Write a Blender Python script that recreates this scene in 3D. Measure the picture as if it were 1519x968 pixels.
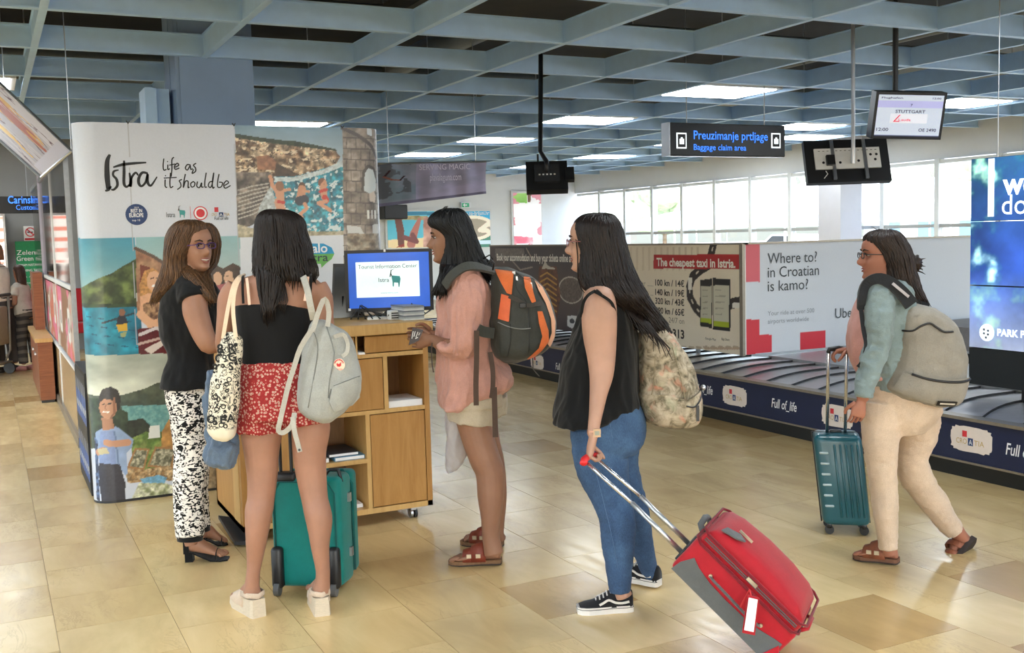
import bpy, bmesh, math, random
import numpy as np
from mathutils import Vector, Matrix, noise as mnoise
for o in list(bpy.data.objects): bpy.data.objects.remove(o)
SC = bpy.context.scene
COL = SC.collection
random.seed(7)
RNG = np.random.default_rng(5)

# ------------------------------------------------------------ camera
CAMPOS = np.array([0.0, 0.0, 1.57])
CX = np.array([0.89429, -0.44672, -0.02617])
CU = np.array([0.06178, 0.06533, 0.99595])
CF = np.array([0.4432, 0.89229, -0.08602])
FPX = 1557.0
cam_d = bpy.data.cameras.new('camera')
cam = bpy.data.objects.new('camera', cam_d); COL.objects.link(cam)
cam_d.sensor_width = 36.0; cam_d.lens = 36.0*FPX/1519.0
cam_d.clip_start = 0.05; cam_d.clip_end = 400
cam.matrix_world = Matrix(((CX[0], CU[0], -CF[0], 0), (CX[1], CU[1], -CF[1], 0), (CX[2], CU[2], -CF[2], 1.57), (0, 0, 0, 1)))
SC.camera = cam

# ------------------------------------------------------------ sky, sun, exposure
W = bpy.data.worlds.new('sky'); SC.world = W; W.use_nodes = True
wn = W.node_tree.nodes; wn.clear()
wo = wn.new('ShaderNodeOutputWorld'); wb = wn.new('ShaderNodeBackground'); sk = wn.new('ShaderNodeTexSky')
sk.sky_type = 'NISHITA'; sk.sun_disc = False; sk.sun_elevation = math.radians(55); sk.sun_rotation = math.radians(200)
sk.air_density = 1.0; sk.dust_density = 3.0; sk.ozone_density = 1.0
W.node_tree.links.new(sk.outputs[0], wb.inputs[0]); W.node_tree.links.new(wb.outputs[0], wo.inputs[0])
wb.inputs[1].default_value = 1.35
sun_d = bpy.data.lights.new('sun', 'SUN'); sun_d.energy = 6.5; sun_d.angle = 0.02; sun_d.color = (1.0, 0.98, 0.95)
sun = bpy.data.objects.new('sun', sun_d); COL.objects.link(sun)
sun.rotation_euler = (math.radians(38), math.radians(-12), math.radians(10)); sun.location = (0, 0, 30)
PANEL_GLOW = 14.0          # emission of the ceiling light diffusers
SC.view_settings.view_transform = 'Standard'; SC.view_settings.look = 'None'
SC.view_settings.gamma = 1.0; SC.view_settings.use_curve_mapping = False
SC.view_settings.exposure = 0.17
SC.cycles.max_bounces = 8; SC.cycles.diffuse_bounces = 4; SC.cycles.glossy_bounces = 3
SC.cycles.transparent_max_bounces = 12; SC.cycles.sample_clamp_indirect = 6.0
SC.cycles.caustics_reflective = False; SC.cycles.caustics_refractive = False

# ------------------------------------------------------------ measuring helpers: a pixel ray cut at a real distance or plane
def ray(px, py):
    return CX*((px-759.5)/FPX) - CU*((py-484.0)/FPX) + CF
def P(px, py, D): return CAMPOS + ray(px, py)*D                 # at distance D from the camera
def onX(px, py, x): d = ray(px, py); return CAMPOS + d*(x/d[0])
def onY(px, py, y): d = ray(px, py); return CAMPOS + d*(y/d[1])
def onZ(px, py, z): d = ray(px, py); return CAMPOS + d*((z-1.57)/d[2])

# ------------------------------------------------------------ materials
def lin(c):
    c = np.asarray(c, float)
    return np.where(c <= 0.04045, c/12.92, ((c+0.055)/1.055)**2.4)
def S(r, g, b): return tuple(float(v) for v in lin(np.array([r, g, b])/255.0))
MATS = {}
class NT:
    def __init__(s, name):
        s.m = bpy.data.materials.new(name); s.m.use_nodes = True; s.n = s.m.node_tree.nodes; s.l = s.m.node_tree.links
        s.b = s.n['Principled BSDF']; s.out = s.n['Material Output']
    def add(s, t, **k):
        n = s.n.new(t)
        for a, v in k.items():
            if a.startswith('i_'):
                key = a[2:]; key = int(key) if key.isdigit() else key.replace('_', ' ')
                n.inputs[key].default_value = v
            else: setattr(n, a, v)
        return n
    def link(s, a, b): s.l.new(a, b)
    def ramp(s, fac, stops, interp='LINEAR'):
        r = s.add('ShaderNodeValToRGB'); cr = r.color_ramp; cr.interpolation = interp
        while len(cr.elements) < len(stops): cr.elements.new(0.5)
        for e, (p, c) in zip(cr.elements, stops): e.position = p; e.color = (*c[:3], 1)
        s.link(fac, r.inputs[0]); return r.outputs[0]
    def coord(s, kind='Object', scale=(1, 1, 1)):
        t = s.add('ShaderNodeTexCoord'); m = s.add('ShaderNodeMapping'); m.inputs['Scale'].default_value = scale
        s.link(t.outputs[kind], m.inputs[0]); return m.outputs[0]
    def noise(s, vec, scale, detail=3, rough=0.5, dist=0):
        n = s.add('ShaderNodeTexNoise'); n.inputs['Scale'].default_value = scale; n.inputs['Detail'].default_value = detail
        n.inputs['Roughness'].default_value = rough; n.inputs['Distortion'].default_value = dist; s.link(vec, n.inputs['Vector']); return n.outputs[0]
    def mix(s, fac, a, b, mode='MIX'):
        n = s.add('ShaderNodeMix', data_type='RGBA', blend_type=mode)
        for i, v in ((0, fac), (6, a), (7, b)):
            if hasattr(v, 'links'): s.link(v, n.inputs[i])
            else: n.inputs[i].default_value = v if i == 0 else (*v[:3], 1)
        return n.outputs[2]
    def bump(s, h, strength=0.3, dist=0.01):
        b = s.add('ShaderNodeBump'); b.inputs['Strength'].default_value = strength; b.inputs['Distance'].default_value = dist
        s.link(h, b.inputs['Height']); s.link(b.outputs[0], s.b.inputs['Normal'])
    def set(s, **k):
        for a, v in k.items(): s.b.inputs[a.replace('_', ' ')].default_value = v
def mat(name, rgb, rough=0.6, metal=0.0, var=0.08, scale=25, bump=0.0, bscale=None, spec=0.5, coat=0.0, kind='Object', stretch=(1, 1, 1), emit=0.0, sheen=0.0):
    if name in MATS: return MATS[name]
    t = NT(name); v = t.coord(kind, stretch)
    n = t.noise(v, scale, 4, 0.6)
    lo = tuple(c*(1-var) for c in rgb); hi = tuple(min(1, c*(1+var)) for c in rgb)
    c = t.ramp(n, [(0.3, lo), (0.7, hi)]); t.link(c, t.b.inputs['Base Color'])
    t.set(Roughness=rough, Metallic=metal, Specular_IOR_Level=spec, Coat_Weight=coat, Sheen_Weight=sheen)
    if emit: t.link(c, t.b.inputs['Emission Color']); t.set(Emission_Strength=emit)
    if bump: t.bump(t.noise(v, bscale or scale*4, 3), bump)
    MATS[name] = t.m; return t.m
def cloth(name, rgb, bump=0.25, rough=0.85, var=0.12, weave=260):
    if name in MATS: return MATS[name]
    t = NT(name); v = t.coord('Object')
    n = t.noise(v, 14, 4, 0.65); f = t.noise(v, weave, 2)
    c = t.ramp(n, [(0.3, tuple(x*(1-var) for x in rgb)), (0.7, tuple(min(1, x*(1+var)) for x in rgb))])
    c2 = t.mix(0.25, c, t.ramp(f, [(0.35, tuple(x*0.75 for x in rgb)), (0.65, tuple(min(1, x*1.2) for x in rgb))]))
    t.link(c2, t.b.inputs['Base Color']); t.set(Roughness=rough, Specular_IOR_Level=0.25, Sheen_Weight=0.15)
    ad = t.add('ShaderNodeMath', operation='ADD'); t.link(n, ad.inputs[0]); t.link(f, ad.inputs[1])
    t.bump(ad.outputs[0], bump, 0.006); MATS[name] = t.m; return t.m
def printed(name, rough=0.45, emit=0.0, coat=0.0):
    """flat print: the colours are laid onto the mesh as a colour attribute"""
    if name in MATS: return MATS[name]
    t = NT(name); a = t.add('ShaderNodeAttribute', attribute_name='print')
    fine = t.noise(t.coord('Object'), 90, 2); c = t.mix(0.08, a.outputs['Color'], t.mix(1.0, a.outputs['Color'], fine, 'MULTIPLY'))
    t.link(c, t.b.inputs['Base Color']); t.set(Roughness=rough, Coat_Weight=coat, Coat_Roughness=0.15)
    if emit: t.link(c, t.b.inputs['Emission Color']); t.set(Emission_Strength=emit)
    MATS[name] = t.m; return t.m

# ------------------------------------------------------------ meshes
class MB:
    """collects boxes, tubes, lofts; build() links them as ONE mesh object"""
    def __init__(s): s.v = []; s.f = []
    def add(s, vs, fs):
        b = len(s.v); s.v += [tuple(map(float, p)) for p in vs]; s.f += [tuple(i+b for i in f) for f in fs]; return s
    def box(s, lo, hi, bev=0.0):
        x0, y0, z0 = lo; x1, y1, z1 = hi
        if bev <= 0:
            return s.add([(x0,y0,z0),(x1,y0,z0),(x1,y1,z0),(x0,y1,z0),(x0,y0,z1),(x1,y0,z1),(x1,y1,z1),(x0,y1,z1)],
                         [(3,2,1,0),(4,5,6,7),(0,1,5,4),(1,2,6,5),(2,3,7,6),(3,0,4,7)])
        b = bev; vs = []; 
        def ring(z, i): return [(x0+i,y0,z),(x1-i,y0,z),(x1,y0+i,z),(x1,y1-i,z),(x1-i,y1,z),(x0+i,y1,z),(x0,y1-i,z),(x0,y0+i,z)]
        def ring2(z): return [(x0+b,y0+b,z),(x1-b,y0+b,z),(x1-b,y0+b,z),(x1-b,y1-b,z),(x1-b,y1-b,z),(x0+b,y1-b,z),(x0+b,y1-b,z),(x0+b,y0+b,z)]
        vs = ring2(z0)+ring(z0+b, b)+ring(z1-b, b)+ring2(z1)
        fs = [tuple(range(7,-1,-1)), tuple(range(24,32))]
        for r in range(3):
            for k in range(8): fs.append((r*8+k, r*8+(k+1) % 8, (r+1)*8+(k+1) % 8, (r+1)*8+k))
        return s.add(vs, fs)
    def obox(s, c, ax, ay, az):
        """box from centre and three half axes"""
        c, ax, ay, az = map(np.array, (c, ax, ay, az)); vs = []
        for sz in (-1, 1):
            for sx, sy in ((-1,-1),(1,-1),(1,1),(-1,1)): vs.append(c+sx*ax+sy*ay+sz*az)
        return s.add(vs, [(3,2,1,0),(4,5,6,7),(0,1,5,4),(1,2,6,5),(2,3,7,6),(3,0,4,7)])
    def tube(s, pts, r, n=8, ref=None, caps=True):
        """tube along pts; r number or list of numbers or (ra, rb); ra lies along ref's in-plane normal, rb across"""
        pts = [np.array(p, float) for p in pts]; m = len(pts)
        rs = r if isinstance(r, (list, tuple)) and len(r) == m else [r]*m
        rings = []; prev = None
        for i, p in enumerate(pts):
            t = pts[min(i+1, m-1)]-pts[max(i-1, 0)]; t = t/(np.linalg.norm(t)+1e-9)
            if ref is not None: u = np.cross(np.array(ref, float), t)
            elif prev is not None: u = prev - t*np.dot(prev, t)
            else: u = np.cross(t, (0, 0, 1) if abs(t[2]) < 0.9 else (0, 1, 0))
            if np.linalg.norm(u) < 1e-5: u = prev if prev is not None else np.array([1., 0, 0])
            u = u/np.linalg.norm(u); prev = u; w = np.cross(t, u)
            ra, rb = rs[i] if isinstance(rs[i], (list, tuple)) else (rs[i], rs[i])
            rings.append([p+u*ra*math.cos(2*math.pi*k/n)+w*rb*math.sin(2*math.pi*k/n) for k in range(n)])
        return s.loft(rings, caps)
    def loft(s, rings, caps=True):
        n = len(rings[0]); vs = [p for r in rings for p in r]; fs = []
        for i in range(len(rings)-1):
            for k in range(n): fs.append((i*n+k, i*n+(k+1) % n, (i+1)*n+(k+1) % n, (i+1)*n+k))
        if caps: fs.append(tuple(range(n-1, -1, -1))); fs.append(tuple((len(rings)-1)*n+k for k in range(n)))
        return s.add(vs, fs)
    def prism(s, poly, off):
        """closed polygon (3d points) thickened by vector off"""
        a = [np.array(p, float) for p in poly]; n = len(a); o = np.array(off, float)
        vs = a+[p+o for p in a]
        return s.add(vs, [tuple(range(n-1,-1,-1)), tuple(range(n, 2*n))]+[(k, (k+1) % n, n+(k+1) % n, n+k) for k in range(n)])
    def ball(s, c, r, n=10, m=7):
        rx, ry, rz = r if isinstance(r, (tuple, list)) else (r, r, r); c = np.array(c, float)
        vs = [c+np.array([0,0,rz])]; fs = []
        for i in range(1, m):
            a = math.pi*i/m
            for k in range(n): b = 2*math.pi*k/n; vs.append(c+np.array([rx*math.sin(a)*math.cos(b), ry*math.sin(a)*math.sin(b), rz*math.cos(a)]))
        vs.append(c-np.array([0,0,rz]))
        for k in range(n): fs.append((0, 1+k, 1+(k+1) % n)); fs.append((len(vs)-1, 1+(m-2)*n+(k+1) % n, 1+(m-2)*n+k))
        for i in range(m-2):
            for k in range(n): fs.append((1+i*n+k, 1+(i+1)*n+k, 1+(i+1)*n+(k+1) % n, 1+i*n+(k+1) % n))
        return s.add(vs, fs)
    def build(s, name, m, parent=None, smooth=False, base=None, fix=True):
        off = origin_of(parent) if parent is not None else np.array(base if base is not None else base_of(s.v))
        me = bpy.data.meshes.new(name)
        me.from_pydata([tuple(np.array(p)-off) for p in s.v], [], s.f)
        if fix:
            bm = bmesh.new(); bm.from_mesh(me); bmesh.ops.recalc_face_normals(bm, faces=bm.faces); bm.to_mesh(me); bm.free()
        if smooth: me.shade_smooth()
        if m: me.materials.append(m)
        o = bpy.data.objects.new(name, me); COL.objects.link(o)
        if parent is not None: o.parent = parent
        else: o.location = tuple(off)
        return o
def base_of(vs):
    a = np.array(vs); return np.array([(a[:,0].min()+a[:,0].max())/2, (a[:,1].min()+a[:,1].max())/2, a[:,2].min()])
def origin_of(o):
    p = np.zeros(3)
    while o is not None: p += np.array(o.location); o = o.parent
    return p
def tag(o, label=None, cat=None, group=None, kind=None):
    if label: o['label'] = label
    if cat: o['category'] = cat
    if group: o['group'] = group
    if kind: o['kind'] = kind
    return o
def thing(name, label, cat, loc, group=None):
    o = bpy.data.objects.new(name, None); COL.objects.link(o); o.location = tuple(map(float, loc)); o.empty_display_size = 0.1
    return tag(o, label, cat, group)
def structure(name, loc=(0, 0, 0)):
    o = bpy.data.objects.new(name, None); COL.objects.link(o); o.location = loc; o['kind'] = 'structure'; return o
def copy_tree(o, delta=(0, 0, 0), parent=None, label=None):
    c = o.copy(); COL.objects.link(c)
    if parent is None: c.location = tuple(np.array(o.location)+np.array(delta))
    else: c.parent = parent
    if label: c['label'] = label
    for ch in list(o.children): copy_tree(ch, parent=c)
    return c
def mesh_object(name, me, m, parent=None, loc=None, smooth=True):
    if m: me.materials.append(m)
    if smooth: me.shade_smooth()
    o = bpy.data.objects.new(name, me); COL.objects.link(o)
    if parent is not None: o.parent = parent
    if loc is not None: o.location = tuple(loc)
    return o

# ------------------------------------------------------------ lettering
def lettering(text, org, right, up, size, m, parent, width=None, bold=0.0, align='LEFT', name='lettering', squeeze=1.0, shear=0.0, spacing=1.0):
    """flat letters at org (baseline start), running along right, height along up; width fits the line"""
    right = np.array(right, float); right /= np.linalg.norm(right); up = np.array(up, float); up /= np.linalg.norm(up); nrm = np.cross(right, up)
    cu = bpy.data.curves.new('text', 'FONT'); cu.body = text; cu.size = 1.0; cu.offset = bold; cu.align_x = align; cu.extrude = 0.0; cu.resolution_u = 3
    cu.shear = shear; cu.space_character = spacing
    to = bpy.data.objects.new('text', cu); COL.objects.link(to)
    dg = bpy.context.evaluated_depsgraph_get(); me = bpy.data.meshes.new_from_object(to.evaluated_get(dg))
    bpy.data.objects.remove(to); bpy.data.curves.remove(cu)
    if len(me.vertices) == 0: return None
    co = np.array([v.co[:] for v in me.vertices])
    w = co[:,0].max()-co[:,0].min(); sx = size*squeeze
    if width: sx = width/max(w, 1e-6)
    if align == 'LEFT': co[:,0] -= co[:,0].min()
    w3 = np.outer(co[:,0]*sx, right)+np.outer(co[:,1]*size, up)+np.array(org)+nrm*0.0
    off = origin_of(parent)
    me.vertices.foreach_set('co', (w3-off).ravel()); me.update()
    me.materials.clear(); me.materials.append(m)
    o = bpy.data.objects.new(name, me); COL.objects.link(o); o.parent = parent
    return o

# ------------------------------------------------------------ flat print painter
def vnoise(x, y, seed=0):
    xi = np.floor(x).astype(int); yi = np.floor(y).astype(int); fx = x-xi; fy = y-yi; fx = fx*fx*(3-2*fx); fy = fy*fy*(3-2*fy)
    def h(a, b):
        n = (a*374761393+b*668265263+seed*1442695041) & 0x7fffffff; n = ((n ^ (n >> 13))*1274126177) & 0x7fffffff
        return ((n ^ (n >> 16)) & 0xffff)/65535.0
    return (h(xi, yi)*(1-fx)+h(xi+1, yi)*fx)*(1-fy)+(h(xi, yi+1)*(1-fx)+h(xi+1, yi+1)*fx)*fy
def fbm(x, y, o=4, seed=0):
    r = 0; a = 0.5; t = 0
    for i in range(o): r = r+a*vnoise(x*2**i, y*2**i, seed+i); t += a; a *= 0.5
    return r/t
class Canvas:
    """colours on a grid u (right) by v (up) in metres"""
    def __init__(s, u0, u1, v0, v1, res, base=(255, 255, 255)):
        s.nu = max(2, int(round((u1-u0)/res))+1); s.nv = max(2, int(round((v1-v0)/res))+1)
        s.u, s.v = np.meshgrid(np.linspace(u0, u1, s.nu), np.linspace(v0, v1, s.nv))
        s.c = np.ones((s.nv, s.nu, 3))*np.array(base, float); s.map = None; s.u0, s.u1, s.v0, s.v1 = u0, u1, v0, v1
    def pt(s, p): return s.map(*p) if s.map else p
    def inside(s, poly):
        poly = [s.pt(p) for p in poly]; m = np.zeros(s.u.shape, bool); n = len(poly)
        for i in range(n):
            (x0, y0), (x1, y1) = poly[i], poly[(i+1) % n]
            if y0 == y1: continue
            c = ((s.v >= min(y0, y1)) & (s.v < max(y0, y1))) & (s.u < (x1-x0)*(s.v-y0)/(y1-y0)+x0); m ^= c
        return m
    def put(s, m, col, nz=0, sc=60, seed=1, alpha=1.0, col2=None):
        col = np.array(col, float)*np.ones(3)
        if col2 is not None:
            k = np.clip((fbm(s.u[m]*sc, s.v[m]*sc, 4, seed)-0.3)/0.4, 0, 1)[:, None]; c = col*(1-k)+np.array(col2, float)*k
        else: c = np.repeat(col[None], int(m.sum()), 0)
        if nz: c = c*(1+nz*2*(fbm(s.u[m]*sc*2, s.v[m]*sc*2, 3, seed+9)-0.5))[:, None]
        s.c[m] = s.c[m]*(1-alpha)+np.clip(c, 0, 255)*alpha
    def poly(s, pts, col, **k): s.put(s.inside(pts), col, **k); return s
    def ell(s, c, ru, rv, col, **k):
        cu, cv = s.pt(c); s.put(((s.u-cu)/ru)**2+((s.v-cv)/rv)**2 < 1, col, **k); return s
    def line(s, pts, w, col, **k):
        m = np.zeros(s.u.shape, bool); pts = [s.pt(p) for p in pts]
        ws = w if isinstance(w, (list, tuple)) else [w]*len(pts)
        for i in range(len(pts)-1):
            (x0, y0), (x1, y1) = pts[i], pts[i+1]; d2 = (x1-x0)**2+(y1-y0)**2+1e-12
            t = np.clip(((s.u-x0)*(x1-x0)+(s.v-y0)*(y1-y0))/d2, 0, 1); ww = ws[i]+(ws[i+1]-ws[i])*t
            m |= (s.u-x0-t*(x1-x0))**2+(s.v-y0-t*(y1-y0))**2 < (ww/2)**2
        s.put(m, col, **k); return s
    def grad(s, pts, top, bot, nz=0, sc=8, seed=3):
        m = s.inside(pts); v = s.v[m]
        if v.size == 0: return s
        k = ((v-v.min())/(v.max()-v.min()+1e-9))[:, None]; c = np.array(bot, float)*(1-k)+np.array(top, float)*k
        if nz: c = c*(1+nz*2*(fbm(s.u[m]*sc, v*sc*2.2, 4, seed)-0.5))[:, None]
        s.c[m] = np.clip(c, 0, 255); return s
    def mesh(s, name, place, m, parent=None, loc=None):
        """place(u, v) -> xyz arrays"""
        xyz = np.stack(place(s.u, s.v), -1).reshape(-1, 3)
        off = origin_of(parent) if parent is not None else np.array(loc)
        xyz = xyz-off; nu, nv = s.nu, s.nv
        i = (np.arange(nv-1)[:, None]*nu+np.arange(nu-1)[None]).ravel()
        q = np.stack([i, i+1, i+nu+1, i+nu], -1).astype(np.int32)
        me = bpy.data.meshes.new(name); me.vertices.add(len(xyz)); me.vertices.foreach_set('co', xyz.ravel())
        me.loops.add(q.size); me.loops.foreach_set('vertex_index', q.ravel()); me.polygons.add(len(q))
        me.polygons.foreach_set('loop_start', np.arange(0, q.size, 4, dtype=np.int32)); me.update(calc_edges=True)
        a = me.color_attributes.new('print', 'FLOAT_COLOR', 'POINT')
        rgba = np.ones((len(xyz), 4)); rgba[:, :3] = lin(s.c.reshape(-1, 3)/255.0); a.data.foreach_set('color', rgba.ravel())
        me.materials.append(m); me.shade_smooth()
        o = bpy.data.objects.new(name, me); COL.objects.link(o)
        if parent is not None: o.parent = parent
        else: o.location = tuple(off)
        return o
# ============================================================ THE HALL
beam_m = mat('beam_paint', S(182,216,250), 0.5, var=0.05, scale=6, bump=0.03)
dark_ceiling = mat('ceiling_void', S(30,31,32), 0.9, var=0.3, scale=1.5)
wall_w = mat('white_wall_paint', S(228,230,230), 0.7, var=0.02, scale=3)
wall_g = mat('grey_wall_paint', S(150,152,152), 0.7, var=0.04, scale=3)
alu = mat('white_window_frame', S(222,226,226), 0.4, var=0.02)
transom_m = mat('grey_transom', S(168,172,172), 0.4, var=0.02)
black_pl = mat('black_plastic', S(24,25,27), 0.4, var=0.1, scale=8)
dark_metal = mat('dark_metal', S(60,62,66), 0.45, 0.5)
steel = mat('brushed_steel', S(190,192,195), 0.3, 0.9, stretch=(1, 30, 1))
white_pl = mat('white_plastic', S(225,226,224), 0.4, var=0.03)

# --- floor: polished marble tiles
def marble(name):
    t = NT(name); oi = t.add('ShaderNodeObjectInfo'); ge = t.add('ShaderNodeNewGeometry'); tc = t.add('ShaderNodeTexCoord')
    ad = t.add('ShaderNodeMath', operation='ADD'); t.link(oi.outputs['Random'], ad.inputs[0]); t.link(ge.outputs['Random Per Island'], ad.inputs[1])
    fr = t.add('ShaderNodeMath', operation='FRACT'); t.link(ad.outputs[0], fr.inputs[0])
    mp = t.add('ShaderNodeMapping'); cb = t.add('ShaderNodeCombineXYZ'); mu = t.add('ShaderNodeMath', operation='MULTIPLY'); mu.inputs[1].default_value = 37
    t.link(fr.outputs[0], mu.inputs[0]); t.link(mu.outputs[0], cb.inputs[2]); t.link(cb.outputs[0], mp.inputs['Location'])
    mp.inputs['Rotation'].default_value = (0, 0, 0.15); mp.inputs['Scale'].default_value = (3.0, 0.9, 1); t.link(ge.outputs['Position'], mp.inputs[0])
    cloud = t.noise(mp.outputs[0], 1.3, 5, 0.6, 0.6)
    base = t.ramp(cloud, [(0.3, S(214,190,146)), (0.5, S(230,206,160)), (0.72, S(242,220,176))])
    tint = t.ramp(fr.outputs[0], [(0.0, S(214,196,168)), (0.07, S(218,200,172)), (0.08, S(240,230,208)), (0.6, S(246,238,220)), (0.97, S(252,246,230)), (1.0, S(226,210,186))])
    c = t.mix(1.0, base, tint, 'MULTIPLY')
    vein = t.noise(mp.outputs[0], 2.6, 6, 0.7, 1.6)
    vm = t.ramp(vein, [(0.475, (0, 0, 0)), (0.495, (1, 1, 1)), (0.505, (1, 1, 1)), (0.525, (0, 0, 0))])
    mk = t.ramp(t.noise(mp.outputs[0], 1.1, 2), [(0.5, (0, 0, 0)), (0.62, (0.2, 0.2, 0.2))])
    c = t.mix(t.mix(1.0, vm, mk, 'MULTIPLY'), c, S(140,112,74))
    t.link(c, t.b.inputs['Base Color']); t.set(Specular_IOR_Level=0.5)
    rr = t.ramp(t.noise(mp.outputs[0], 7, 4), [(0.3, (0.17,)*3), (0.7, (0.26,)*3)]); t.link(rr, t.b.inputs['Roughness'])
    return t.m
marble_m = marble('polished_marble')
floor = structure('floor')
sub = MB().box((-8, -6, -0.12), (14.3, 24.8, -0.004)); o = sub.build('floor_bed', mat('tile_joint', S(172,148,110), 0.8), floor)
T = 0.45; g = 0.0012
def tile_mb(x, y, dz): return MB().box((x+g, y+g, -0.02), (x+T-g, y+T-g, dz))
near = []
rest = MB()
cells = []
for i in range(int(22.3/T)+1):
    for j in range(int(30.6/T)+1):
        x = -7.94+i*T; y = -5.75+j*T+(T/2 if i % 2 else 0)
        if x+T > 14.3 or y+T > 24.75: continue
        c = np.array([x+T/2, y+T/2, 0])-CAMPOS; d = c@CF
        if d > 0.5: px = 759.5+FPX*(c@CX)/d; py = 484-FPX*(c@CU)/d
        seen = d > 2.8 and -60 < px < 1600 and py < 1040 and x+T < 5.4
        if seen: cells.append((d, x, y))
        else: rest.box((x+g, y+g, -0.02), (x+T-g, y+T-g, 0))
cells.sort()
proto = None
for k, (d, x, y) in enumerate(cells):
    if k < 300:
        if proto is None: proto = MB().box((g, g, -0.02), (T-g, T-g, 0)).build('tile', marble_m, floor); proto.location = (x, y, 0); continue
        c = proto.copy(); COL.objects.link(c); c.location = (x, y, 0)
    else: rest.box((x+g, y+g, -0.02), (x+T-g, y+T-g, 0))
tag(rest.build('floor_tiling', marble_m, floor), kind='stuff')

# --- walls
def wallbox(name, lo, hi, m): 
    o = MB().box(lo, hi).build(name, m); o['kind'] = 'structure'; return o
wallbox('wall_back', (3.9, 24.75, 0), (14.5, 24.95, 4.3), wall_w)
wallbox('wall_left_back', (-8, 17.4, 0), (3.9, 17.6, 4.3), wall_g)
wallbox('wall_passage', (3.8, 17.6, 0), (3.95, 24.8, 4.3), wall_w)
wallbox('wall_left', (-8.2, -6, 2.8), (-8, 17.6, 4.3), wall_w)  # unseen side wall, opened below this band to let in more daylight
wallbox('wall_left_low', (-8.2, -6, 0), (-8, 17.6, 0.3), wall_w)
for k in range(12): wallbox('trim_%d' % (k+12), (-8.2, -6+k*2.1, 0.3), (-8, -5.75+k*2.1, 2.8), wall_w)
wallbox('wall_front', (-8.2, -6.2, 2.7), (14.5, -6, 4.3), wall_w)  # opening under this band added behind the camera to light front faces
for k in range(10): wallbox('trim_%d' % (k+2), (-8.2+k*2.5, -6.2, 0), (-7.9+k*2.5, -6, 2.7), wall_w)
# bulkhead over the windows and the wall below them
wallbox('wall_right', (14.3, -6, 2.66), (14.5, 24.95, 4.3), wall_w)
wallbox('wall_right_near', (14.3, -6, 0), (14.5, -2.2, 2.66), wall_w)
wallbox('trim_1', (14.24, -2.2, 0.0), (14.5, 24.75, 0.14), wall_g)
ceiling = structure('ceiling')
MB().box((-8.2, -6.2, 4.3), (14.5, 24.95, 4.45)).build('ceiling_slab', dark_ceiling, ceiling)
# --- open grid of blue-grey beams hung under the dark void
BH = 0.17
YL = [7.5+1.45*k for k in range(-9, 12)]; XL = [1.7+1.28*k for k in range(-7, 10)]
def ibeam(lo, hi, alongx):
    b = MB(); x0, y0 = lo; x1, y1 = hi; z0, z1 = 3.1, 3.1+BH
    if alongx:
        b.box((x0, y0-0.012, z0), (x1, y0+0.012, z1)); b.box((x0, y0-0.03, z0-0.004), (x1, y0+0.03, z0+0.008)); b.box((x0, y0-0.03, z1-0.008), (x1, y0+0.03, z1+0.004))
    else:
        b.box((x0-0.012, y0, z0+0.001), (x0+0.012, y1, z1-0.001)); b.box((x0-0.026, y0, z0-0.006), (x0+0.026, y1, z0+0.006)); b.box((x0-0.026, y0, z1-0.006), (x0+0.026, y1, z1+0.002))
    return b
for y in YL: ibeam((-8, y), (14.28, y), True).build('beam', beam_m, ceiling)
for x in XL: ibeam((x, -5.9), (x, 24.7 if x > 3.9 else 17.35), False).build('beam', beam_m, ceiling)
# hangers, ducts and pipes in the void
duct_m = mat('duct_metal', S(110,114,114), 0.5, 0.3)
for (x0, x1, y, z, r) in [(-7, 13.5, 9.7, 3.75, 0.05), (-7, 13.5, 9.95, 3.75, 0.035), (-7, 13.5, 14.1, 3.9, 0.12), (-7, 13.5, 6.6, 3.9, 0.05)]:
    MB().tube([(x0, y, z), (x1, y, z)], r, 10).build('ceiling_pipe', duct_m, ceiling, smooth=True)
for (x, y0, y1, z, r) in [(2.5, -5, 17, 3.8, 0.04), (5.2, -5, 24, 3.95, 0.16), (9.9, -5, 24, 3.8, 0.06), (7.3, 4, 24, 3.7, 0.03)]:
    MB().tube([(x, y0, z), (x, y1, z)], r, 10).build('ceiling_pipe', duct_m, ceiling, smooth=True)
for x in XL[3:]:
    for y in YL[8::3]: MB().tube([(x, y, 3.1+BH), (x, y, 4.3)], 0.006, 5, caps=False).build('ceiling_hanger', steel, ceiling)
MB().box((3.2, 6.2, 3.45), (5.0, 8.8, 3.6)).build('ceiling_duct', mat('lagging', S(54,52,48), 0.8, var=0.2, scale=3), ceiling)

# --- ceiling lights
glow = NT('light_diffuser'); glow.set(Emission_Strength=PANEL_GLOW); glow.b.inputs['Emission Color'].default_value = (0.88, 0.95, 1.0, 1); glow.b.inputs['Base Color'].default_value = (.9, .9, .9, 1)
glow = glow.m
spots = []
for yy in (8.95, 11.85, 14.75, 17.65, 20.55): spots.append((6.82, yy))
for yy in (8.95, 11.85, 14.75, 17.65, 20.55): spots.append((10.66, yy))
spots += [(2.98, 13.3), (12.0, 13.3), (12.0, 16.2), (-0.86, 14.75), (-0.86, 10.4)]
spots += [(-4.7, 6.05), (-2.14, 6.05), (-4.7, 8.95), (-2.14, 8.95), (-4.7, 11.85)]  # unseen lights added at the left to brighten boards facing that way
for xx in (-4.7, -0.86, 2.98, 6.82, 10.66):
    for yy in (3.15, 0.25, -2.65, -5.0): spots.append((xx, yy))
l0 = None
whr = {2.98: 'above the printed display wall', 12.0: 'close to the window wall', -0.86: 'over the passage beside the glass partition'}
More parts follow.
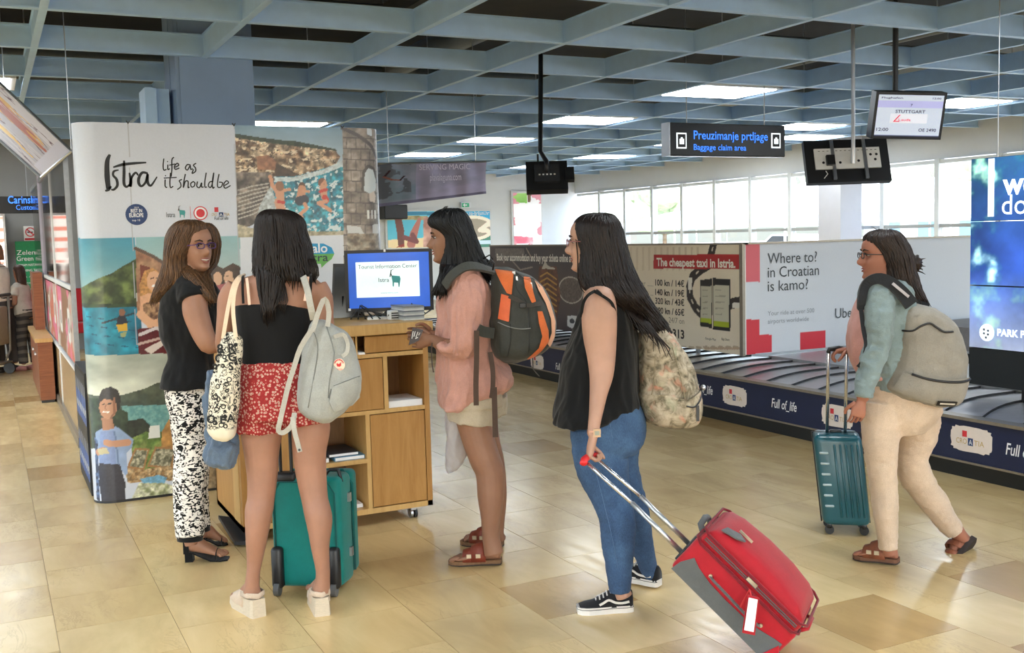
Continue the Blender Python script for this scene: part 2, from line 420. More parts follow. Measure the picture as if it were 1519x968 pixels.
for k, (x, y) in enumerate(spots):
    lo = (x+0.1, y+0.3)
    row = {8.95: 'first row', 11.85: 'second row', 14.75: 'third row', 17.65: 'fourth row', 20.55: 'fifth row'}.get(y, 'row')
    lab = 'bright rectangular ceiling light in the ceiling grid, '+(whr.get(x) if x in whr else ('above the carousel hall, %s from the front, %s' % (row, 'near column' if x < 8 else 'column beside the windows'))) + ('' if x not in (12.0, -0.86) else ', row %s' % ('nearer' if y < 14 else 'further'))
    lab = {(6.82, 8.95): 'large bright ceiling light above the right end of the baggage claim sign',
           (6.82, 11.85): 'bright ceiling light up left of the baggage claim sign',
           (6.82, 14.75): 'bright slim ceiling light over the hanging purple banner',
           (6.82, 17.65): 'far slim ceiling light just above the purple banner end',
           (6.82, 20.55): 'furthest ceiling light over the wall of posters',
           (10.66, 8.95): 'bright ceiling light right of the flight number monitor',
           (10.66, 11.85): 'bright ceiling light between baggage claim sign and flight monitor',
           (10.66, 14.75): 'slim ceiling light beneath the baggage claim sign',
           (10.66, 17.65): 'slim ceiling light right of the black monitor seen from behind',
           (10.66, 20.55): 'small far ceiling light near the window corner',
           (2.98, 13.3): 'bright ceiling light right of the column over the display wall',
           (12.0, 13.3): 'slim bright ceiling light beside the window bulkhead at right',
           (12.0, 16.2): 'small bright ceiling light beside the window bulkhead in the middle',
           (-0.86, 14.75): 'ceiling light over the far passage at the customs sign',
           (-0.86, 10.4): 'ceiling light over the near passage by the glass partition'}.get((x, y), 'ceiling light of the hall behind the photographer')
    w = 1.08 if x < 13 else 0.9
    t = thing('ceiling_light', lab, 'light', (x+0.1, y+0.3, 3.11), 'ceiling lights in the open grid')
    MB().box((x+0.08, y+0.28, 3.115), (x+0.12+w, y+1.12, 3.2)).build('frame', white_pl, t)
    MB().box((x+0.13, y+0.33, 3.105), (x+0.07+w, y+1.07, 3.118)).build('diffuser', glow, t)

# --- columns
col_m = mat('column_paint', S(140,166,200), 0.55, var=0.04, scale=4)
col2_m = mat('column_grey_paint', S(186,186,192), 0.55, var=0.03, scale=4)
pl = tag(thing('pillar', 'blue-grey square pillar rising behind the printed display wall', 'pillar', (1.74, 9.3, 0)), kind='structure')
MB().box((1.50, 9.0, 0), (2.10, 9.6, 4.3)).build('shaft', col_m, pl)
for k in range(2): MB().box((1.47, 9.0+0.02+k*0.3, 0), (1.50, 9.27+k*0.3+0.02, 4.3)).build('cladding_panel', col_m, pl)
pn = tag(thing('narrow_pillar', 'narrow grey pillar beside the blue-grey pillar', 'pillar', (1.3, 9.3, 0)), kind='structure')
MB().box((1.24, 9.15, 0), (1.33, 9.5, 2.86)).build('shaft', beam_m, pn); MB().box((1.335, 9.2, 0), (1.44, 9.5, 2.86)).build('shaft', beam_m, pn)
p2 = tag(thing('window_pillar', 'light grey square pillar standing before the windows', 'pillar', (13.5, 14.3, 0)), kind='structure')
MB().box((13.45, 14.0, 0), (13.95, 14.55, 3.9)).build('shaft', col2_m, p2)
s = thing('detector', 'small white detector fixed high on the blue-grey pillar', 'sensor', (1.85, 8.98, 3.1))
p = onY(327, 42, 8.95)
MB().box((p[0]-0.03, 8.93, p[2]-0.07), (p[0]+0.03, 8.99, p[2]+0.07), 0.01).build('housing', white_pl, s)
MB().ball((p[0], 8.92, p[2]+0.02), 0.022).build('lens', black_pl, s, smooth=True)

# --- windows along the right side
pane_m = NT('window_glass'); 
tr = pane_m.add('ShaderNodeBsdfTransparent'); gl = pane_m.add('ShaderNodeBsdfGlossy'); gl.inputs['Roughness'].default_value = 0.03
mx = pane_m.add('ShaderNodeMixShader'); mx.inputs[0].default_value = 0.07; pane_m.link(tr.outputs[0], mx.inputs[1]); pane_m.link(gl.outputs[0], mx.inputs[2]); pane_m.link(mx.outputs[0], pane_m.out.inputs[0])
tr.inputs[0].default_value = (0.95, 0.975, 0.98, 1); pane_m = pane_m.m
n = 1; y = 24.6
spandrel = mat('window_spandrel', S(196,192,186), 0.5)
while y > -2.0:
    y2 = y-1.2; wdw = structure('window_%d' % n, (14.3, (y+y2)/2, 0.14))
    MB().box((14.22, y2-0.045, 0.14), (14.36, y2+0.045, 2.66)).build('mullion', alu, wdw)
    MB().box((14.26, y2+0.045, 0.14), (14.34, y-0.045, 0.47)).build('spandrel', spandrel, wdw)
    for z, mm in ((0.47, alu), (1.0, transom_m), (1.55, transom_m), (2.61, alu)): MB().box((14.24, y2+0.045, z-0.03), (14.36, y-0.045, z+0.03)).build('transom', mm, wdw)
    for a, b in ((0.5, 0.97), (1.03, 1.52), (1.58, 2.58)): MB().box((14.295, y2+0.045, a), (14.303, y-0.045, b)).build('pane', pane_m, wdw)
    y = y2; n += 1

# --- outside: bright apron with tents, hedges and buildings
og = MB().box((14.5, -60, -0.3), (120, 120, -0.1)).build('ground', mat('pale_asphalt', S(190,188,182), 0.9, var=0.1, scale=0.5)); og['kind'] = 'structure'
tent_m = cloth('white_canvas', S(236,236,234)); 
for k, (x, y, w, hh) in enumerate([(40, 42, 6.0, 4.4), (34, 30, 4.2, 3.5), (58, 76, 7, 4)]):
    t = thing('tent', ['white peaked tent outside, widest behind the middle windows', 'white peaked tent outside with lower roof', 'far white tent outside beyond the others'][k], 'tent', (x, y, -0.1), 'white tents outside')
    b = MB(); top = (x, y, hh); c = [(x-w, y-w, 2.1), (x+w, y-w, 2.1), (x+w, y+w, 2.1), (x-w, y+w, 2.1)]
    b.add([top]+c+[(p[0], p[1], 1.75) for p in c], [(0,1,2),(0,2,3),(0,3,4),(0,4,1)]+[(1+i, 5+i, 5+(i+1) % 4, 1+(i+1) % 4) for i in range(4)]); b.build('roof', tent_m, t)
    for q in c: MB().tube([(q[0], q[1], -0.1), (q[0], q[1], 2.1)], 0.05, 6).build('post', white_pl, t)
leaf_m = mat('tree_leaves', S(150,166,128), 0.9, var=0.3, scale=2); bark = mat('bark', S(110,90,70), 0.9)
def blob_tree(x, y, h, r, label):
    t = thing('tree', label, 'tree', (x, y, -0.1), 'trees outside the windows')
    MB().tube([(x, y, -0.1), (x, y, h*0.6)], [0.25, 0.15], 7).build('trunk', bark, t)
    b = MB()
    for k in range(14):
        a = random.random()*6.28; q = random.random()*r*0.7; b.ball((x+q*math.cos(a), y+q*math.sin(a), h*0.55+random.random()*h*0.45), r*(0.35+0.25*random.random()), 8, 6)
    o = b.build('crown', leaf_m, t)
    for v in o.data.vertices:
        k = mnoise.noise(v.co*1.3)*0.5; v.co *= 1.0; v.co.z += k*0.5; v.co.x += mnoise.noise(v.co*2.0)*0.4
tl = ['wide green tree beyond the left windows', 'low green tree left of the tent', 'green tree above the tent peak', 'green tree right of the tent', 'tall leafy tree beyond the middle windows', 'rounded green tree near the pillar', 'pale green tree right of the pillar', 'green tree behind the flight monitor side', 'small green tree before the office block', 'green tree beside the blue screen wall']
for k, (x, y, h, r) in enumerate([(54, 104, 6.5, 4), (66, 95, 6, 4), (80, 86, 7.5, 4), (88, 72, 8, 5), (90, 58, 9.0, 5), (78, 47, 8, 4), (92, 40, 9.5, 5), (80, 31, 8.5, 4), (92, 22, 10, 5), (80, 12, 8.5, 4)]): blob_tree(x, y, h, r, tl[k])
ob = thing('office_building', 'pale office building outside with blue glazed front', 'building', (40, 18, -0.1))
wallm = mat('pale_render', S(216,212,204), 0.8); gl2 = mat('blue_glazing', S(120,160,176), 0.2)
MB().box((48, 20, -0.1), (58, 34, 3.4)).build('wall', wallm, ob)
for k in range(9):
    for r_ in range(2): MB().box((47.95, 20.5+k*1.45, 0.5+r_*1.45), (48.02, 21.7+k*1.45, 1.7+r_*1.45)).build('window', gl2, ob)
MB().box((47.6, 19.6, 3.4), (58.4, 34.4, 3.65)).build('roof', mat('roof_grey', S(150,140,132), 0.8), ob)
rb = thing('low_red_building', 'low terracotta building outside behind the tent', 'building', (52, 45, -0.1))
MB().box((50, 40, -0.1), (57, 50, 2.6)).build('wall', wallm, rb); MB().box((49.8, 39.8, 2.6), (57.2, 50.2, 3.0)).build('roof', mat('terracotta', S(196,120,92), 0.8), rb)
for k in range(3): MB().box((49.94, 41+k*3, 0.8), (50.02, 42.6+k*3, 2.0)).build('window', gl2, rb)
for k, (y, c, nm) in enumerate([(24, (200,204,206), 'silver car parked outside before the office building'), (17.5, (120,150,175), 'blue car parked outside beside the office building'), (37, (225,225,225), 'white car parked outside between tent and office building')]):
    x = 33; cr = thing('car', nm, 'car', (x, y, -0.1)); cm = mat('car_paint_%s' % ['silver', 'blue', 'white'][k], S(*c), 0.3, coat=0.5)
    pr = [(-2.1,0.25),(-2.15,0.6),(-1.9,0.85),(-1.1,0.95),(-0.6,1.4),(0.8,1.42),(1.5,1.0),(2.1,0.9),(2.2,0.5),(2.1,0.25)]
    MB().prism([(x-0.85, y+a, b-0.1) for a, b in pr], (1.7, 0, 0)).build('body', cm, cr)
    MB().prism([(x-0.87, y+a, b-0.1) for a, b in [(-0.95,0.97),(-0.55,1.33),(0.75,1.35),(1.3,1.0)]], (1.74, 0, 0)).build('window', black_pl, cr)
    for wy in (-1.35, 1.35):
        for wx in (-0.8, 0.72): MB().tube([(x+wx-0.05, y+wy, 0.22), (x+wx+0.13, y+wy, 0.22)], 0.32, 14).build('wheel', black_pl, cr)
# ============================================================ BAGGAGE CAROUSEL, SIGN WALLS
navy = mat('navy_skirt', S(24,34,66), 0.45, var=0.1, scale=5)
plinth = mat('black_plinth', S(26,30,32), 0.5)
rimm = mat('aluminium_rim', S(150,142,130), 0.35, 0.6)
slat_m = mat('slat_rubber', S(176,174,178), 0.32, 0.4, var=0.12, scale=9, stretch=(1, 1, 1))
cas_m = mat('casing_metal', S(176,178,182), 0.35, 0.4)
YE, Y0 = 14.5, -3.0
car = thing('baggage_carousel', 'long dark baggage carousel with overlapping curved slats and navy printed skirt', 'carousel', (5.7, 6, 0))
MB().box((5.36, Y0, 0), (6.9, YE-0.05, 0.115)).build('plinth', plinth, car)
MB().box((5.31, Y0, 0.115), (5.36, YE, 0.372)).build('skirt', navy, car)
MB().box((5.30, Y0, 0.105), (5.312, YE, 0.117)).build('skirt_edge', rimm, car)
MB().box((5.29, Y0, 0.372), (5.385, YE, 0.392)).build('rim', rimm, car)
MB().box((5.36, YE-0.05, 0.1), (6.9, YE, 0.38)).build('end_panel', navy, car)
MB().box((5.36, Y0, 0.115), (9.5, YE-0.05, 0.36)).build('body', plinth, car)
MB().box((6.42, Y0, 0.36), (9.5, 7.6, 0.405)).build('inner_casing', cas_m, car)
MB().box((8.0, 1.0, 0.40), (9.2, 7.4, 0.62)).build('raised_casing', mat('grey_casing', S(150,146,144), 0.5), car)
def slat_mb():
    b = MB(); n = 9; W_ = 1.02; A = []; 
    for i in range(n):
        t = i/(n-1); x = t*W_; y = 0.30*math.sin(min(1, t*1.25)*math.pi/2)-0.02*t
        A.append((x, y))
    top = [(x, y, 0.026) for x, y in A]+[(x, y+0.285, 0.012) for x, y in reversed(A)]
    vs = [(x, y, 0.028-0.0) for x, y in A]+[(x, y, 0.0) for x, y in A]+[(x, y+0.30, 0.010) for x, y in A]
    fs = []
    for i in range(n-1): fs += [(i, i+1, 2*n+i+1, 2*n+i), (n+i, n+i+1, i+1, i)]
    b.add(vs, fs); return b
s0 = slat_mb().build('slat', slat_m, car, fix=False)
s0.data.materials.append(mat('slat_edge', S(22,22,24), 0.7)); 
for p_ in s0.data.polygons:
    if p_.index % 2: p_.material_index = 1
s0.data.transform(Matrix.Translation(Vector(origin_of(car))))      # local mesh, placed by location below
y = Y0; first = True
while y < YE-0.62:
    c = s0 if first else s0.copy()
    if not first: COL.objects.link(c)
    first = False; c.location = (5.385-car.location[0], y-car.location[1], 0.366); y += 0.285
cream = mat('skirt_plate_print', S(226,214,206), 0.6, var=0.02)
redp = mat('print_red', S(206,54,62), 0.5); blk = mat('print_black', S(30,30,32), 0.5); whp = mat('print_white', S(236,238,240), 0.5, var=0.01)
bluep = mat('print_blue', S(36,62,110), 0.5); goldp = mat('print_gold', S(190,160,90), 0.5); greyp = mat('print_grey', S(128,132,138), 0.5)
def croatia_plate(yc, zc, w, parent):
    h = w*0.52; n = 30; pts = []
    for k in range(n):
        a = 2*math.pi*k/n; cx_ = math.copysign(abs(math.cos(a))**0.45, math.cos(a))*w/2; cz_ = math.copysign(abs(math.sin(a))**0.45, math.sin(a))*h/2
        j = 1+0.05*math.sin(k*2.7); pts.append((5.308, yc-cx_*j, zc+cz_*j))
    MB().prism(pts, (-0.002, 0, 0)).build('printed_plate', cream, parent)
    x = 5.3045; R_ = (0, -1, 0); U_ = (0, 0, 1); yl = yc+w*0.36
    lettering('CRO', (x, yl, zc-h*0.2), R_, U_, h*0.3, goldp, parent, width=w*0.26)
    MB().box((x-0.0005, yc-w*0.05, zc-h*0.24), (x+0.001, yc+w*0.07, zc+h*0.06)).build('letter_box', bluep, parent)
    lettering('A', (x-0.001, yc+w*0.045, zc-h*0.2), R_, U_, h*0.3, whp, parent, width=w*0.08)
    lettering('TIA', (x, yc-w*0.08, zc-h*0.2), R_, U_, h*0.3, goldp, parent, width=w*0.24)
    MB().box((x-0.0005, yc+w*0.1, zc+h*0.08), (x+0.001, yc+w*0.21, zc+h*0.32)).build('red_square', redp, parent)
def life_text(yc, zc, w, parent):
    lettering('Full of_life', (5.3085, yc+w/2, zc-0.03), (0, -1, 0), (0, 0, 1), 0.1, whp, parent, width=w, bold=0.012, shear=0.2)
for px, py, kind in ((1090, 587, 0), (1163, 601, 1), (1242, 617, 0), (1441, 652, 0), (1042, 577, 1), (797, 536, 0), (834, 545, 1)):
    q = onX(px, py, 5.31)
    croatia_plate(q[1], q[2], 0.30, car) if kind == 0 else life_text(q[1], q[2], 0.28, car)
for k in range(1, 4): croatia_plate(4.62-1.15*k, 0.24, 0.3, car); life_text(4.62-1.15*k+0.57, 0.24, 0.28, car)

# --- island sign wall: beige taxi panel and dark panel along the belt, white panel across
sw = thing('advertising_wall', 'low beige, dark and white advertising wall standing on the carousel', 'advertising board', (6.6, 8, 0.4))
XB = 6.13
MB().box((XB, 7.62, 0.425), (XB+0.05, 12.95, 1.437)).build('side_board', white_pl, sw)
MB().box((XB+0.05, 7.63, 0.425), (10.2, 7.68, 1.437)).build('cross_board', white_pl, sw)
MB().box((XB-0.012, 7.60, 1.435), (XB+0.06, 12.96, 1.452)).build('top_trim', rimm, sw); MB().box((XB, 7.60, 1.435), (10.2, 7.69, 1.452)).build('top_trim', rimm, sw)
MB().box((XB-0.01, 7.595, 0.42), (XB+0.02, 7.64, 1.44)).build('corner_trim', rimm, sw)
for y in (8.3, 9.9, 11.5, 12.8): MB().box((XB+0.01, y, 0.36), (XB+0.04, y+0.04, 0.43)).build('foot', steel, sw)
mp = lambda px, py: (-onX(px, py, XB)[1], onX(px, py, XB)[2])
cv = Canvas(-12.95, -7.62, 0.425, 1.437, 0.0085, (236,220,196)); cv.map = mp
cv.put(cv.u > -9.75, (232,216,192), col2=(240,226,202), sc=2)
for a in range(12): cv.poly([(935+a*9, 366), (938+a*9, 366), (938+a*9, 400), (935+a*9, 402)], (220,202,176))
dk = cv.u < -9.72
cv.put(dk, (92,78,74), col2=(74,66,70), sc=1.2)
cv.poly([(735,368),(778,368),(778,384),(768,379),(760,384),(752,378),(744,384),(735,380)], (120,110,104), nz=.3)
cv.ell((847,430), 0.30, 0.16, (190,180,164)); cv.ell((847,430), 0.275, 0.145, (106,92,84), nz=.3, sc=30)
cv.poly([(800,395),(826,395),(832,440),(826,475),(806,470),(798,430)], (110,64,44), nz=.4, sc=12, alpha=.8)
for k in range(7): cv.line([(802,410+k*8),(812,404+k*8),(826,414+k*8)], 0.02, (196,146,70))
for k in range(4): cv.line([(805,398),(809,388+k*3),(814+k*3,398)], 0.02, (196,186,170))
cv.line([(781,368),(790,384)], 0.02, (170,150,130)); cv.line([(758,384),(772,400),(790,396)], 0.02, (150,136,124))
cv.poly([(842,468),(856,468),(856,482),(849,487),(842,483)], (226,224,220)); cv.ell((849,476), 0.06, 0.03, (60,60,64))
# the road winding round the phones
rd = [(1059,362),(1055,378),(1052,392),(1040,399),(1028,410),(1023,425),(1024,440),(1032,456),(1042,466)]
cv.line(rd, 0.1, (52,44,42)); cv.line([(1078,452),(1090,449),(1103,447)], 0.1, (52,44,42))
for i in range(len(rd)-1):
    a, b = rd[i], rd[i+1]; cv.line([(a[0]*.7+b[0]*.3, a[1]*.7+b[1]*.3), (a[0]*.45+b[0]*.55, a[1]*.45+b[1]*.55)], 0.018, (222,208,186))
cv.poly([(1021,412),(1027,412),(1027,430),(1021,430)], (236,230,218)); cv.poly([(1087,449),(1101,448),(1101,456),(1087,457)], (236,230,218))
cv.poly([(1039,415),(1057,413),(1057,487),(1039,483)], (40,38,38)); cv.poly([(1040,424),(1056,424),(1056,474),(1040,473)], (196,190,168)); cv.poly([(1040,471),(1056,473),(1056,480),(1040,477)], (178,190,48))
cv.poly([(1058,412),(1084,414),(1084,492),(1058,488)], (34,32,34)); cv.poly([(1059,423),(1082,423),(1082,478),(1059,476)], (206,200,178)); cv.poly([(1059,475),(1082,477),(1082,486),(1059,483)], (178,190,48))
for k in range(5): cv.line([(1062,430+k*9),(1070+(k*7) % 9,430+k*9)], 0.012, (170,164,146)); cv.line([(1043,430+k*9),(1050,430+k*9)], 0.01, (160,154,136))
for k in range(9): cv.ell((1004+k*11, 515), 0.05, 0.015, (196,176,148))
for k in range(24): cv.line([(1046+k*2.2,516),(1046.6+k*2.2,517)], 0.02, (200,170,140))
cv.poly([(970,378),(1103,376.5),(1103,399),(970,398)], (182,40,44))
cv.mesh('side_print', lambda u, v: (np.full_like(u, XB-0.004), -u, v), printed('printed_board'), sw)
R_ = (0, -1, 0); U_ = (0, 0, 1)
def onxb(px, py): q = onX(px, py, XB-0.006); return q
def txt(s, px0, px1, py, h, m, **k):
    a = onxb(px0, py); b = onxb(px1, py); lettering(s, a, R_, U_, h, m, sw, width=a[1]-b[1], **k)
tb = mat('print_brown_black', S(52,44,40), 0.5); tw = mat('print_cream', S(240,232,220), 0.5); tg = mat('print_taupe', S(150,138,120), 0.5)
txt('The cheapest taxi in Istria.', 974, 1091, 394, 0.115, tw, bold=0.03)
for s_, py in (('100 kn / 14€', 423), ('140 kn / 19€', 437), ('320 kn / 43€', 450), ('490 kn / 65€', 464)): txt(s_, 972, 1015, py, 0.088, tb, bold=0.02)
txt('enter .....', 940, 969, 423, 0.08, tg); txt('Pula ...', 950, 969, 437, 0.08, tg); txt('24/7 on', 992, 1015, 478, 0.08, tg); txt('313', 998, 1015, 500, 0.12, tb, bold=0.03)
txt('Google Play', 1046, 1062, 503, 0.03, tb); txt('App Store', 1070, 1082, 504, 0.035, tb); txt('o', 922, 930, 392, 0.2, mat('print_olive', S(170,164,90), 0.5), bold=0.03)
txt('Book your accommodation and buy your tickets online at www', 737, 862, 386, 0.13, tw, bold=0.02)
# white face
mq = lambda px, py: (onY(px, py, 7.62)[0], onY(px, py, 7.62)[2])
cw = Canvas(XB+0.005, 10.2, 0.425, 1.437, 0.0085, (206,212,222)); cw.map = mq
cw.poly([(1103,361),(1127,360),(1127,418),(1103,418)], (214,96,108)); cw.poly([(1103,474),(1127,473),(1127,496),(1145,496),(1145,522),(1103,527)], (206,44,60)); cw.poly([(1187,493),(1225,489),(1225,516),(1187,519)], (206,40,58))
cw.poly([(1330,470),(1372,467),(1372,505),(1330,508)], (206,40,58))
cw.mesh('cross_print', lambda u, v: (u, np.full_like(u, 7.622), v), printed('printed_board'), sw)
def wtxt(s, px0, px1, py, h, m, **k):
    a = onY(px0, py, 7.617); b = onY(px1, py, 7.617); lettering(s, a, (1, 0, 0), U_, h, m, sw, width=b[0]-a[0], **k)
dgt = mat('print_charcoal', S(58,66,74), 0.5); lgt = mat('print_pale_grey', S(150,158,166), 0.5)
for s_, a, b, py in (('Where to?', 1139, 1212, 391), ('in Croatian', 1139, 1215, 411.5), ('is kamo?', 1139, 1199, 432)): wtxt(s_, a, b, py, 0.142, dgt)
wtxt('Your ride at over 500', 1139, 1208, 468, 0.06, lgt); wtxt('airports worldwide', 1139, 1200, 480, 0.06, lgt); wtxt('Uber', 1239, 1270, 472, 0.14, dgt)

# --- LED video wall
lw = thing('video_wall', 'tall blue video wall with white lettering standing over the carousel', 'screen', (6.1, 3.4, 0.4))
XS = 6.05; ya, yb = 5.07, 1.6
MB().box((XS+0.004, yb, 0.465), (XS+0.16, ya, 0.715)).build('base_cabinet', plinth, lw)
MB().box((XS+0.02, ya-0.01, 0.6), (XS+0.1, ya+0.07, 0.67)).build('lock', black_pl, lw)
for k, y in enumerate((2.0, 3.3, 4.6)): MB().box((XS+0.04, y, 0.38), (XS+0.12, y+0.08, 0.466)).build('foot', black_pl, lw)
zs = [0.72, 1.15, 1.585, 2.012]
scr = printed('lit_screen', 0.3, emit=0.9)
for k in range(3):
    for (a, b) in ((ya, ya-1.16), (ya-1.162, ya-2.32), (ya-2.322, yb)):
        MB().box((XS+0.006, b, zs[k]), (XS+0.12, a, zs[k+1]-0.004)).build('screen_panel', black_pl, lw)
        cs = Canvas(-a+0.004, -b-0.004, zs[k]+0.003, zs[k+1]-0.006, 0.008, (70,100,150))
        u, v = cs.u, cs.v; z = (v-0.72)/1.29; f1 = fbm(u*3, v*3, 5, 4); f2 = fbm(u*9, v*9, 4, 8)
        top = np.array([38,84,128.]); mid = np.array([48,82,168.]); bot = np.array([150,160,186.])
        kk = np.clip(z, 0, 1)[..., None]; c = np.where(kk > 0.5, mid+(top-mid)*(kk-0.5)*2, bot+(mid-bot)*np.clip(kk*2.4, 0, 1))
        c = c*(0.55+0.9*f1[..., None]); c[..., 0] += 40*np.clip(f2-0.55, 0, 1)*4; c[..., 1] += 50*np.clip(f2-0.5, 0, 1)*4
        c += (np.clip(f2-0.62, 0, 1)*500)[..., None]*(kk > 0.35)
        cs.c = np.clip(c, 0, 255); cs.mesh('picture', lambda u, v: (np.full_like(u, XS), -u, v), scr, lw)
lit = mat('lit_white', S(235,245,250), 0.5, emit=1.0)
q0, q1 = onX(1466.5, 233, XS-0.004), onX(1474, 321, XS-0.004)
MB().box((XS-0.006, q1[1], q1[2]), (XS-0.002, q0[1], min(q0[2], 2.0))).build('white_bar', lit, lw)
def ltxt(s, px0, py, h, width=None, **k): lettering(s, onX(px0, py, XS-0.004), R_, U_, h, lit, lw, width=width, **k)
ltxt('we', 1487, 288, 0.20, bold=0.03); ltxt('do', 1486, 318, 0.19)
ltxt('PARK PLAZA', 1479, 497.5, 0.066, bold=0.03)
q = onX(1463.5, 493, XS-0.004); MB().tube([(XS-0.001, q[1], q[2]), (XS-0.004, q[1], q[2])], 0.058, 28).build('emblem', lit, lw)
gd = mat('emblem_grey', S(130,140,156), 0.5)
for dy, dz in ((0.02, 0.02), (0.02, -0.006), (-0.012, -0.012), (-0.012, 0.014), (0.004, -0.034)): MB().tube([(XS-0.004, q[1]+dy, q[2]+dz), (XS-0.006, q[1]+dy, q[2]+dz)], 0.009, 10).build('emblem_dot', gd, lw)

# --- hanging signs and monitors
sg = thing('hanging_sign', 'black baggage claim sign with blue lettering hanging from the ceiling grid', 'sign', (7, 9, 2.4))
a, b = onY(993, 181, 9), onY(1165, 187, 9); zt, zb = 2.685, 2.345
MB().box((a[0], 9.0, zb), (b[0], 9.12, zt), 0.01).build('case', mat('sign_black', S(18,19,21), 0.25), sg)
for x in (a[0]+0.25, b[0]-0.25): MB().tube([(x, 9.05, zt), (x, 9.05, 4.31)], 0.006, 5).build('wire', steel, sg)
MB().box((a[0]-0.012, 8.99, zb), (a[0], 9.13, zt)).build('end_cap', steel, sg)
bl = mat('lit_blue', S(60,130,255), 0.5, emit=1.1)
y = 8.995
def stxt(s, px0, px1, py, h, m, par, Y=8.995, **k): p0, p1 = onY(px0, py, Y), onY(px1, py, Y); lettering(s, p0, (1, 0, 0), U_, h, m, par, width=p1[0]-p0[0], **k)
stxt('Preuzimanje prtljage', 1029, 1139, 206, 0.125, bl, sg, bold=0.012); stxt('Baggage claim area', 1029, 1107, 222, 0.085, bl, sg, bold=0.012)
for px in (1011, 1151):
    c = onY(px, 208.5, 8.995); w = 0.062
    MB().box((c[0]-w, 8.993, c[2]-0.08), (c[0]+w, 8.999, c[2]+0.08), 0.0).build('pictogram', lit, sg)
    MB().box((c[0]-w+0.014, 8.991, c[2]-0.066), (c[0]+w-0.014, 8.994, c[2]+0.066)).build('pictogram_field', blk, sg)
    MB().box((c[0]-0.028, 8.989, c[2]-0.036), (c[0]+0.028, 8.992, c[2]+0.018)).build('suitcase_symbol', lit, sg)
    MB().box((c[0]-0.012, 8.989, c[2]+0.018), (c[0]+0.012, 8.992, c[2]+0.034)).build('suitcase_symbol', lit, sg)

def monitor(name, label, corners, D, Db, mount, bezel=0.018, depth=0.07, back=False, screen=None):
    """flat monitor from its four corners (tl, tr, br, bl) seen at distance D (top edge) and Db (bottom edge)"""
    tl, tr_, br, bl_ = [P(*c, d) for c, d in zip(corners, (D, D, Db, Db))]
    r = (tr_-tl+br-bl_)/2; u = (tl-bl_+tr_-br)/2; w = np.linalg.norm(r); h = np.linalg.norm(u); r /= w; u -= r*np.dot(u, r); u /= np.linalg.norm(u); nrm = np.cross(r, u); c = (tl+tr_+br+bl_)/4
    t = thing(name, label, 'monitor', c-u*h/2)
    MB().obox(c-nrm*depth/2, r*w/2, u*h/2, nrm*depth/2).build('case', black_pl, t)
    return t, c, r, u, nrm, w, h
t, c, r, u, nrm, w, h = monitor('flight_monitor', 'tilted flight monitor with STUTTGART on its pale screen, hung from ceiling', [(1303,136),(1411,138),(1390,207),(1289,205)], 8.3, 8.42, None, depth=0.12)
cs = Canvas(-w/2+0.022, w/2-0.022, -h/2+0.022, h/2-0.022, 0.006, (196,206,222)); cs.put((cs.v > h*0.17) & (cs.v < h*0.32), (176,178,222)); cs.put((cs.v > -h*0.16) & (cs.v < h*0.04) & (np.abs(cs.u) < w*0.26), (222,226,236)); cs.put(cs.v < -h*0.42, (60,70,100))
scm = printed('lit_monitor', 0.3, emit=0.55)
cs.mesh('display', lambda a, b: tuple((c+nrm*0.003)[i]+r[i]*a+u[i]*b for i in range(3)), scm, t)
dk_t = mat('screen_text', S(60,62,90), 0.5); rd_t = mat('screen_red', S(220,60,80), 0.5, emit=0.4)
def mtxt(s, fu, fv, size, width, m): lettering(s, c+nrm*0.006+r*(fu*w)+u*(fv*h), r, u, size, m, t, width=width*w, bold=0.01)
mtxt('STUTTGART', -0.2, 0.06, 0.035, 0.42, dk_t); mtxt('7', 0.0, 0.2, 0.03, 0.03, dk_t); mtxt('12:00', -0.44, -0.33, 0.036, 0.17, dk_t); mtxt('OE 2490', 0.16, -0.33, 0.036, 0.25, dk_t)
mtxt('Lauda', -0.14, -0.11, 0.03, 0.17, rd_t); mtxt('Flughafen', -0.42, 0.36, 0.02, 0.3, dk_t); mtxt('12:00', 0.3, 0.36, 0.02, 0.12, dk_t)
MB().prism([c+nrm*0.006+r*(w*a)+u*(h*b) for a, b in ((-0.22,-0.13),(-0.14,0.02),(-0.12,0.02),(-0.19,-0.11),(-0.13,-0.11),(-0.13,-0.13))], nrm*0.001).build('logo', rd_t, t)
tp = P(1328, 140, 8.45); MB().tube([tp, (tp[0], tp[1], 4.31)], 0.022, 8).build('ceiling_pole', black_pl, t)
# monitor seen from behind with its steel bracket
t, c, r, u, nrm, w, h = monitor('bracket_monitor', 'monitor seen from behind with steel mounting bracket, below the flight monitor', [(1194,209),(1318,205),(1320,267),(1196,272)], 9.1, 9.0, None, depth=0.06)
rail = MB(); a0 = c+nrm*0.02
MB().obox(a0+u*0.012-r*0.005, r*w*0.39, u*h*0.24, nrm*0.008).build('wall_plate', white_pl, t)
for k in (-0.18, 0.2): MB().obox(a0+r*w*k+nrm*0.008, r*0.014, u*h*0.46, nrm*0.01).build('bracket_arm', steel, t)
MB().obox(a0-r*w*0.22+nrm*0.02-u*0.01, r*0.035, u*0.045, nrm*0.02).build('adaptor', black_pl, t)
for (fu, fv) in ((-0.3,-0.06),(-0.1,-0.07),(0.12,-0.04),(0.2,0.06),(0.32,-0.02),(0.34,0.1),(0.27,0.1)): MB().tube([a0+nrm*0.007+r*w*fu+u*h*fv, a0+nrm*0.0095+r*w*fu+u*h*fv], 0.012, 8).build('hole', black_pl, t)
for k in range(14): MB().obox(a0+nrm*0.009+r*w*(-0.34+k*0.052)+u*(h*0.24-0.012), r*0.008, u*0.002, nrm*0.001).build('slot', black_pl, t)
pp = c+nrm*0.05+r*w*0.04
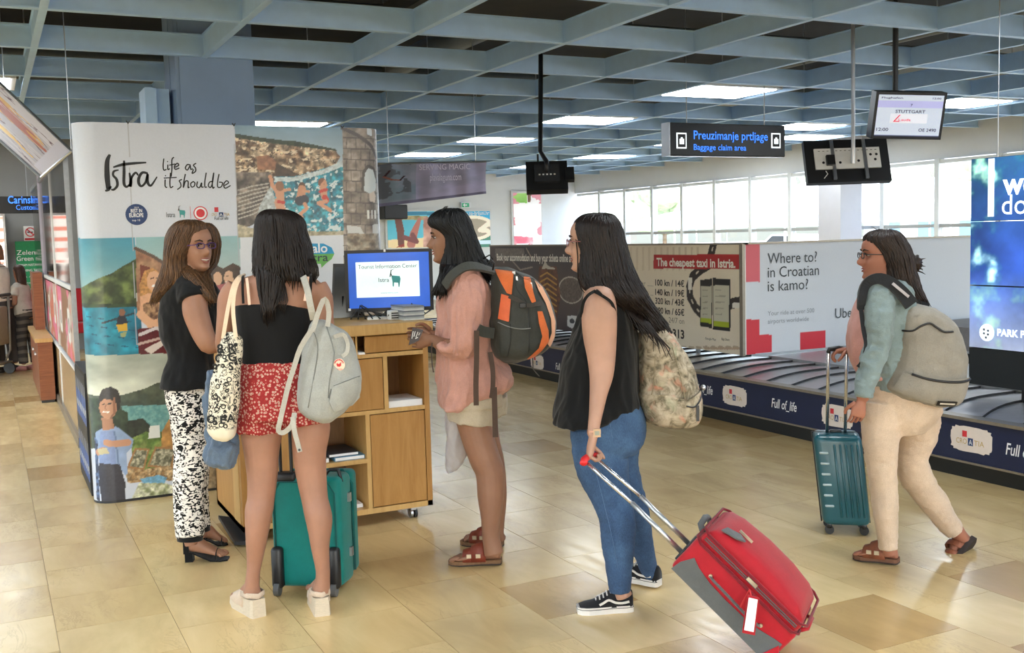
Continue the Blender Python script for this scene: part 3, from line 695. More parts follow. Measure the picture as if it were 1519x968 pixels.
MB().tube([pp-u*0.05, (pp[0], pp[1], 4.31)], 0.017, 10).build('ceiling_pole', steel, t)
MB().tube([a0-r*w*0.28-u*h*0.25, a0-r*w*0.27-u*h*0.34+nrm*0.02, a0-r*w*0.31-u*h*0.42], 0.004, 5).build('cable', white_pl, t)
# smaller black monitor from behind
t, c, r, u, nrm, w, h = monitor('rear_view_monitor', 'small black monitor seen from behind, hanging left of the window pillar row', [(778,240),(839,238),(845,280),(783,282)], 9.6, 9.5, None, depth=0.09)
t['label'] = 'small black monitor seen from behind, hanging right of the purple banner'
MB().obox(c+nrm*0.03, r*w*0.3, u*h*0.3, nrm*0.02).build('rear_bulge', dark_metal, t)
MB().obox(c+r*w*0.55, r*0.04, u*h*0.22, nrm*0.03).build('junction_box', black_pl, t)
for k in range(5): MB().obox(c+nrm*0.052+r*w*(-0.18+k*0.09)-u*h*0.06, r*0.008, u*0.006, nrm*0.002).build('socket', white_pl, t)
MB().tube([c+nrm*0.05, c+nrm*0.07+u*h*0.35, c+nrm*0.03+u*h*0.8-r*0.05, (c[0], c[1], 4.31)], 0.022, 8).build('ceiling_arm', black_pl, t, smooth=True)
MB().tube([c-r*w*0.2+u*h*0.4, c-r*w*0.2+u*h*0.75], 0.01, 6).build('stay', black_pl, t)
# wire hanging at the right
q = P(1481, 150, 7.6); wv = MB().tube([(q[0], q[1], 4.31), (q[0], q[1], 2.0)], 0.004, 5); o = tag(wv.build('hanging_wire', steel), 'thin steel wire hanging from the ceiling above the video wall', 'wire')
# ============================================================ PRINTED DISPLAY WALL
YB = 6.77
bw = thing('display_wall', 'tall printed pop-up display wall with rounded ends and holiday pictures', 'display wall', (1.46, 6.9, 0))
RA = 0.12; XL_, XR_ = 0.62, 2.30
def wrap(u, v):
    x = np.array(u, float); y = np.full_like(u, YB)
    l = u < XL_; a = np.clip((XL_-u)/RA, 0, math.pi); x = np.where(l, XL_-RA*np.sin(a), x); y = np.where(l, YB+RA-RA*np.cos(a), y)
    l = u > XR_; a = np.clip((u-XR_)/RA, 0, math.pi); x = np.where(l, XR_+RA*np.sin(a), x); y = np.where(l, YB+RA-RA*np.cos(a), y)
    return x, y, v
mb_ = lambda px, py: (onY(px, py, YB)[0], onY(px, py, YB)[2])
cv = Canvas(XL_-RA*math.pi, XR_+RA*math.pi, 0.015, 2.31, 0.0052, (204,211,224)); cv.map = mb_
c = cv
# lake and kayak picture
c.grad([(60,354),(200,352),(205,460),(60,462)], (62,146,172), (196,212,206), nz=.08, sc=5)
c.poly([(60,440),(120,425),(150,411),(166,405),(183,394),(203,383),(206,462),(60,462)], (52,66,38), col2=(104,120,66), nz=.35, sc=16)
c.poly([(60,452),(206,450),(206,460),(60,462)], (34,50,34), col2=(60,84,50), sc=20)
c.poly([(60,458),(208,455),(212,526),(60,530)], (26,112,138), col2=(34,140,164), nz=.3, sc=9, seed=5)
for k in range(16): c.line([(125+k*5.1,470+(k*13) % 50),(133+k*5.1,471+(k*13) % 50)], 0.007, (20,86,112))
c.line([(152,479),(200,464)], 0.012, (40,60,70)); c.poly([(172,480),(189,476),(189,490),(176,492)], (212,168,56)); c.poly([(175,470),(181,463),(187,471),(190,479),(172,482)], (32,36,48)); c.ell((181,463), .018, .022, (140,96,72)); c.poly([(178,494),(188,491),(186,499),(180,500)], (150,160,110))
# friends at the car
c.grad([(201,352),(357,350),(357,450),(203,455)], (140,186,192), (214,206,196), nz=.06, sc=6)
c.poly([(201,370),(225,380),(250,395),(252,470),(204,470)], (150,104,80), col2=(176,136,104), nz=.2, sc=22); c.line([(201,368),(225,379),(250,394)], .02, (96,74,62))
c.poly([(208,392),(222,396),(222,420),(208,420)], (120,60,46)); 
c.poly([(206,425),(214,402),(226,397),(236,404),(240,420),(246,450),(240,470),(210,455)], (196,142,84), nz=.3, sc=40)
c.ell((229,417), .045, .062, (222,172,136)); c.line([(226,424),(234,423)], .012, (250,245,240)); c.line([(224,413),(228,412)], .008, (70,46,36)); c.line([(232,412),(236,412)], .008, (70,46,36))
c.poly([(207,440),(222,434),(234,440),(248,458),(250,488),(224,484),(208,460)], (220,168,132), nz=.08); c.poly([(212,450),(234,446),(240,470),(228,474),(214,466)], (94,64,48), col2=(190,150,110), sc=60)
c.line([(209,466),(226,483),(250,486)], .05, (222,172,136))
c.poly([(203,488),(235,484),(250,492),(357,480),(357,524),(206,526)], (92,22,30), nz=.2); c.line([(208,496),(232,486),(250,494)], .02, (210,200,200)); c.line([(206,510),(250,498)], .016, (196,170,160)); c.poly([(214,518),(244,502),(250,506),(224,525)], (220,206,196))
c.poly([(300,400),(320,392),(334,400),(334,440),(304,446)], (60,42,34), nz=.2); c.ell((323,413), .028, .042, (216,172,140))
c.poly([(331,398),(345,390),(358,396),(358,430),(336,432)], (66,44,34), nz=.25, sc=40); c.ell((340,412), .033, .045, (222,178,146)); c.line([(336,409),(338,409)], .007, (60,40,34)); c.poly([(344,396),(357,396),(360,430),(350,434),(346,412)], (60,40,32), nz=.3, sc=40); c.line([(336,418),(342,419)], .008, (245,235,228)); c.poly([(316,424),(358,428),(358,480),(310,470)], (232,226,222), nz=.06)
c.poly([(318,424),(334,420),(338,430),(322,440)], (170,90,96))
# market stall
c.grad([(60,530),(360,520),(360,598),(60,600)], (172,180,166), (206,206,190), nz=.3, sc=4)
c.poly([(60,590),(180,586),(215,576),(232,568),(262,562),(360,566),(360,610),(60,612)], (66,78,70), col2=(88,96,78), nz=.25, sc=14)
c.poly([(180,602),(360,596),(360,640),(190,644)], (96,150,150), col2=(128,176,170), nz=.1)
c.poly([(60,600),(150,590),(190,612),(190,660),(60,680)], (52,66,46), nz=.4, sc=20)
c.poly([(190,624),(212,620),(222,630),(222,656),(196,668),(188,640)], (46,52,40), nz=.4, sc=20)
c.poly([(195,650),(216,640),(240,640),(262,652),(262,700),(196,700)], (92,118,58), col2=(136,150,84), nz=.35, sc=30)
c.poly([(222,632),(236,630),(237,648),(220,650)], (226,228,222)); c.poly([(240,640),(256,612),(300,612),(300,700),(238,700)], (188,140,82), nz=.3, sc=18)
for (x0, y0, x1, y1) in ((192,664,222,694),(222,662,262,692)):
    c.poly([(x0+8,y0),(x1,y0+1),(x1-8,y1+3),(x0-4,y1)], (164,122,80)); c.poly([(x0+10,y0+3),(x1-3,y0+4),(x1-10,y1),(x0,y1-3)], (96,96,78), col2=(196,190,164), nz=.3, sc=70)
c.poly([(184,694),(215,696),(250,690),(262,700),(262,712),(190,716)], (140,108,72), col2=(206,180,140), nz=.4, sc=50)
c.poly([(207,710),(236,704),(248,708),(244,716),(214,718)], (116,172,204), nz=.25, sc=40)
c.poly([(196,738),(206,716),(244,716),(262,722),(262,745),(196,746)], (126,134,92), col2=(222,222,196), nz=.3, sc=36, seed=8)
c.poly([(262,690),(360,680),(360,740),(262,742)], (120,96,66), col2=(160,140,110), nz=.35, sc=30)
# the man at the stall
c.poly([(138,644),(150,636),(172,632),(184,640),(198,652),(196,662),(188,672),(190,700),(186,705),(176,690),(146,690),(142,670)], (150,172,206), nz=.08, sc=12)
c.poly([(148,640),(170,638),(172,688),(146,688)], (136,156,200), nz=.06); c.line([(170,640),(178,704)], .01, (110,132,170))
c.poly([(145,688),(178,688),(186,716),(186,748),(150,748),(145,720)], (46,44,54), nz=.15); c.poly([(137,650),(143,655),(146,748),(138,744)], (40,44,62), col2=(96,120,160), sc=50)
c.poly([(150,620),(166,618),(170,636),(152,638)], (178,128,98)); c.ell((160,604), .052, .072, (196,144,112)); c.poly([(146,600),(147,586),(152,577),(164,573),(175,578),(179,590),(178,606),(173,610),(172,598),(164,592),(154,592),(149,596)], (44,38,34), nz=.3, sc=60); c.line([(157,600),(156,606),(158,607)], .006, (150,100,76)); c.line([(169,590),(170,612),(164,620)], .012, (150,104,80))
c.line([(153,611),(161,611)], .009, (248,242,236)); c.line([(152,600),(155,599)], .007, (40,30,26)); c.line([(160,599),(165,598)], .007, (40,30,26)); c.line([(172,658),(190,656),(164,658),(158,656)], .04, (200,148,116)); c.line([(144,672),(154,668)], .04, (200,148,116)); c.poly([(142,668),(158,664),(162,672),(146,676)], (200,190,150))
# rocky cove with swimmers
c.grad([(348,180),(508,180),(513,260),(350,260)], (122,152,172), (196,206,208), nz=.12, sc=5)
cl = [(349,200),(360,204),(400,210),(436,213),(465,216),(497,223),(505,232),(499,242),(508,250),(478,254),(450,262),(420,268),(424,280),(350,290)]
c.poly(cl, (96,70,50), col2=(214,190,156), nz=.7, sc=22, seed=21); m_ = c.inside(cl); r_ = np.abs(fbm(c.u*14+c.v*9, c.v*30-c.u*6, 5, 61)-.5); c.put(m_ & (r_ < .018), (66,48,38)); c.put(m_ & (fbm(c.u*34, c.v*60, 3, 15) > .66), (232,214,184))
c.poly([(349,198),(380,203),(420,208),(438,209),(498,221),(500,224),(440,217),(400,212),(349,204)], (50,62,40), nz=.4, sc=30)
c.poly([(408,240),(430,252),(450,262),(420,266),(408,262)], (74,56,44), nz=.4, sc=20); c.poly([(380,232),(398,230),(410,240),(408,252),(382,252)], (160,112,84), nz=.3, sc=22)
c.poly([(404,262),(434,262),(480,250),(508,240),(514,345),(400,345)], (28,110,134), col2=(60,160,176), nz=.55, sc=26, seed=33)
c.poly([(405,262),(434,263),(480,251),(508,238),(510,246),(480,258),(440,268),(405,270)], (200,214,216), nz=.2, sc=30)
c.put(c.inside([(404,265),(508,245),(513,344),(400,344)]) & (fbm(c.u*50, c.v*50, 3, 77) > 0.64), (214,230,232))
c.poly([(350,255),(402,256),(408,266),(398,285),(410,300),(395,322),(370,336),(352,334)], (70,64,62), col2=(148,134,122), nz=.5, sc=20, seed=41)
for k in range(8): c.line([(354,282+k*6),(374,276+k*6),(398,272+k*5)], .008, (186,180,170))
c.poly([(385,305),(402,275),(410,300),(415,322),(390,344),(378,340)], (184,192,194), nz=.35, sc=40)
c.poly([(352,332),(372,338),(400,344),(513,342),(513,350),(352,352)], (196,186,160), col2=(150,140,110), nz=.3, sc=30)
sk_ = (214,156,124)
c.line([(401,262),(404,275),(413,288)], .025, sk_); c.line([(414,276),(416,296)], .055, sk_); c.line([(420,282),(430,281)], .02, sk_); c.ell((415,276), .028, .032, (150,104,76)); c.line([(414,300),(418,314)], .06, sk_); c.line([(413,299),(421,300)], .02, (196,50,46)); c.line([(418,310),(424,318)], .04, sk_)
c.ell((448,276), .024, .028, (96,66,52)); c.line([(448,281),(446,292)], .055, (206,148,116)); c.line([(449,283),(458,284)], .018, sk_); c.line([(444,298),(452,296)], .06, (40,48,66)); c.line([(452,302),(455,309),(446,317),(447,322)], .024, sk_)
c.ell((478,271), .028, .032, (132,84,62)); c.line([(479,278),(481,292)], .045, sk_); c.line([(475,284),(484,281)], .02, (206,60,50)); c.line([(482,293),(484,297)], .04, (206,60,50)); c.line([(484,298),(472,301),(484,308),(490,312)], .024, sk_); c.line([(476,276),(482,268),(484,275)], .016, sk_)
# white field with logos, ruin picture
c.poly([(356,352),(513,348),(516,800),(360,800)], (222,226,232)); c.poly([(508,180),(600,180),(600,800),(514,800)], (116,104,94), col2=(158,146,134), nz=.35, sc=15, seed=52)
for k in range(12):
    c.line([(510,204+k*16),(566,206+k*16)], .008, (72,64,60), alpha=.7)
    for j in range(4): c.line([(514+j*14+(k % 2)*7,206+k*16),(514+j*14+(k % 2)*7,220+k*16)], .006, (76,66,62), alpha=.7)
c.poly([(544,188),(553,192),(553,202),(545,199)], (206,212,216)); c.line([(508,190),(530,200),(552,216),(563,232)], .025, (84,76,72))
c.poly([(539,282),(540,258),(546,249),(555,252),(561,268),(560,282),(548,287)], (196,204,206)); c.line([(538,282),(539,256),(546,246),(557,250),(564,268)], .02, (74,66,60)); c.poly([(548,287),(556,283),(560,290),(558,300),(548,298)], (206,190,176))
for x in (545,551,557): c.poly([(x,312),(x+2.5,311),(x+3,324),(x,324)], (220,220,214)); 
c.poly([(514,334),(534,336),(540,346),(516,346)], (206,206,202)); c.poly([(553,333),(566,332),(567,346),(553,346)], (196,196,194)); c.poly([(515,347),(567,346),(567,380),(516,382)], (110,92,74), col2=(170,160,140), nz=.4, sc=24)
# thin joints of the print strips
c.line([(190,182),(203,525)], .004, (168,172,180)); c.line([(347,189),(356,440)], .004, (178,182,190))
pm = printed('display_print', 0.32, coat=0.25)
cv.mesh('printed_panel', wrap, pm, bw)
MB().box((XL_, YB+2*RA-0.004, 0.015), (XR_, YB+2*RA, 2.31)).build('back_panel', wall_g, bw)
b = MB(); ring = [(XL_-RA*math.sin(a), YB+RA-RA*math.cos(a)) for a in np.linspace(math.pi, 0, 12)]+[(XR_+RA*math.sin(a), YB+RA-RA*math.cos(a)) for a in np.linspace(0, math.pi, 12)]
b.prism([(x, y, 0.0) for x, y in ring], (0, 0, 0.016)).build('foot_rail', black_pl, bw)
for px in (190, 347, 508):
    q = onY(px, 183, YB-0.004); MB().prism([(q[0]-.012, YB-.003, 2.322), (q[0], YB-.003, 2.30), (q[0]+.012, YB-.003, 2.322), (q[0]+.006, YB-.003, 2.322), (q[0], YB-.003, 2.31), (q[0]-.006, YB-.003, 2.322)], (0, .01, 0)).build('hook', black_pl, bw)
# brush lettering "Istra": strokes with swelling width
ink = mat('brush_ink', S(36,38,40), 0.6)
YF = YB-0.003
def brush(pts, ws, par=bw, m=ink, name='brush_stroke', k=1.0):
    P3 = [onY(px, py, YF) for px, py in pts]
    # smooth through the points
    out = []; W2 = []
    for i in range(len(P3)-1):
        p0, p1, p2, p3 = P3[max(i-1, 0)], P3[i], P3[i+1], P3[min(i+2, len(P3)-1)]
        for t in np.linspace(0, 1, 7)[:-1]:
            out.append(0.5*((2*p1)+(-p0+p2)*t+(2*p0-5*p1+4*p2-p3)*t*t+(-p0+3*p1-3*p2+p3)*t**3)); W2.append(ws[i]*(1-t)+ws[i+1]*t)
    out.append(P3[-1]); W2.append(ws[-1]); L = []; R2 = []
    for i, p in enumerate(out):
        d = out[min(i+1, len(out)-1)]-out[max(i-1, 0)]; d = d/(np.linalg.norm(d)+1e-9); n_ = np.array([-d[2], 0, d[0]]); w = W2[i]*k*0.0044/2
        L.append(p+n_*w); R2.append(p-n_*w)
    vs = L+R2; n_ = len(L); b = MB(); b.add(vs, [(i, i+1, n_+i+1, n_+i) for i in range(n_-1)]); return b.build(name, m, par, fix=False)
brush([(163,229),(159,240),(159,262),(161,280)], [3,6,7,6]); brush([(156,283),(161,281),(165,276)], [2,4,2])
brush([(176,252),(169,254),(168,260),(173,266),(174,275),(169,281),(165,281)], [1.5,3,3,3.5,3.5,3,2])
brush([(184,238),(184,255),(184,272),(188,277),(193,272)], [2.5,4,4,3,1.5]); brush([(168,248),(182,244),(200,242),(217,241)], [2,4,3.5,2])
brush([(192,256),(194,268),(193,277),(195,264),(201,256),(205,260)], [2,4,4,3,3,2]); 
brush([(219,257),(211,256),(206,264),(206,272),(210,276),(216,270),(219,258),(219,270),(224,275),(233,262)], [3,3.5,4,4,3,3,3,4,3,1.5])
def scr_(s): 
    for pts, w in s: brush(pts, [w]*len(pts), k=0.55)
# "life as" / "it should be"
scr_([([(243,235),(242,245),(243,252),(247,251)],3),([(249,244),(249,251),(252,250)],3),([(248,239),(249,240)],3),([(258,233),(255,237),(255,250),(254,262)],3),([(251,245),(260,243)],2.5),([(260,248),(265,245),(263,242),(259,246),(260,251),(266,249)],3),
      ([(283,245),(278,244),(275,249),(278,252),(282,246),(283,251),(286,250)],3),([(291,242),(287,245),(290,249),(290,254),(285,257),(287,251)],3)])
scr_([([(245,266),(245,276),(248,278)],3),([(245,260),(246,261)],3),([(253,256),(252,270),(253,278),(257,276)],3),([(243,264),(262,263)],2.5),
      ([(270,266),(266,268),(268,272),(268,277),(263,281)],3),([(275,258),(273,268),(272,278),(275,269),(279,269),(279,278),(281,277)],3),([(287,269),(283,272),(284,277),(288,276),(289,271),(286,269)],3),
      ([(293,269),(292,276),(296,278),(299,271),(299,277),(302,277)],3),([(306,256),(304,268),(304,277),(307,277)],3),([(315,269),(311,270),(309,275),(312,278),(315,272),(317,256),(315,272),(316,279),(318,277)],3),
      ([(325,258),(323,268),(323,277),(328,277),(330,271),(325,270)],3),([(333,275),(339,271),(336,268),(332,273),(334,279),(342,275)],3)])
# small logos
def blab(s, px0, px1, py, h, m, **k): p0, p1 = onY(px0, py, YF-.002), onY(px1, py, YF-.002); lettering(s, p0, (1, 0, 0), (0, 0, 1), h, m, bw, width=p1[0]-p0[0], **k)
def disc(px, py, r, m, name='round_logo', y=YF, n=28, par=bw): q = onY(px, py, y); return MB().tube([(q[0], y, q[2]), (q[0], y-.0015, q[2])], r, n).build(name, m, par)
disc(202.5, 318, 0.064, bluep); blab('BEST IN', 194, 211, 315, 0.03, whp, bold=.02); blab('EUROPE', 192, 213, 322, 0.034, whp, bold=.02); blab('top 10', 196, 208, 328, 0.018, whp); blab('2019', 199, 206, 309, 0.014, whp)
teal_l = mat('print_teal', S(60,150,150), 0.5)
blab('Istra', 247, 260, 322, 0.045, dgt)
def goat(px, py, k, place, par, m1=teal_l, m2=ink):
    g1 = [(0,-3),(1,-5),(11,-4),(12,0),(11,5),(10,11),(9,11),(8.5,5),(3,4.5),(2.5,10),(1,10),(1,4)]; g2 = [(0,-3),(1,-4),(-0.5,-8),(0,-12),(4,-14),(-1,-12.6),(-1.6,-9),(-3,-3.5),(-1.6,-3),(-1,-6)]
    for g, m in ((g1, m1), (g2, m2)): MB().prism([place(px+x*k, py+y*k) for x, y in g], (0, -.001, 0)).build('goat_logo', m, par)
goat(266, 315, 0.75, lambda a, b: onY(a, b, YF), bw)
brush([(282,306),(283,324)], [1, 1], m=redp, k=.5); disc(297.5, 316, 0.043, redp); disc(297.5, 316, 0.037, whp, y=YF-.0016); disc(297.5, 316, 0.026, redp, y=YF-.0032); blab('best', 292, 303, 318, .02, whp)
q = onY(321, 311, YF); MB().box((q[0]-.012, YF-.001, q[2]-.014), (q[0]+.012, YF, q[2]+.016)).build('red_square', redp, bw)
blab('CRO', 314, 322, 320, .026, goldp); q = onY(328, 318, YF); MB().box((q[0]-.013, YF-.001, q[2]-.014), (q[0]+.013, YF, q[2]+.014)).build('blue_square', bluep, bw); blab('A', 325.5, 330.5, 320.5, .026, whp); blab('TIA', 332, 341, 320, .026, goldp); blab('Full of life', 318, 339, 326, .03, ink, shear=.2)
# speech balloon "Halo Istra"
q = [onY(a, b, YF) for a, b in ((448,377),(452,365),(462,361),(480,361),(492,367),(496,376),(492,384),(484,390),(477,397),(476,391),(460,391),(450,386))]
MB().prism(q[:1]+q[1:6], (0, -.001, 0)).build('balloon_top', mat('print_sky_blue', S(40,150,200), .5), bw)
MB().prism([q[0]]+q[5:], (0, -.001, 0)).build('balloon_bottom', mat('print_leaf_green', S(110,180,90), .5), bw)
blab('Halo', 450, 486, 375, .085, whp, bold=.02); blab('Istra', 452, 487, 388, .075, dgt, bold=.01)

# ============================================================ WOODEN INFORMATION COUNTER
def wood(name, c1, c2, ax=(1, 1, 14)):
    t = NT(name); v = t.coord('Object', ax); n = t.noise(v, 3.2, 6, 0.65, 1.2)
    t.link(t.ramp(n, [(0.3, c1), (0.7, c2)]), t.b.inputs['Base Color']); t.set(Roughness=0.42); t.bump(n, 0.05); return t.m
beech = wood('beech_veneer', S(160,112,54), S(182,136,76), (6, 6, 0.7)); beech_e = wood('beech_edge', S(186,146,86), S(206,168,108), (6, 6, 1)); inner = wood('beech_inside', S(120,84,50), S(146,106,66), (6, 6, .7))
KX0, KX1, KY0, KY1 = 1.105, 2.165, 5.42, 6.12
kt = thing('information_counter', 'light wooden information counter on castors with open compartments and doors', 'counter', ((KX0+KX1)/2, 5.75, 0))
MB().box((KX0-.01, KY0-.015, 1.052), (KX1+.03, KY1+.02, 1.112), .004).build('counter_top', beech_e, kt)
MB().box((KX0, KY0, .07), (KX0+.03, KY1, 1.052)).build('side_panel', beech, kt); MB().box((KX1-.03, KY0, .07), (KX1, KY1, 1.052)).build('side_panel', beech, kt)
MB().box((KX0, KY1-.02, .07), (KX1, KY1, 1.052)).build('back_panel', beech, kt); MB().box((KX0, KY0, .07), (KX1, KY1, .10)).build('bottom_panel', beech_e, kt)
for x in (1.80, 1.46): MB().box((x-.012, KY0+.002, .10), (x+.012, KY1-.02, .62)).build('divider', beech_e, kt)
MB().box((1.90, KY0+.002, .62), (1.925, KY1-.02, .93)).build('divider', beech_e, kt); 
for z, a, b in ((.62, KX0+.03, KX1-.03), (.93, KX0+.03, KX1-.03), (.355, KX0+.03, 1.79)): MB().box((a, KY0+.001, z), (b, KY1-.02, z+.022)).build('shelf', beech_e, kt)
MB().box((KX0+.03, KY1-.3, .1), (KX1-.03, KY1-.29, 1.05)).build('inner_back', inner, kt)
def door(x0, x1, z0, z1, nm='door'):
    MB().box((x0, KY0-.002, z0), (x1, KY0+.016, z1), .003).build(nm, beech, kt)
door(1.815, KX1-.034, .105, .615); door(1.60, 1.896, .645, .925); door(KX0+.034, 1.445, .105, .615); door(KX0+.034, 1.59, .645, .925)
door(1.80, KX1-.034, .957, 1.047, 'drawer'); door(KX0+.034, 1.74, .957, 1.047, 'drawer')
MB().box((1.748, KY0+.002, .95), (1.758, KY1-.3, 1.052)).build('divider', beech_e, kt)
for z in (.1,): MB().box((KX0-.003, KY0+.05, z), (KX0, KY0+.2, z+.9)).build('edge_strip', beech_e, kt)
for (x, y) in ((KX1-.1, KY0+.06), (KX1-.1, KY1-.08), (KX0+.1, KY1-.08), (KX0+.1, KY0+.08)):
    MB().box((x-.016, y-.02, .045), (x+.016, y+.02, .072)).build('castor_bracket', steel, kt)
    for s_ in (-1, 1): MB().tube([(x+s_*.006, y, .028), (x+s_*.02, y, .028)], .028, 14).build('castor_wheel', steel if s_ < 0 else dark_metal, kt)
MB().prism([(KX0-.05, 5.42, .012), (KX0+.02, 5.38, .012), (KX0+.06, 5.9, .012), (KX0-.02, 6.0, .012)], (0, 0, .02)).build('foot_plate', dark_metal, kt)
# leaflets and folders
def flat(name, label, cat, x, y, z, w, d, h, m, group=None, n=1):
    t = thing(name, label, cat, (x, y, z), group)
    MB().box((x-w/2, y-d/2, z), (x+w/2, y+d/2, z+h)).build('cover', m, t); MB().box((x-w/2+.004, y-d/2-.001, z+.15*h), (x+w/2-.004, y+d/2-.004, z+.85*h)).build('pages', whp, t); return t
pap = mat('leaflet_blue', S(88,140,170), .5); pdk = mat('folder_dark', S(40,44,52), .5)
flat('leaflet_stack', 'stack of white leaflets in the upper right compartment of the counter', 'leaflets', 2.03, 5.56, .642, .2, .24, .035, whp, 'paper in the counter compartments')
flat('folder_stack', 'dark folders on blue booklets in the middle open compartment', 'folders', 1.70, 5.58, .377, .17, .26, .022, pap, 'paper in the counter compartments'); flat('dark_folder', 'dark folder lying on top of the blue booklets', 'folder', 1.67, 5.58, .40, .17, .24, .018, pdk)
flat('white_booklet', 'small white booklet left of the blue booklets in the counter', 'booklet', 1.535, 5.53, .377, .1, .14, .02, whp, 'paper in the counter compartments')
flat('paper_stack', 'white papers at the bottom compartment of the counter', 'papers', 1.66, 5.6, .102, .22, .26, .02, whp, 'paper in the counter compartments')
flat('brochure_pile', 'pale paper stub sticking from the small slot under the counter top', 'papers', 1.775, 5.5, .953, .035, .2, .012, whp)
b0 = None
for k in range(9):
    z = 1.113+k*.009; o = MB().box((2.07-.002*(k % 3), 5.52+.004*(k % 2), z), (2.19+.002*(k % 2), 5.74, z+.0075)).build('brochure', mat('brochure_%d' % (k % 3), S(*[(214,214,210),(176,180,180),(120,124,130)][k % 3]), .5))
    tag(o, 'thin pale brochure in the pile beside the counter monitor, %s' % ['lowest', 'second from below', 'third from below', 'fourth from below', 'in the middle', 'fourth from the top', 'third from the top', 'second from the top', 'topmost'][k], 'brochure', 'pile of brochures on the counter')
# monitor showing the tourist information slide
tl, tr_, br, bl_ = [P(x, y, 6.05) for x, y in ((511,371),(642,369),(642,459),(514,464))]
c0 = (tl+tr_+br+bl_)/4; r = np.array([.93, -.36, 0]); r /= np.linalg.norm(r); u = np.array([0, 0, 1.]); nrm = np.cross(r, u); w = np.linalg.norm((tr_-tl+br-bl_)/2); h = np.linalg.norm((tl-bl_+tr_-br)/2)
mt = thing('tourist_information_monitor', 'black computer monitor showing a white Tourist Information Center slide on blue', 'monitor', (c0[0], c0[1], 1.112))
MB().obox(c0-nrm*.02, r*w/2, u*h/2, nrm*.02).build('case', black_pl, mt)
cs = Canvas(-w/2+.02, w/2-.02, -h/2+.022, h/2-.018, .0035, (30,84,180)); cs.put((np.abs(cs.u+.008) < w*.36) & (cs.v > -h*.27) & (cs.v < h*.31), (216,232,232)); k_ = fbm(cs.u*4, cs.v*4, 3, 4); cs.c *= (0.85+.3*k_)[..., None]; cs.c = np.clip(cs.c, 0, 255)
cs.mesh('display', lambda a, b: tuple((c0+nrm*.0015)[i]+r[i]*a+u[i]*b for i in range(3)), printed('lit_desktop', .3, emit=.75), mt)
def m2(s, fu, fv, size, width, m): lettering(s, c0+nrm*.003+r*(fu*w)+u*(fv*h), r, u, size, m, mt, width=width*w)
m2('Tourist Information Center', -.345, .2, .034, .67, dgt); m2('Istra', -.12, -.02, .034, .12, dgt); m2('www.istra.com', -.1, -.21, .014, .2, lgt)
goat(0, 0, 1, lambda a, b: c0+nrm*.003+r*(.03*w+a*.0042)+u*(.02*h-b*.0042), mt)
MB().obox(c0+nrm*.002-r*w*.46-u*h*.455, r*.007, u*.007, nrm*.0006).build('badge', whp, mt)
MB().obox(c0+nrm*.002-r*w*.04+u*h*.487, r*.006, u*.008, nrm*.001).build('badge', whp, mt)
MB().obox(c0*[1,1,0]-nrm*.07+[0,0,1.2], r*.03, nrm*.015, u*.08).build('stand_neck', black_pl, mt); MB().obox(c0*[1,1,0]-nrm*.03+[0,0,1.12], r*.13, nrm*.09, u*.0075).build('stand_foot', white_pl, mt)
# second, darker monitor behind it
q = P(502, 430, 6.2); t = thing('dark_monitor', 'switched-off black monitor half hidden behind the lit monitor', 'monitor', (q[0], q[1], 1.112))
tl, tr_, br, bl_ = [P(x, y, 6.22) for x, y in ((494,391),(540,391),(540,472),(491,478))]
MB().prism([tl, tr_, br, bl_], nrm*-.035).build('case', black_pl, t); MB().prism([tl*.94+br*.06, tr_*.94+bl_*.06, br*.94+tl*.06, bl_*.94+tr_*.06], nrm*.002).build('display', mat('black_glass', S(8,9,10), .1), t)
MB().box((q[0]+.02, q[1], 1.112), (q[0]+.12, q[1]+.1, 1.24)).build('stand', black_pl, t)
cb = MB()
for k in range(9):
    a = k*.9; q0 = P(520+k*11, 472, 6.0); q0[2] = 1.118; cb.tube([q0, q0+[.04*math.cos(a), .04*math.sin(a), .05+.03*math.sin(k)], q0+[.09, .02*math.cos(a), .012], q0+[.14, .0, .04*(k % 3)*.5+.005]], .0045, 6)
tag(cb.build('cable_bundle', black_pl, smooth=True), 'tangle of black cables under the lit monitor on the counter', 'cables')
MB_k = thing('router', 'small white box with black cables under the counter monitor', 'box', P(585, 468, 5.98)*[1, 1, 0]+[0, 0, 1.112]); q = P(585, 468, 5.98)
MB().box((q[0]-.035, q[1]-.03, 1.112), (q[0]+.035, q[1]+.03, 1.165), .004).build('case', white_pl, MB_k)
for k in range(3): MB().box((q[0]-.028, q[1]-.032, 1.122+k*.013), (q[0]+.028, q[1]-.029, 1.128+k*.013)).build('port', black_pl, MB_k)

# ============================================================ GLASS PARTITION AND PASSAGE AT THE LEFT
gp = thing('glass_partition', 'tall reflective glass partition with posters low down, beside the display wall', 'partition', (.58, 12, 0))
gm = NT('partition_glass'); tr = gm.add('ShaderNodeBsdfTransparent'); tr.inputs[0].default_value = (.82, .84, .84, 1); gl = gm.add('ShaderNodeBsdfGlossy'); gl.inputs['Roughness'].default_value = .06
fr = gm.add('ShaderNodeFresnel'); fr.inputs[0].default_value = 1.7; mx = gm.add('ShaderNodeMixShader'); gm.link(fr.outputs[0], mx.inputs[0]); gm.link(tr.outputs[0], mx.inputs[1]); gm.link(gl.outputs[0], mx.inputs[2]); gm.link(mx.outputs[0], gm.out.inputs[0]); gm = gm.m
for k in range(3):
    y = 8.8+k*2.17; MB().box((.575, y, .62), (.587, y+2.16, 2.3)).build('pane', gm, gp); MB().box((.575, y, .0), (.587, y+2.16, .6)).build('lower_pane', mat('lower_panel', S(176,150,112), .25), gp)
    MB().box((.565, y-.02, 0), (.6, y+.02, 2.34)).build('post', steel, gp)
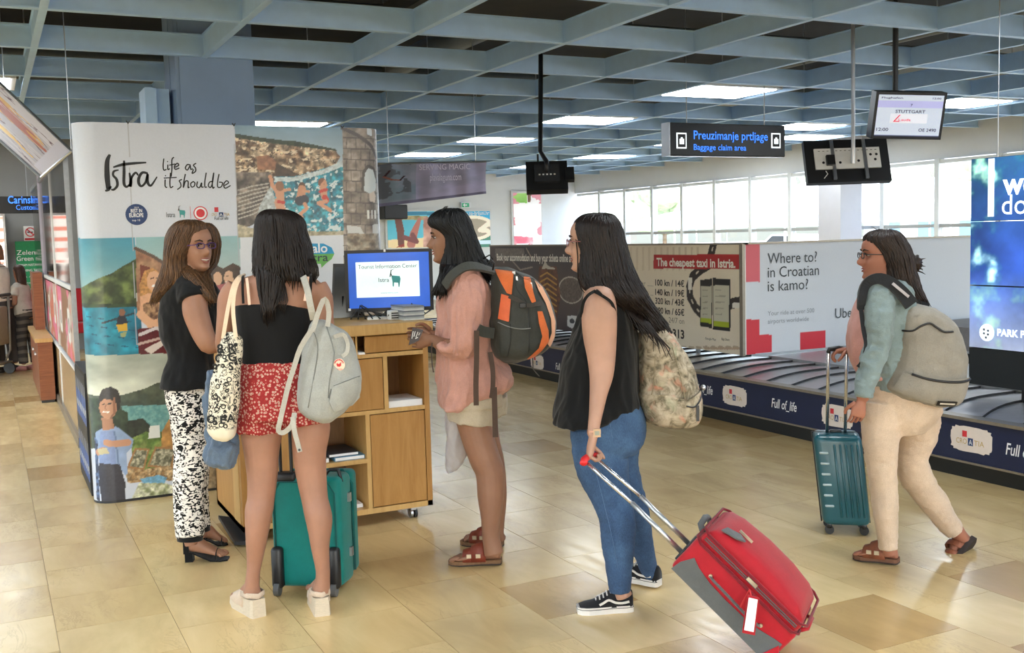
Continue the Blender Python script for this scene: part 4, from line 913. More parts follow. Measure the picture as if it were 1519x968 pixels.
MB().box((.56, 8.8, 2.3), (.605, 15.3, 2.35)).build('top_rail', steel, gp); MB().box((.56, 8.8, 1.24), (.6, 15.3, 1.275)).build('rail', white_pl, gp); MB().box((.56, 8.8, .6), (.6, 15.3, .625)).build('rail', white_pl, gp); MB().box((.55, 8.8, 0), (.61, 15.3, .08)).build('base_rail', rimm, gp)
cvp = Canvas(-15.3, -8.82, .65, 1.22, .02, (196,180,168)); n1 = fbm(cvp.u*1.2, cvp.v*2.2, 4, 3); cvp.put(n1 > .56, (206,120,96)); cvp.put(n1 < .42, (150,110,84)); cvp.put(fbm(cvp.u*3, cvp.v*5, 3, 9) > .66, (220,120,150))
for k in range(6): cvp.put((np.abs(cvp.u+9.4+k) < .13) & (np.abs(cvp.v-.92-.02*(k % 3)) < .14), (232,230,224)); cvp.put((np.abs(cvp.u+9.4+k) < .05) & (np.abs(cvp.v-.92-.02*(k % 3)) < .06), (90,90,96))
cvp.mesh('poster_strip', lambda u, v: (np.full_like(u, .572), -u, v), printed('printed_board'), gp)
# sloping banner with flame colours
bn = thing('hanging_banner', 'long sloping banner with yellow and rust flame pattern at upper left', 'banner', P(60, 190, 7.9))
A_, B_, C_, D_ = P(-130, 0, 8.6), P(106, 224, 7.9), P(61, 263, 7.95), P(-130, 92, 8.6)
cvb = Canvas(0, 1, 0, 1, .007, (176,170,176)); u, v = cvb.u, cvb.v
fl = fbm(u*3+1.5*v, v*9, 4, 12); st = fbm(u*2.2, v*26, 3, 5)
cvb.put(v > .72, (206,200,204)); cvb.put((fl > .5) & (v > .22) & (v < .78) & (u < .9), (206,150,60), col2=(226,190,84), sc=5); cvb.put((fl > .58) & (v > .3) & (v < .72), (168,90,66)); cvb.put((fl > .44) & (fl < .47), (110,84,90)); cvb.put((st > .62), (214,206,204), alpha=.5); cvb.put((u > .93) & (v > .1), (200,196,206))
cvb.mesh('print', lambda a, b: tuple(D_[i]*(1-a)*(1-b)+C_[i]*a*(1-b)+A_[i]*(1-a)*b+B_[i]*a*b for i in range(3)), printed('banner_print', .35), bn)
MB().tube([A_, B_], .012, 6).build('edge_tube', steel, bn); MB().tube([D_, C_], .012, 6).build('edge_tube', steel, bn); MB().tube([B_, C_], .012, 6).build('edge_tube', steel, bn)
MB().tube([B_, (B_[0], B_[1], 4.31)], .004, 5).build('wire', steel, bn); MB().tube([A_*.4+B_*.6, (A_*.4+B_*.6)*[1, 1, 0]+[0, 0, 4.31]], .004, 5).build('wire', steel, bn)
# lilac cloth panel and wooden cabinet behind the glass
q0, q1 = onY(54, 258, 13.0), onY(74, 415, 13.0)
tag(MB().box((q0[0], 13.0, q1[2]), (q1[0], 13.03, q0[2])).build('fabric_panel', cloth('lilac_cloth', S(190,184,196))), 'pale lilac fabric panel hanging behind the glass partition', 'panel')
wc = thing('wooden_cabinet', 'brown wooden cabinet standing in the passage beside the glass partition', 'cabinet', (.5, 11.9, 0)); bwn = wood('brown_wood', S(120,66,40), S(150,90,56))
MB().box((.40, 11.6, .03), (.54, 13.6, .62)).build('body', bwn, wc); MB().box((.38, 11.58, .62), (.545, 13.62, .66)).build('top', beech_e, wc); MB().box((.44, 12.9, .66), (.54, 13.6, 1.3)).build('upper_body', bwn, wc); MB().box((.41, 11.62, 0), (.53, 13.58, .03)).build('plinth', black_pl, wc)
for y in (12.1, 12.7): MB().box((.385, y, .45), (.40, y+.2, .47)).build('handle', steel, wc)
# low dark display behind the rounded end
ld = thing('low_display_box', 'low dark display box with bottle pictures behind the display wall end', 'display box', (.6, 7.5, 0))
MB().box((.50, 7.04, 0), (.9, 7.86, .78)).build('body', blk, ld)
cvd = Canvas(-7.86, -7.04, .02, .76, .006, (26,30,38))
for k in range(8):
    for j in range(2):
        yy = -7.8+k*.1; z0 = .08+j*.36; cvd.put((np.abs(cvd.u-yy) < .028) & (cvd.v > z0) & (cvd.v < z0+.17), (60,110,190)); cvd.put((np.abs(cvd.u-yy) < .01) & (cvd.v > z0+.17) & (cvd.v < z0+.25), (190,200,220)); cvd.put((np.abs(cvd.u-yy) < .02) & (cvd.v > z0+.05) & (cvd.v < z0+.1), (220,224,230))
cvd.mesh('print', lambda u, v: (np.full_like(u, .497), -u, v), printed('printed_board'), ld)

# --- far passage: customs sign, green channel board, light box, bench, travellers, trolley
cg = thing('customs_sign', 'black sign reading Carinska in blue, hanging over the far passage', 'sign', (.2, 16.6, 2.1))
a, b = onY(-60, 289, 16.6), onY(52, 291, 16.6); zb = onY(52, 316, 16.6)[2]
MB().box((a[0], 16.6, zb), (b[0], 16.7, b[2])).build('case', mat('sign_black', S(18,19,21), .25), cg)
for x in (a[0]+.1, b[0]-.1): MB().tube([(x, 16.65, b[2]), (x, 16.65, 4.31)], .006, 5).build('wire', steel, cg)
p0 = onY(12, 301.5, 16.59); lettering('Carinska kontrola', p0, (1, 0, 0), U_, .15, bl, cg, width=.82, bold=.01); p0 = onY(24, 311, 16.59); lettering('Customs control', p0, (1, 0, 0), U_, .1, bl, cg, width=.6)
gr = thing('green_channel_board', 'green board reading Zeleni and Green in white on the far wall', 'board', (.6, 17.3, .5))
p0, p1, p2 = onY(22, 358, 17.3), onY(60, 358, 17.3), onY(24, 470, 17.3)
MB().box((p0[0], 17.3, p2[2]), (p1[0], 17.36, p0[2])).build('board', mat('board_green', S(20,136,84), .5), gr)
def gtx(s, py, h, w): q = onY(25, py, 17.29); lettering(s, q, (1, 0, 0), U_, h, whp, gr, width=w)
for s_, py, h, w in (('Zeleni izlaz', 378, .1, .5), ('Green Channel', 387, .1, .55), ('NEMAM NISTA ZA PRIJAVU', 395, .05, .5), ('NOTHING TO DECLARE', 403, .05, .5), ('roba / goods', 412, .04, .4), ('osobna prtljaga', 421, .04, .4), ('personal luggage', 430, .04, .4)): gtx(s_, py, h, w)
ns = thing('no_smoking_sign', 'small white no smoking sign above the green board', 'sign', onY(45, 346, 17.33))
q = onY(45, 345, 17.34); MB().box((q[0]-.09, 17.34, q[2]-.12), (q[0]+.09, 17.37, q[2]+.1)).build('plate', whp, ns)
MB().add([(q[0]+rr*math.cos(a), 17.335, q[2]+.01+rr*math.sin(a)) for a in np.linspace(0, 2*math.pi, 24, False) for rr in (.055, .07)], [(2*k, 2*k+1, (2*k+3) % 48, (2*k+2) % 48) for k in range(24)]).build('ring', redp, ns)
MB().obox((q[0], 17.334, q[2]+.01), (.045, 0, -.045), (.006, 0, .006), (0, .001, 0)).build('slash', redp, ns); MB().box((q[0]-.04, 17.336, q[2]), (q[0]+.035, 17.339, q[2]+.016)).build('cigarette', blk, ns); MB().box((q[0]-.08, 17.336, q[2]-.11), (q[0]+.08, 17.339, q[2]-.08)).build('caption', redp, ns)
lb = thing('light_box', 'tall glowing white light box with faint red lines at far left', 'light box', (0, 17.2, .5)); p0, p1 = onY(-60, 318, 17.2), onY(17, 470, 17.2)
MB().box((p0[0], 17.2, p1[2]), (p1[0], 17.35, p0[2])).build('case', steel, lb); cvl = Canvas(p0[0]+.03, p1[0]-.03, p1[2]+.03, p0[2]-.03, .02, (250,240,232)); cvl.put((np.sin(cvl.v*38) > .55) & (fbm(cvl.u*6, cvl.v*1, 2) > .4), (238,150,130)); cvl.mesh('face', lambda u, v: (u, np.full_like(u, 17.195), v), printed('lit_box', .4, emit=1.3), lb)
sf = thing('red_bench', 'red upholstered bench with backrest against the far wall', 'bench', (.7, 16.9, 0)); rs = cloth('red_upholstery', S(176,36,44))
MB().box((.45, 16.7, .3), (1.4, 17.2, .45), .02).build('seat', rs, sf); MB().box((.45, 17.1, .45), (1.4, 17.25, .95), .02).build('backrest', rs, sf)
for x in (.5, 1.3):
    for y in (16.75, 17.15): MB().box((x, y, 0), (x+.04, y+.04, .3)).build('leg', black_pl, sf)

# --- purple banner in the middle
pb = thing('purple_banner', 'grey-purple fabric banner with faint white web address hanging in the middle', 'banner', (4.55, 11, 2))
Q = [onY(x, y, 11) for x, y in ((560,244),(721,241),(721,287),(560,307))]
cvb = Canvas(0, 1, 0, 1, .008, (110,106,126)); u, v = cvb.u, cvb.v; cvb.put(u < 2, (168,166,192), col2=(190,184,214), sc=4); m_ = u < .35; cvb.put(m_, (120,142,150), col2=(154,158,174), sc=6, alpha=.8); cvb.put((u < .3) & (fbm(u*12, v*5, 3, 8) > .58), (104,108,116)); cvb.put(v < .08, (122,118,144))
cvb.line([(.06,.7),(.1,.84)], .02, (60,34,40)); cvb.line([(.06,.7),(.12,.62),(.2,.6)], .03, (150,96,84)); cvb.line([(.2,.6),(.24,.7)], .02, (60,34,40))
def pbf(a, b):
    f = [Q[3][i]*(1-a)*(1-b)+Q[2][i]*a*(1-b)+Q[0][i]*(1-a)*b+Q[1][i]*a*b for i in range(3)]; f[1] = f[1]+.02*np.sin(a*19+b*3)+.012*np.sin(a*37); return tuple(f)
cvb.mesh('cloth', pbf, printed('cloth_print', .8), pb)
lv = mat('print_lilac_white', S(226,222,238), .6)
q0 = onY(638, 268, 10.96); lettering('plavalaguna.com', q0, (1, 0, .02), U_, .115, lv, pb, width=.38); q0 = onY(622, 252, 10.96); lettering('SERVING MAGIC', q0, (1, 0, .02), U_, .09, lv, pb, width=.62)
MB().tube([Q[0]+[0, 0, .01], Q[1]+[0, 0, .01]], .012, 6).build('rod', steel, pb)
for s_ in (0.1, .9): q = Q[0]*(1-s_)+Q[1]*s_; MB().tube([q, (q[0], q[1], 4.31)], .004, 5).build('wire', steel, pb)
# --- far wall posters, exit sign, dark box
def poster(name, label, px0, py0, px1, py1, paint, Y=24.68):
    a, b = onY(px0, py0, Y), onY(px1, py1, Y); t = thing(name, label, 'poster', ((a[0]+b[0])/2, Y, b[2]))
    MB().box((a[0]-.05, Y+.01, b[2]-.05), (b[0]+.05, Y+.06, a[2]+.05)).build('frame', white_pl, t)
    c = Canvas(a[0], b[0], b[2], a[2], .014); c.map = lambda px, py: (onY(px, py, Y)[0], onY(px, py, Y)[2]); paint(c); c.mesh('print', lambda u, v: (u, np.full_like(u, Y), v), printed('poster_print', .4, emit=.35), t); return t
def pa1(c):
    c.put(c.u > -99, (84,176,196), col2=(110,196,210), sc=1); c.poly([(574,320),(634,320),(634,326),(574,326)], (120,110,70), col2=(190,170,120), sc=6); c.poly([(570,356),(634,352),(634,368),(570,368)], (232,208,160))
    c.line([(590,322),(594,342),(595,362)], [.18,.2,.16], (110,70,62)); c.line([(622,326),(614,346),(610,362)], [.1,.2,.22], (176,110,96)); c.line([(600,352),(618,358),(612,348)], .12, (120,70,70)); c.poly([(592,364),(600,361),(600,366),(588,367)], (150,60,50)); c.poly([(628,322),(646,322),(646,366),(628,366)], (150,100,86), col2=(220,180,160), sc=4)
    c.poly([(574,314),(646,314),(646,319),(574,319)], (50,120,150))
def pa2(c):
    c.put(c.u > -99, (40,150,196), col2=(60,170,206), sc=1); c.poly([(690,350),(730,335),(730,368),(690,368)], (70,130,110)); c.ell((702,338), .62, .32, (238,226,204)); c.ell((702,338), .5, .24, (160,150,130)); c.line([(712,341),(724,332),(728,333)], .12, (238,226,204)); c.line([(712,341),(723,342),(727,345)], .12, (238,226,204)); c.poly([(704,356),(730,356),(730,362),(704,362)], (200,220,230))
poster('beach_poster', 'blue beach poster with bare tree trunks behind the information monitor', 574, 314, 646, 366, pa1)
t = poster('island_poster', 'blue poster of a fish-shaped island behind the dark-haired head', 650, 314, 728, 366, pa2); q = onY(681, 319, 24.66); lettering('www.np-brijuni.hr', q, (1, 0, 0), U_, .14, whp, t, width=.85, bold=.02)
t['label'] = 'blue poster of a fish-shaped island right of the beach poster'
def pa3(c):
    c.put(c.u > -99, (240,236,234)); c.poly([(760,286),(782,286),(782,301),(760,301)], (160,206,110), col2=(120,180,80), sc=3); c.put(fbm(c.u*3, c.v*3, 4, 6) > .58, (220,150,160)); c.poly([(762,302),(804,302),(804,322),(762,322)], (246,246,246)); c.poly([(762,334),(795,334),(795,350),(762,350)], (248,248,248)); c.poly([(762,350),(790,352),(792,361),(764,361)], (226,110,130), col2=(250,220,220), sc=3); c.poly([(782,287),(788,287),(787,300),(783,300)], (120,90,70))
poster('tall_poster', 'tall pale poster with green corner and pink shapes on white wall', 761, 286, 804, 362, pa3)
ex = thing('exit_sign', 'small green running man exit sign high on the white far wall', 'sign', onY(691, 310, 24.6)); a, b = onY(684, 300, 24.62), onY(699, 308, 24.62)
MB().box((a[0], 24.62, b[2]), (b[0], 24.7, a[2])).build('case', whp, ex); MB().box((a[0]+.02, 24.61, b[2]+.02), (b[0]-.06, 24.62, a[2]-.02)).build('field', mat('exit_green', S(60,160,120), .5, emit=.3), ex)
cx_, cz_ = (a[0]+b[0])/2, (a[2]+b[2])/2; MB().prism([(cx_-.1, 24.605, cz_), (cx_-.04, 24.605, cz_+.05), (cx_-.04, 24.605, cz_+.015), (cx_+.02, 24.605, cz_+.015), (cx_+.02, 24.605, cz_-.015), (cx_-.04, 24.605, cz_-.015), (cx_-.04, 24.605, cz_-.05)], (0, .002, 0)).build('arrow', whp, ex)
db = tag(MB().box((8.7, 24.3, 2.05), (9.3, 24.7, 2.4), .02).build('wall_unit', black_pl), 'black box fixed to the far wall under the purple banner', 'box')
# ============================================================ FIGURE TOOLKIT
CFH = CF*[1, 1, 0]; CFH = CFH/np.linalg.norm(CFH); CXH = CX*[1, 1, 0]; CXH = CXH/np.linalg.norm(CXH); ZU = np.array([0, 0, 1.])
def unit(v): v = np.array(v, float); return v/(np.linalg.norm(v)+1e-12)
def crom(rows, step=0.25):
    """smooth the rows of numbers with a Catmull-Rom curve"""
    R = np.array(rows, float); out = []
    for i in range(len(R)-1):
        p0, p1, p2, p3 = R[max(i-1, 0)], R[i], R[i+1], R[min(i+2, len(R)-1)]
        for t in np.arange(0, 1, step): out.append(0.5*((2*p1)+(-p0+p2)*t+(2*p0-5*p1+4*p2-p3)*t*t+(-p0+3*p1-3*p2+p3)*t**3))
    out.append(R[-1]); return out
def rows_loft(mb, rows, D, n=36, e=0.9, step=0.25, strand=0.0, freq=9, seed=0, cols=None):
    """body of horizontal sections: rows (py, x left, x right, depth shift, half depth)"""
    rings = []
    for j, (py, xl, xr, dw, dh) in enumerate(crom(rows, step)):
        ring = []; cx_ = (xl+xr)/2; hw = max((xr-xl)/2, 0.5); dh = max(dh, 0.004)
        for k in range(n):
            a = 2*math.pi*k/n; ca = math.copysign(abs(math.cos(a))**e, math.cos(a)); sa = math.copysign(abs(math.sin(a))**e, math.sin(a))
            f = 1.0
            if strand: f = 1+strand*(2*float(vnoise(np.array(a*freq+seed+0.05*j), np.array(j*0.10), seed))-1)
            ring.append(P(cx_+hw*ca*f, py, D+dw)+CFH*dh*sa*f)
        rings.append(ring)
    mb.loft(rings); return mb
def limb(mb, rows, D, n=20, step=0.34):
    """limb through (px, py, depth shift, width in px, thickness in m)"""
    R = crom(rows, step); pts = [P(r[0], r[1], D+r[2]) for r in R]; rr = [(max(r[3], .5)*(D+r[2])/FPX/2, r[4]/2) for r in R]
    mb.tube(pts, rr, n, ref=CF); return mb
def get_mesh(mb, voxel=None, smooth=4, disp=None):
    me = bpy.data.meshes.new('m'); me.from_pydata(mb.v, [], mb.f)
    bm = bmesh.new(); bm.from_mesh(me); bmesh.ops.recalc_face_normals(bm, faces=bm.faces); bm.to_mesh(me); bm.free()
    o = bpy.data.objects.new('m', me); COL.objects.link(o)
    if voxel:
        r = o.modifiers.new('r', 'REMESH'); r.mode = 'VOXEL'; r.voxel_size = voxel; r.use_smooth_shade = True
    if smooth: s = o.modifiers.new('s', 'SMOOTH'); s.factor = 0.5; s.iterations = smooth
    dg = bpy.context.evaluated_depsgraph_get(); dg.update(); m2 = bpy.data.meshes.new_from_object(o.evaluated_get(dg))
    bpy.data.objects.remove(o); bpy.data.meshes.remove(me)
    n = len(m2.vertices); co = np.empty(n*3); m2.vertices.foreach_get('co', co); co = co.reshape(-1, 3)
    if disp:
        nr = np.empty(n*3); m2.vertices.foreach_get('normal', nr); nr = nr.reshape(-1, 3)
        d = np.zeros(n)
        for amp, (fx, fy, fz), seed in disp:
            q = co*np.array([fx, fy, fz]); f_ = fbm3(q, abs(seed)); d += amp*(2*(f_-0.5) if seed > 0 else 1.6*(.35-np.abs(2*f_-1)*2))
        co = co+nr*d[:, None]
    return m2, co
def n3(q, seed=0):
    i = np.floor(q).astype(np.int64); f = q-i; f = f*f*(3-2*f)
    def h(a, b, c): n = (a*73856093 ^ b*19349663 ^ c*83492791 ^ seed*2654435) & 0x7fffffff; n = ((n ^ (n >> 13))*1274126177) & 0x7fffffff; return ((n ^ (n >> 16)) & 0xffff)/65535.0
    r = 0
    for dx in (0, 1):
        for dy in (0, 1):
            for dz in (0, 1): r = r+h(i[:,0]+dx, i[:,1]+dy, i[:,2]+dz)*(f[:,0] if dx else 1-f[:,0])*(f[:,1] if dy else 1-f[:,1])*(f[:,2] if dz else 1-f[:,2])
    return r
def fbm3(q, seed=0): return (n3(q, seed)*4+n3(q*2.1, seed+1)*2+n3(q*4.3, seed+2))/7
def finish(m2, co, name, m, parent=None, base=None, extra=None):
    """link a mesh given by world coordinates; extra: MB whose smooth tubes join the same mesh"""
    off = origin_of(parent) if parent is not None else np.array(base if base is not None else base_of(co))
    m2.vertices.foreach_set('co', (co-off).ravel()); m2.update()
    if extra is not None and extra.v:
        me = bpy.data.meshes.new('x'); me.from_pydata([tuple(np.array(p)-off) for p in extra.v], [], extra.f)
        bm = bmesh.new(); bm.from_mesh(me); bmesh.ops.recalc_face_normals(bm, faces=bm.faces); bm.from_mesh(m2); bm.to_mesh(m2); bm.free()
    m2.name = name; m2.materials.clear(); m2.materials.append(m); m2.shade_smooth()
    o = bpy.data.objects.new(name, m2); COL.objects.link(o)
    if parent is not None: o.parent = parent
    else: o.location = tuple(off)
    return o
def solid(mb, name, m, parent=None, voxel=0.006, smooth=4, disp=None, base=None, extra=None):
    m2, co = get_mesh(mb, voxel, smooth, disp); return finish(m2, co, name, m, parent, base, extra)
WRINK = [(0.007, (9, 9, 5), -3), (0.003, (26, 26, 14), 8)]
class Frame:
    def __init__(s, c, fwd, up=(0, 0, 1), k=1.0):
        s.c = np.array(c, float); s.y = unit(fwd); s.x = unit(np.cross(s.y, up)); s.z = np.cross(s.x, s.y); s.k = k
    def at(s, x, y, z): return s.c+(s.x*x+s.y*y+s.z*z)*s.k
def head(mb, fr):
    """a head with brow, nose, lips, chin and ears, as horizontal sections in the head's own frame"""
    zs = np.array([-.122,-.118,-.11,-.1,-.09,-.08,-.072,-.064,-.056,-.048,-.04,-.032,-.024,-.014,-.004,.006,.016,.026,.038,.052,.068,.084,.098,.108,.115,.119])
    wd = np.interp(zs, [-.122,-.115,-.1,-.08,-.05,-.02,.02,.05,.08,.1,.112,.119], [.012,.026,.040,.052,.062,.068,.073,.074,.069,.054,.034,.008])
    fr_ = np.interp(zs, [-.122,-.115,-.1,-.08,-.06,-.04,-.02,.01,.03,.05,.07,.09,.105,.119], [.055,.078,.089,.083,.084,.084,.084,.083,.088,.089,.083,.068,.046,.008])
    bk = np.interp(zs, [-.122,-.115,-.1,-.08,-.06,-.04,-.02,.01,.04,.07,.09,.105,.119], [.0,-.005,-.02,-.04,-.058,-.074,-.086,-.096,-.1,-.094,-.078,-.054,-.01])
    rings = []
    for z, w, f, b in zip(zs, wd, fr_, bk):
        ring = []
        for k in range(56):
            a = 2*math.pi*k/56; x = w*math.copysign(abs(math.cos(a))**0.92, math.cos(a)); sy = math.sin(a); y = (f if sy > 0 else -b)*math.copysign(abs(sy)**0.86, sy)
            if sy > 0:
                g = lambda x0, z0, sx, sz: math.exp(-((x-x0)/sx)**2-((z-z0)/sz)**2)
                y += .037*math.exp(-(x/.0125)**2)*max(0, 1-abs(z+.024)/.046 if z < -.024 else 1-(z+.024)/.046)**.9*(1 if z > -.044 else .0)
                y += .007*g(.012, -.032, .008, .008)+.007*g(-.012, -.032, .008, .008)
                y -= .010*(g(.031, .008, .017, .013)+g(-.031, .008, .017, .013))
                y += .005*(g(.03, .03, .022, .008)+g(-.03, .03, .022, .008))+.006*(g(.04, -.03, .02, .02)+g(-.04, -.03, .02, .02))
                y += .007*g(0, -.056, .02, .006)+.007*g(0, -.07, .017, .006)-.003*g(0, -.063, .024, .003)+.006*g(0, -.1, .018, .012)
            ring.append(fr.at(x, y, z))
        rings.append(ring)
    mb.loft(rings)
    for s in (-1, 1):
        vs = MB().ball((0, 0, 0), 1, 10, 8); mb.add([fr.at(s*(.075+.007*p[0]), -.012+.016*p[1]-.004*p[2], -.005+.03*p[2]) for p in np.array(vs.v)], vs.f)
skin_cache = {}
def skin(name, rgb):
    if name in MATS: return MATS[name]
    t = NT(name); v = t.coord('Object'); n = t.noise(v, 9, 4, .6); c = t.ramp(n, [(.3, tuple(x*.88 for x in rgb)), (.7, tuple(min(1, x*1.06) for x in rgb))]); t.link(c, t.b.inputs['Base Color'])
    t.set(Roughness=.5, Specular_IOR_Level=.4, Subsurface_Weight=.06, Subsurface_Scale=.01); t.b.inputs['Subsurface Radius'].default_value = (1, .35, .2); t.bump(t.noise(v, 240, 2), .06, .002); MATS[name] = t.m; return t.m
eye_w = mat('eye_white', S(168,160,154), .25, var=.02); iris_m = mat('iris_brown', S(48,30,22), .2); brow_m = mat('brow_hair', S(40,28,22), .8); lip_m = mat('lip_skin', S(146,84,76), .4); tooth_m = mat('teeth_white', S(238,234,226), .3)
def face(root, fr, smile=False, lip=None):
    for s in (-1, 1):
        v = MB().ball((0, 0, 0), 1, 14, 10); e = MB(); e.add([fr.at(s*.031+.0120*p[0], .0665+.0115*p[1], .008+.0050*p[2]) for p in np.array(v.v)], v.f); eo = e.build('eye', eye_w, root, smooth=True)
        e = MB(); e.add([fr.at(s*.031+.0052*p[0], .0748+.0048*p[1], .0075+.0052*p[2]) for p in np.array(v.v)], v.f); e.build('iris', iris_m, eo, smooth=True)
        e = MB(); e.tube([fr.at(s*.016, .084, .013), fr.at(s*.030, .0865, .0178), fr.at(s*.046, .078, .012)], [(.0022, .0022), (.003, .003), (.0018, .0018)], 6); e.build('eyelid', brow_m, eo, smooth=True)
        e = MB(); e.tube([fr.at(s*.014, .0885, .028), fr.at(s*.03, .0875, .034), fr.at(s*.05, .0735, .029)], [(.0035, .003), (.004, .0035), (.0015, .0015)], 6); e.build('eyebrow', brow_m, root, smooth=True)
    lm = lip or lip_m; op = .006 if smile else 0; wv = .029 if smile else .022; lift = .007 if smile else .001
    e = MB(); e.tube([fr.at(-wv, .074, -.062+lift), fr.at(-.011, .0905, -.057), fr.at(0, .0935, -.058), fr.at(.011, .0905, -.057), fr.at(wv, .074, -.062+lift)], [(.0012,.0012),(.0028,.003),(.003,.003),(.0028,.003),(.0012,.0012)], 8)
    e.tube([fr.at(-wv, .074, -.063+lift-op*.2), fr.at(-.011, .089, -.068-op), fr.at(0, .092, -.070-op), fr.at(.011, .089, -.068-op), fr.at(wv, .074, -.063+lift-op*.2)], [(.0012,.0012),(.0032,.0035),(.0036,.004),(.0032,.0035),(.0012,.0012)], 8); e.build('lips', lm, root, smooth=True)
    if smile:
        e = MB(); e.tube([fr.at(-.024, .0765, -.060), fr.at(0, .0905, -.0635), fr.at(.024, .0765, -.060)], [(.002,.002),(.0055,.003),(.002,.002)], 8); e.build('teeth', tooth_m, root, smooth=True)
def glasses(root, fr, rim, name='glasses'):
    g = MB()
    for s in (-1, 1):
        c = [(s*.033+.021*math.copysign(abs(math.cos(a))**.7, math.cos(a)), .098-.18*abs(s*.033+.021*math.cos(a))*.25, .006+.0135*math.copysign(abs(math.sin(a))**.7, math.sin(a))) for a in np.linspace(0, 2*math.pi, 21)]
        g.tube([fr.at(*p) for p in c], .0022, 6, caps=False); g.tube([fr.at(s*.054, .095, .012), fr.at(s*.074, .06, .010), fr.at(s*.078, 0, .006)], .0022, 6)
    g.tube([fr.at(-.012, .097, .01), fr.at(0, .1, .013), fr.at(.012, .097, .01)], .002, 6); o = g.build(name, rim, root, smooth=True)
    l = MB()
    for s in (-1, 1): l.add([fr.at(s*.033+.02*math.copysign(abs(math.cos(a))**.7, math.cos(a)), .094, .006+.0125*math.copysign(abs(math.sin(a))**.7, math.sin(a))) for a in np.linspace(0, 2*math.pi, 20, False)], [tuple(range(20))])
    l.build('lens', pane_m, o)
def hand(palm_mb, ext, wrist, d, thumb, nrm, curl=.5, k=.92, spread=1.0):
    """palm into palm_mb (fused with the arm), five bent fingers into ext"""
    d = unit(d); thumb = unit(np.array(thumb)-d*np.dot(thumb, d)); nrm = unit(np.array(nrm)-d*np.dot(nrm, d)-thumb*np.dot(nrm, thumb)); w = np.array(wrist, float)
    def pt(a, b, c): return w+(d*a+thumb*b+nrm*c)*k
    rings = []
    for a, hw, ht, b in ((-.02,.024,.019,0),(.0,.025,.018,0),(.02,.031,.018,.002),(.045,.039,.018,.003),(.07,.041,.015,0),(.088,.038,.011,0)):
        rings.append([pt(a, b+hw*math.cos(t), ht*math.sin(t)) for t in np.linspace(0, 2*math.pi, 18, False)])
    palm_mb.loft(rings)
    for i, (b, L, r) in enumerate(((.029,.071,.0082),(.010,.079,.0085),(-.010,.073,.0082),(-.028,.058,.0072))):
        p = np.array([.074, b, 0.]); ang = 0; pts = [pt(*p)]; rr = [r*k*1.1]
        for j, fr_ in enumerate((.46, .30, .24)):
            ang += curl*(1.0 if j else .8)+(.04*i); s_ = (b*1.2*(spread-.6)) 
            p = p+np.array([math.cos(ang), s_*.35, math.sin(ang)])*L*fr_; pts.append(pt(*p)); rr.append(r*k*(1-.12*(j+1)))
        q = pts[-1]+(pts[-1]-pts[-2])*.12; pts.append(q); rr.append(r*k*.35)
        R = crom([list(a_)+[b_] for a_, b_ in zip(pts, rr)], .5); ext.tube([r_[:3] for r_ in R], [max(r_[3], .001) for r_ in R], 9)
    pts = [pt(.018, .026, .004), pt(.045, .050, .012), pt(.068, .056, .024+.02*curl), pt(.086, .050, .032+.03*curl), pt(.09, .048, .034+.03*curl)]; rr = [.013*k, .0105*k, .0092*k, .0075*k, .003*k]
    R = crom([list(a_)+[b_] for a_, b_ in zip(pts, rr)], .5); ext.tube([r_[:3] for r_ in R], [max(r_[3], .001) for r_ in R], 10)
def foot(mb, ext, heel, toe, up=(0, 0, 1), h0=0.0, k=1.0, side=1):
    """bare foot resting on the line heel-toe; toes go into ext"""
    heel = np.array(heel, float); toe = np.array(toe, float); L = np.linalg.norm(toe-heel); d = (toe-heel)/L; up = unit(np.array(up)-d*np.dot(up, d)); s = np.cross(d, up)
    rings = []
    for t, w, h, o in ((.0,.014,.03,0),(.03,.024,.045,0),(.12,.030,.066,0),(.25,.030,.078,0),(.38,.031,.068,0),(.52,.035,.052,.003),(.66,.041,.038,.005),(.78,.044,.028,.005),(.86,.040,.022,.004)):
        rings.append([heel+d*L*t+s*(w*math.cos(a)+o*side)*k+up*(h0+h*.5*k+h*.5*k*math.sin(a)) for a in np.linspace(0, 2*math.pi, 20, False)])
    mb.loft(rings)
    for i, (o, tl, r) in enumerate(((.030,1.0,.012),(.011,.985,.0092),(-.005,.96,.0085),(-.02,.925,.008),(-.033,.885,.0075))):
        p0 = heel+d*L*.78+s*o*side*k+up*(h0+.014*k); p1 = heel+d*(L*tl-r)+s*o*side*k*1.05+up*(h0+.010*k)
        ext.tube([p0, (p0+p1)/2+up*.005, p1, p1+d*r*.8-up*.002], [r*.95*k, r*.95*k, r*k, r*.4*k], 8)
    return d, s, up, L
def hair_mat(name, dark, light):
    if name in MATS: return MATS[name]
    t = NT(name); v = t.coord('Object', (60, 60, 3)); n = t.noise(v, 2.2, 4, .7, .3); v2 = t.coord('Object', (160, 160, 5)); n2 = t.noise(v2, 2, 2)
    a = t.add('ShaderNodeMath', operation='MULTIPLY_ADD'); t.link(n2, a.inputs[0]); a.inputs[1].default_value = .35; t.link(n, a.inputs[2])
    c = t.ramp(a.outputs[0], [(.45, dark), (.72, tuple((x+y)/2 for x, y in zip(dark, light))), (.85, light)]); t.link(c, t.b.inputs['Base Color']); t.set(Roughness=.42, Specular_IOR_Level=.28)
    t.bump(a.outputs[0], .5, .004); MATS[name] = t.m; return t.m
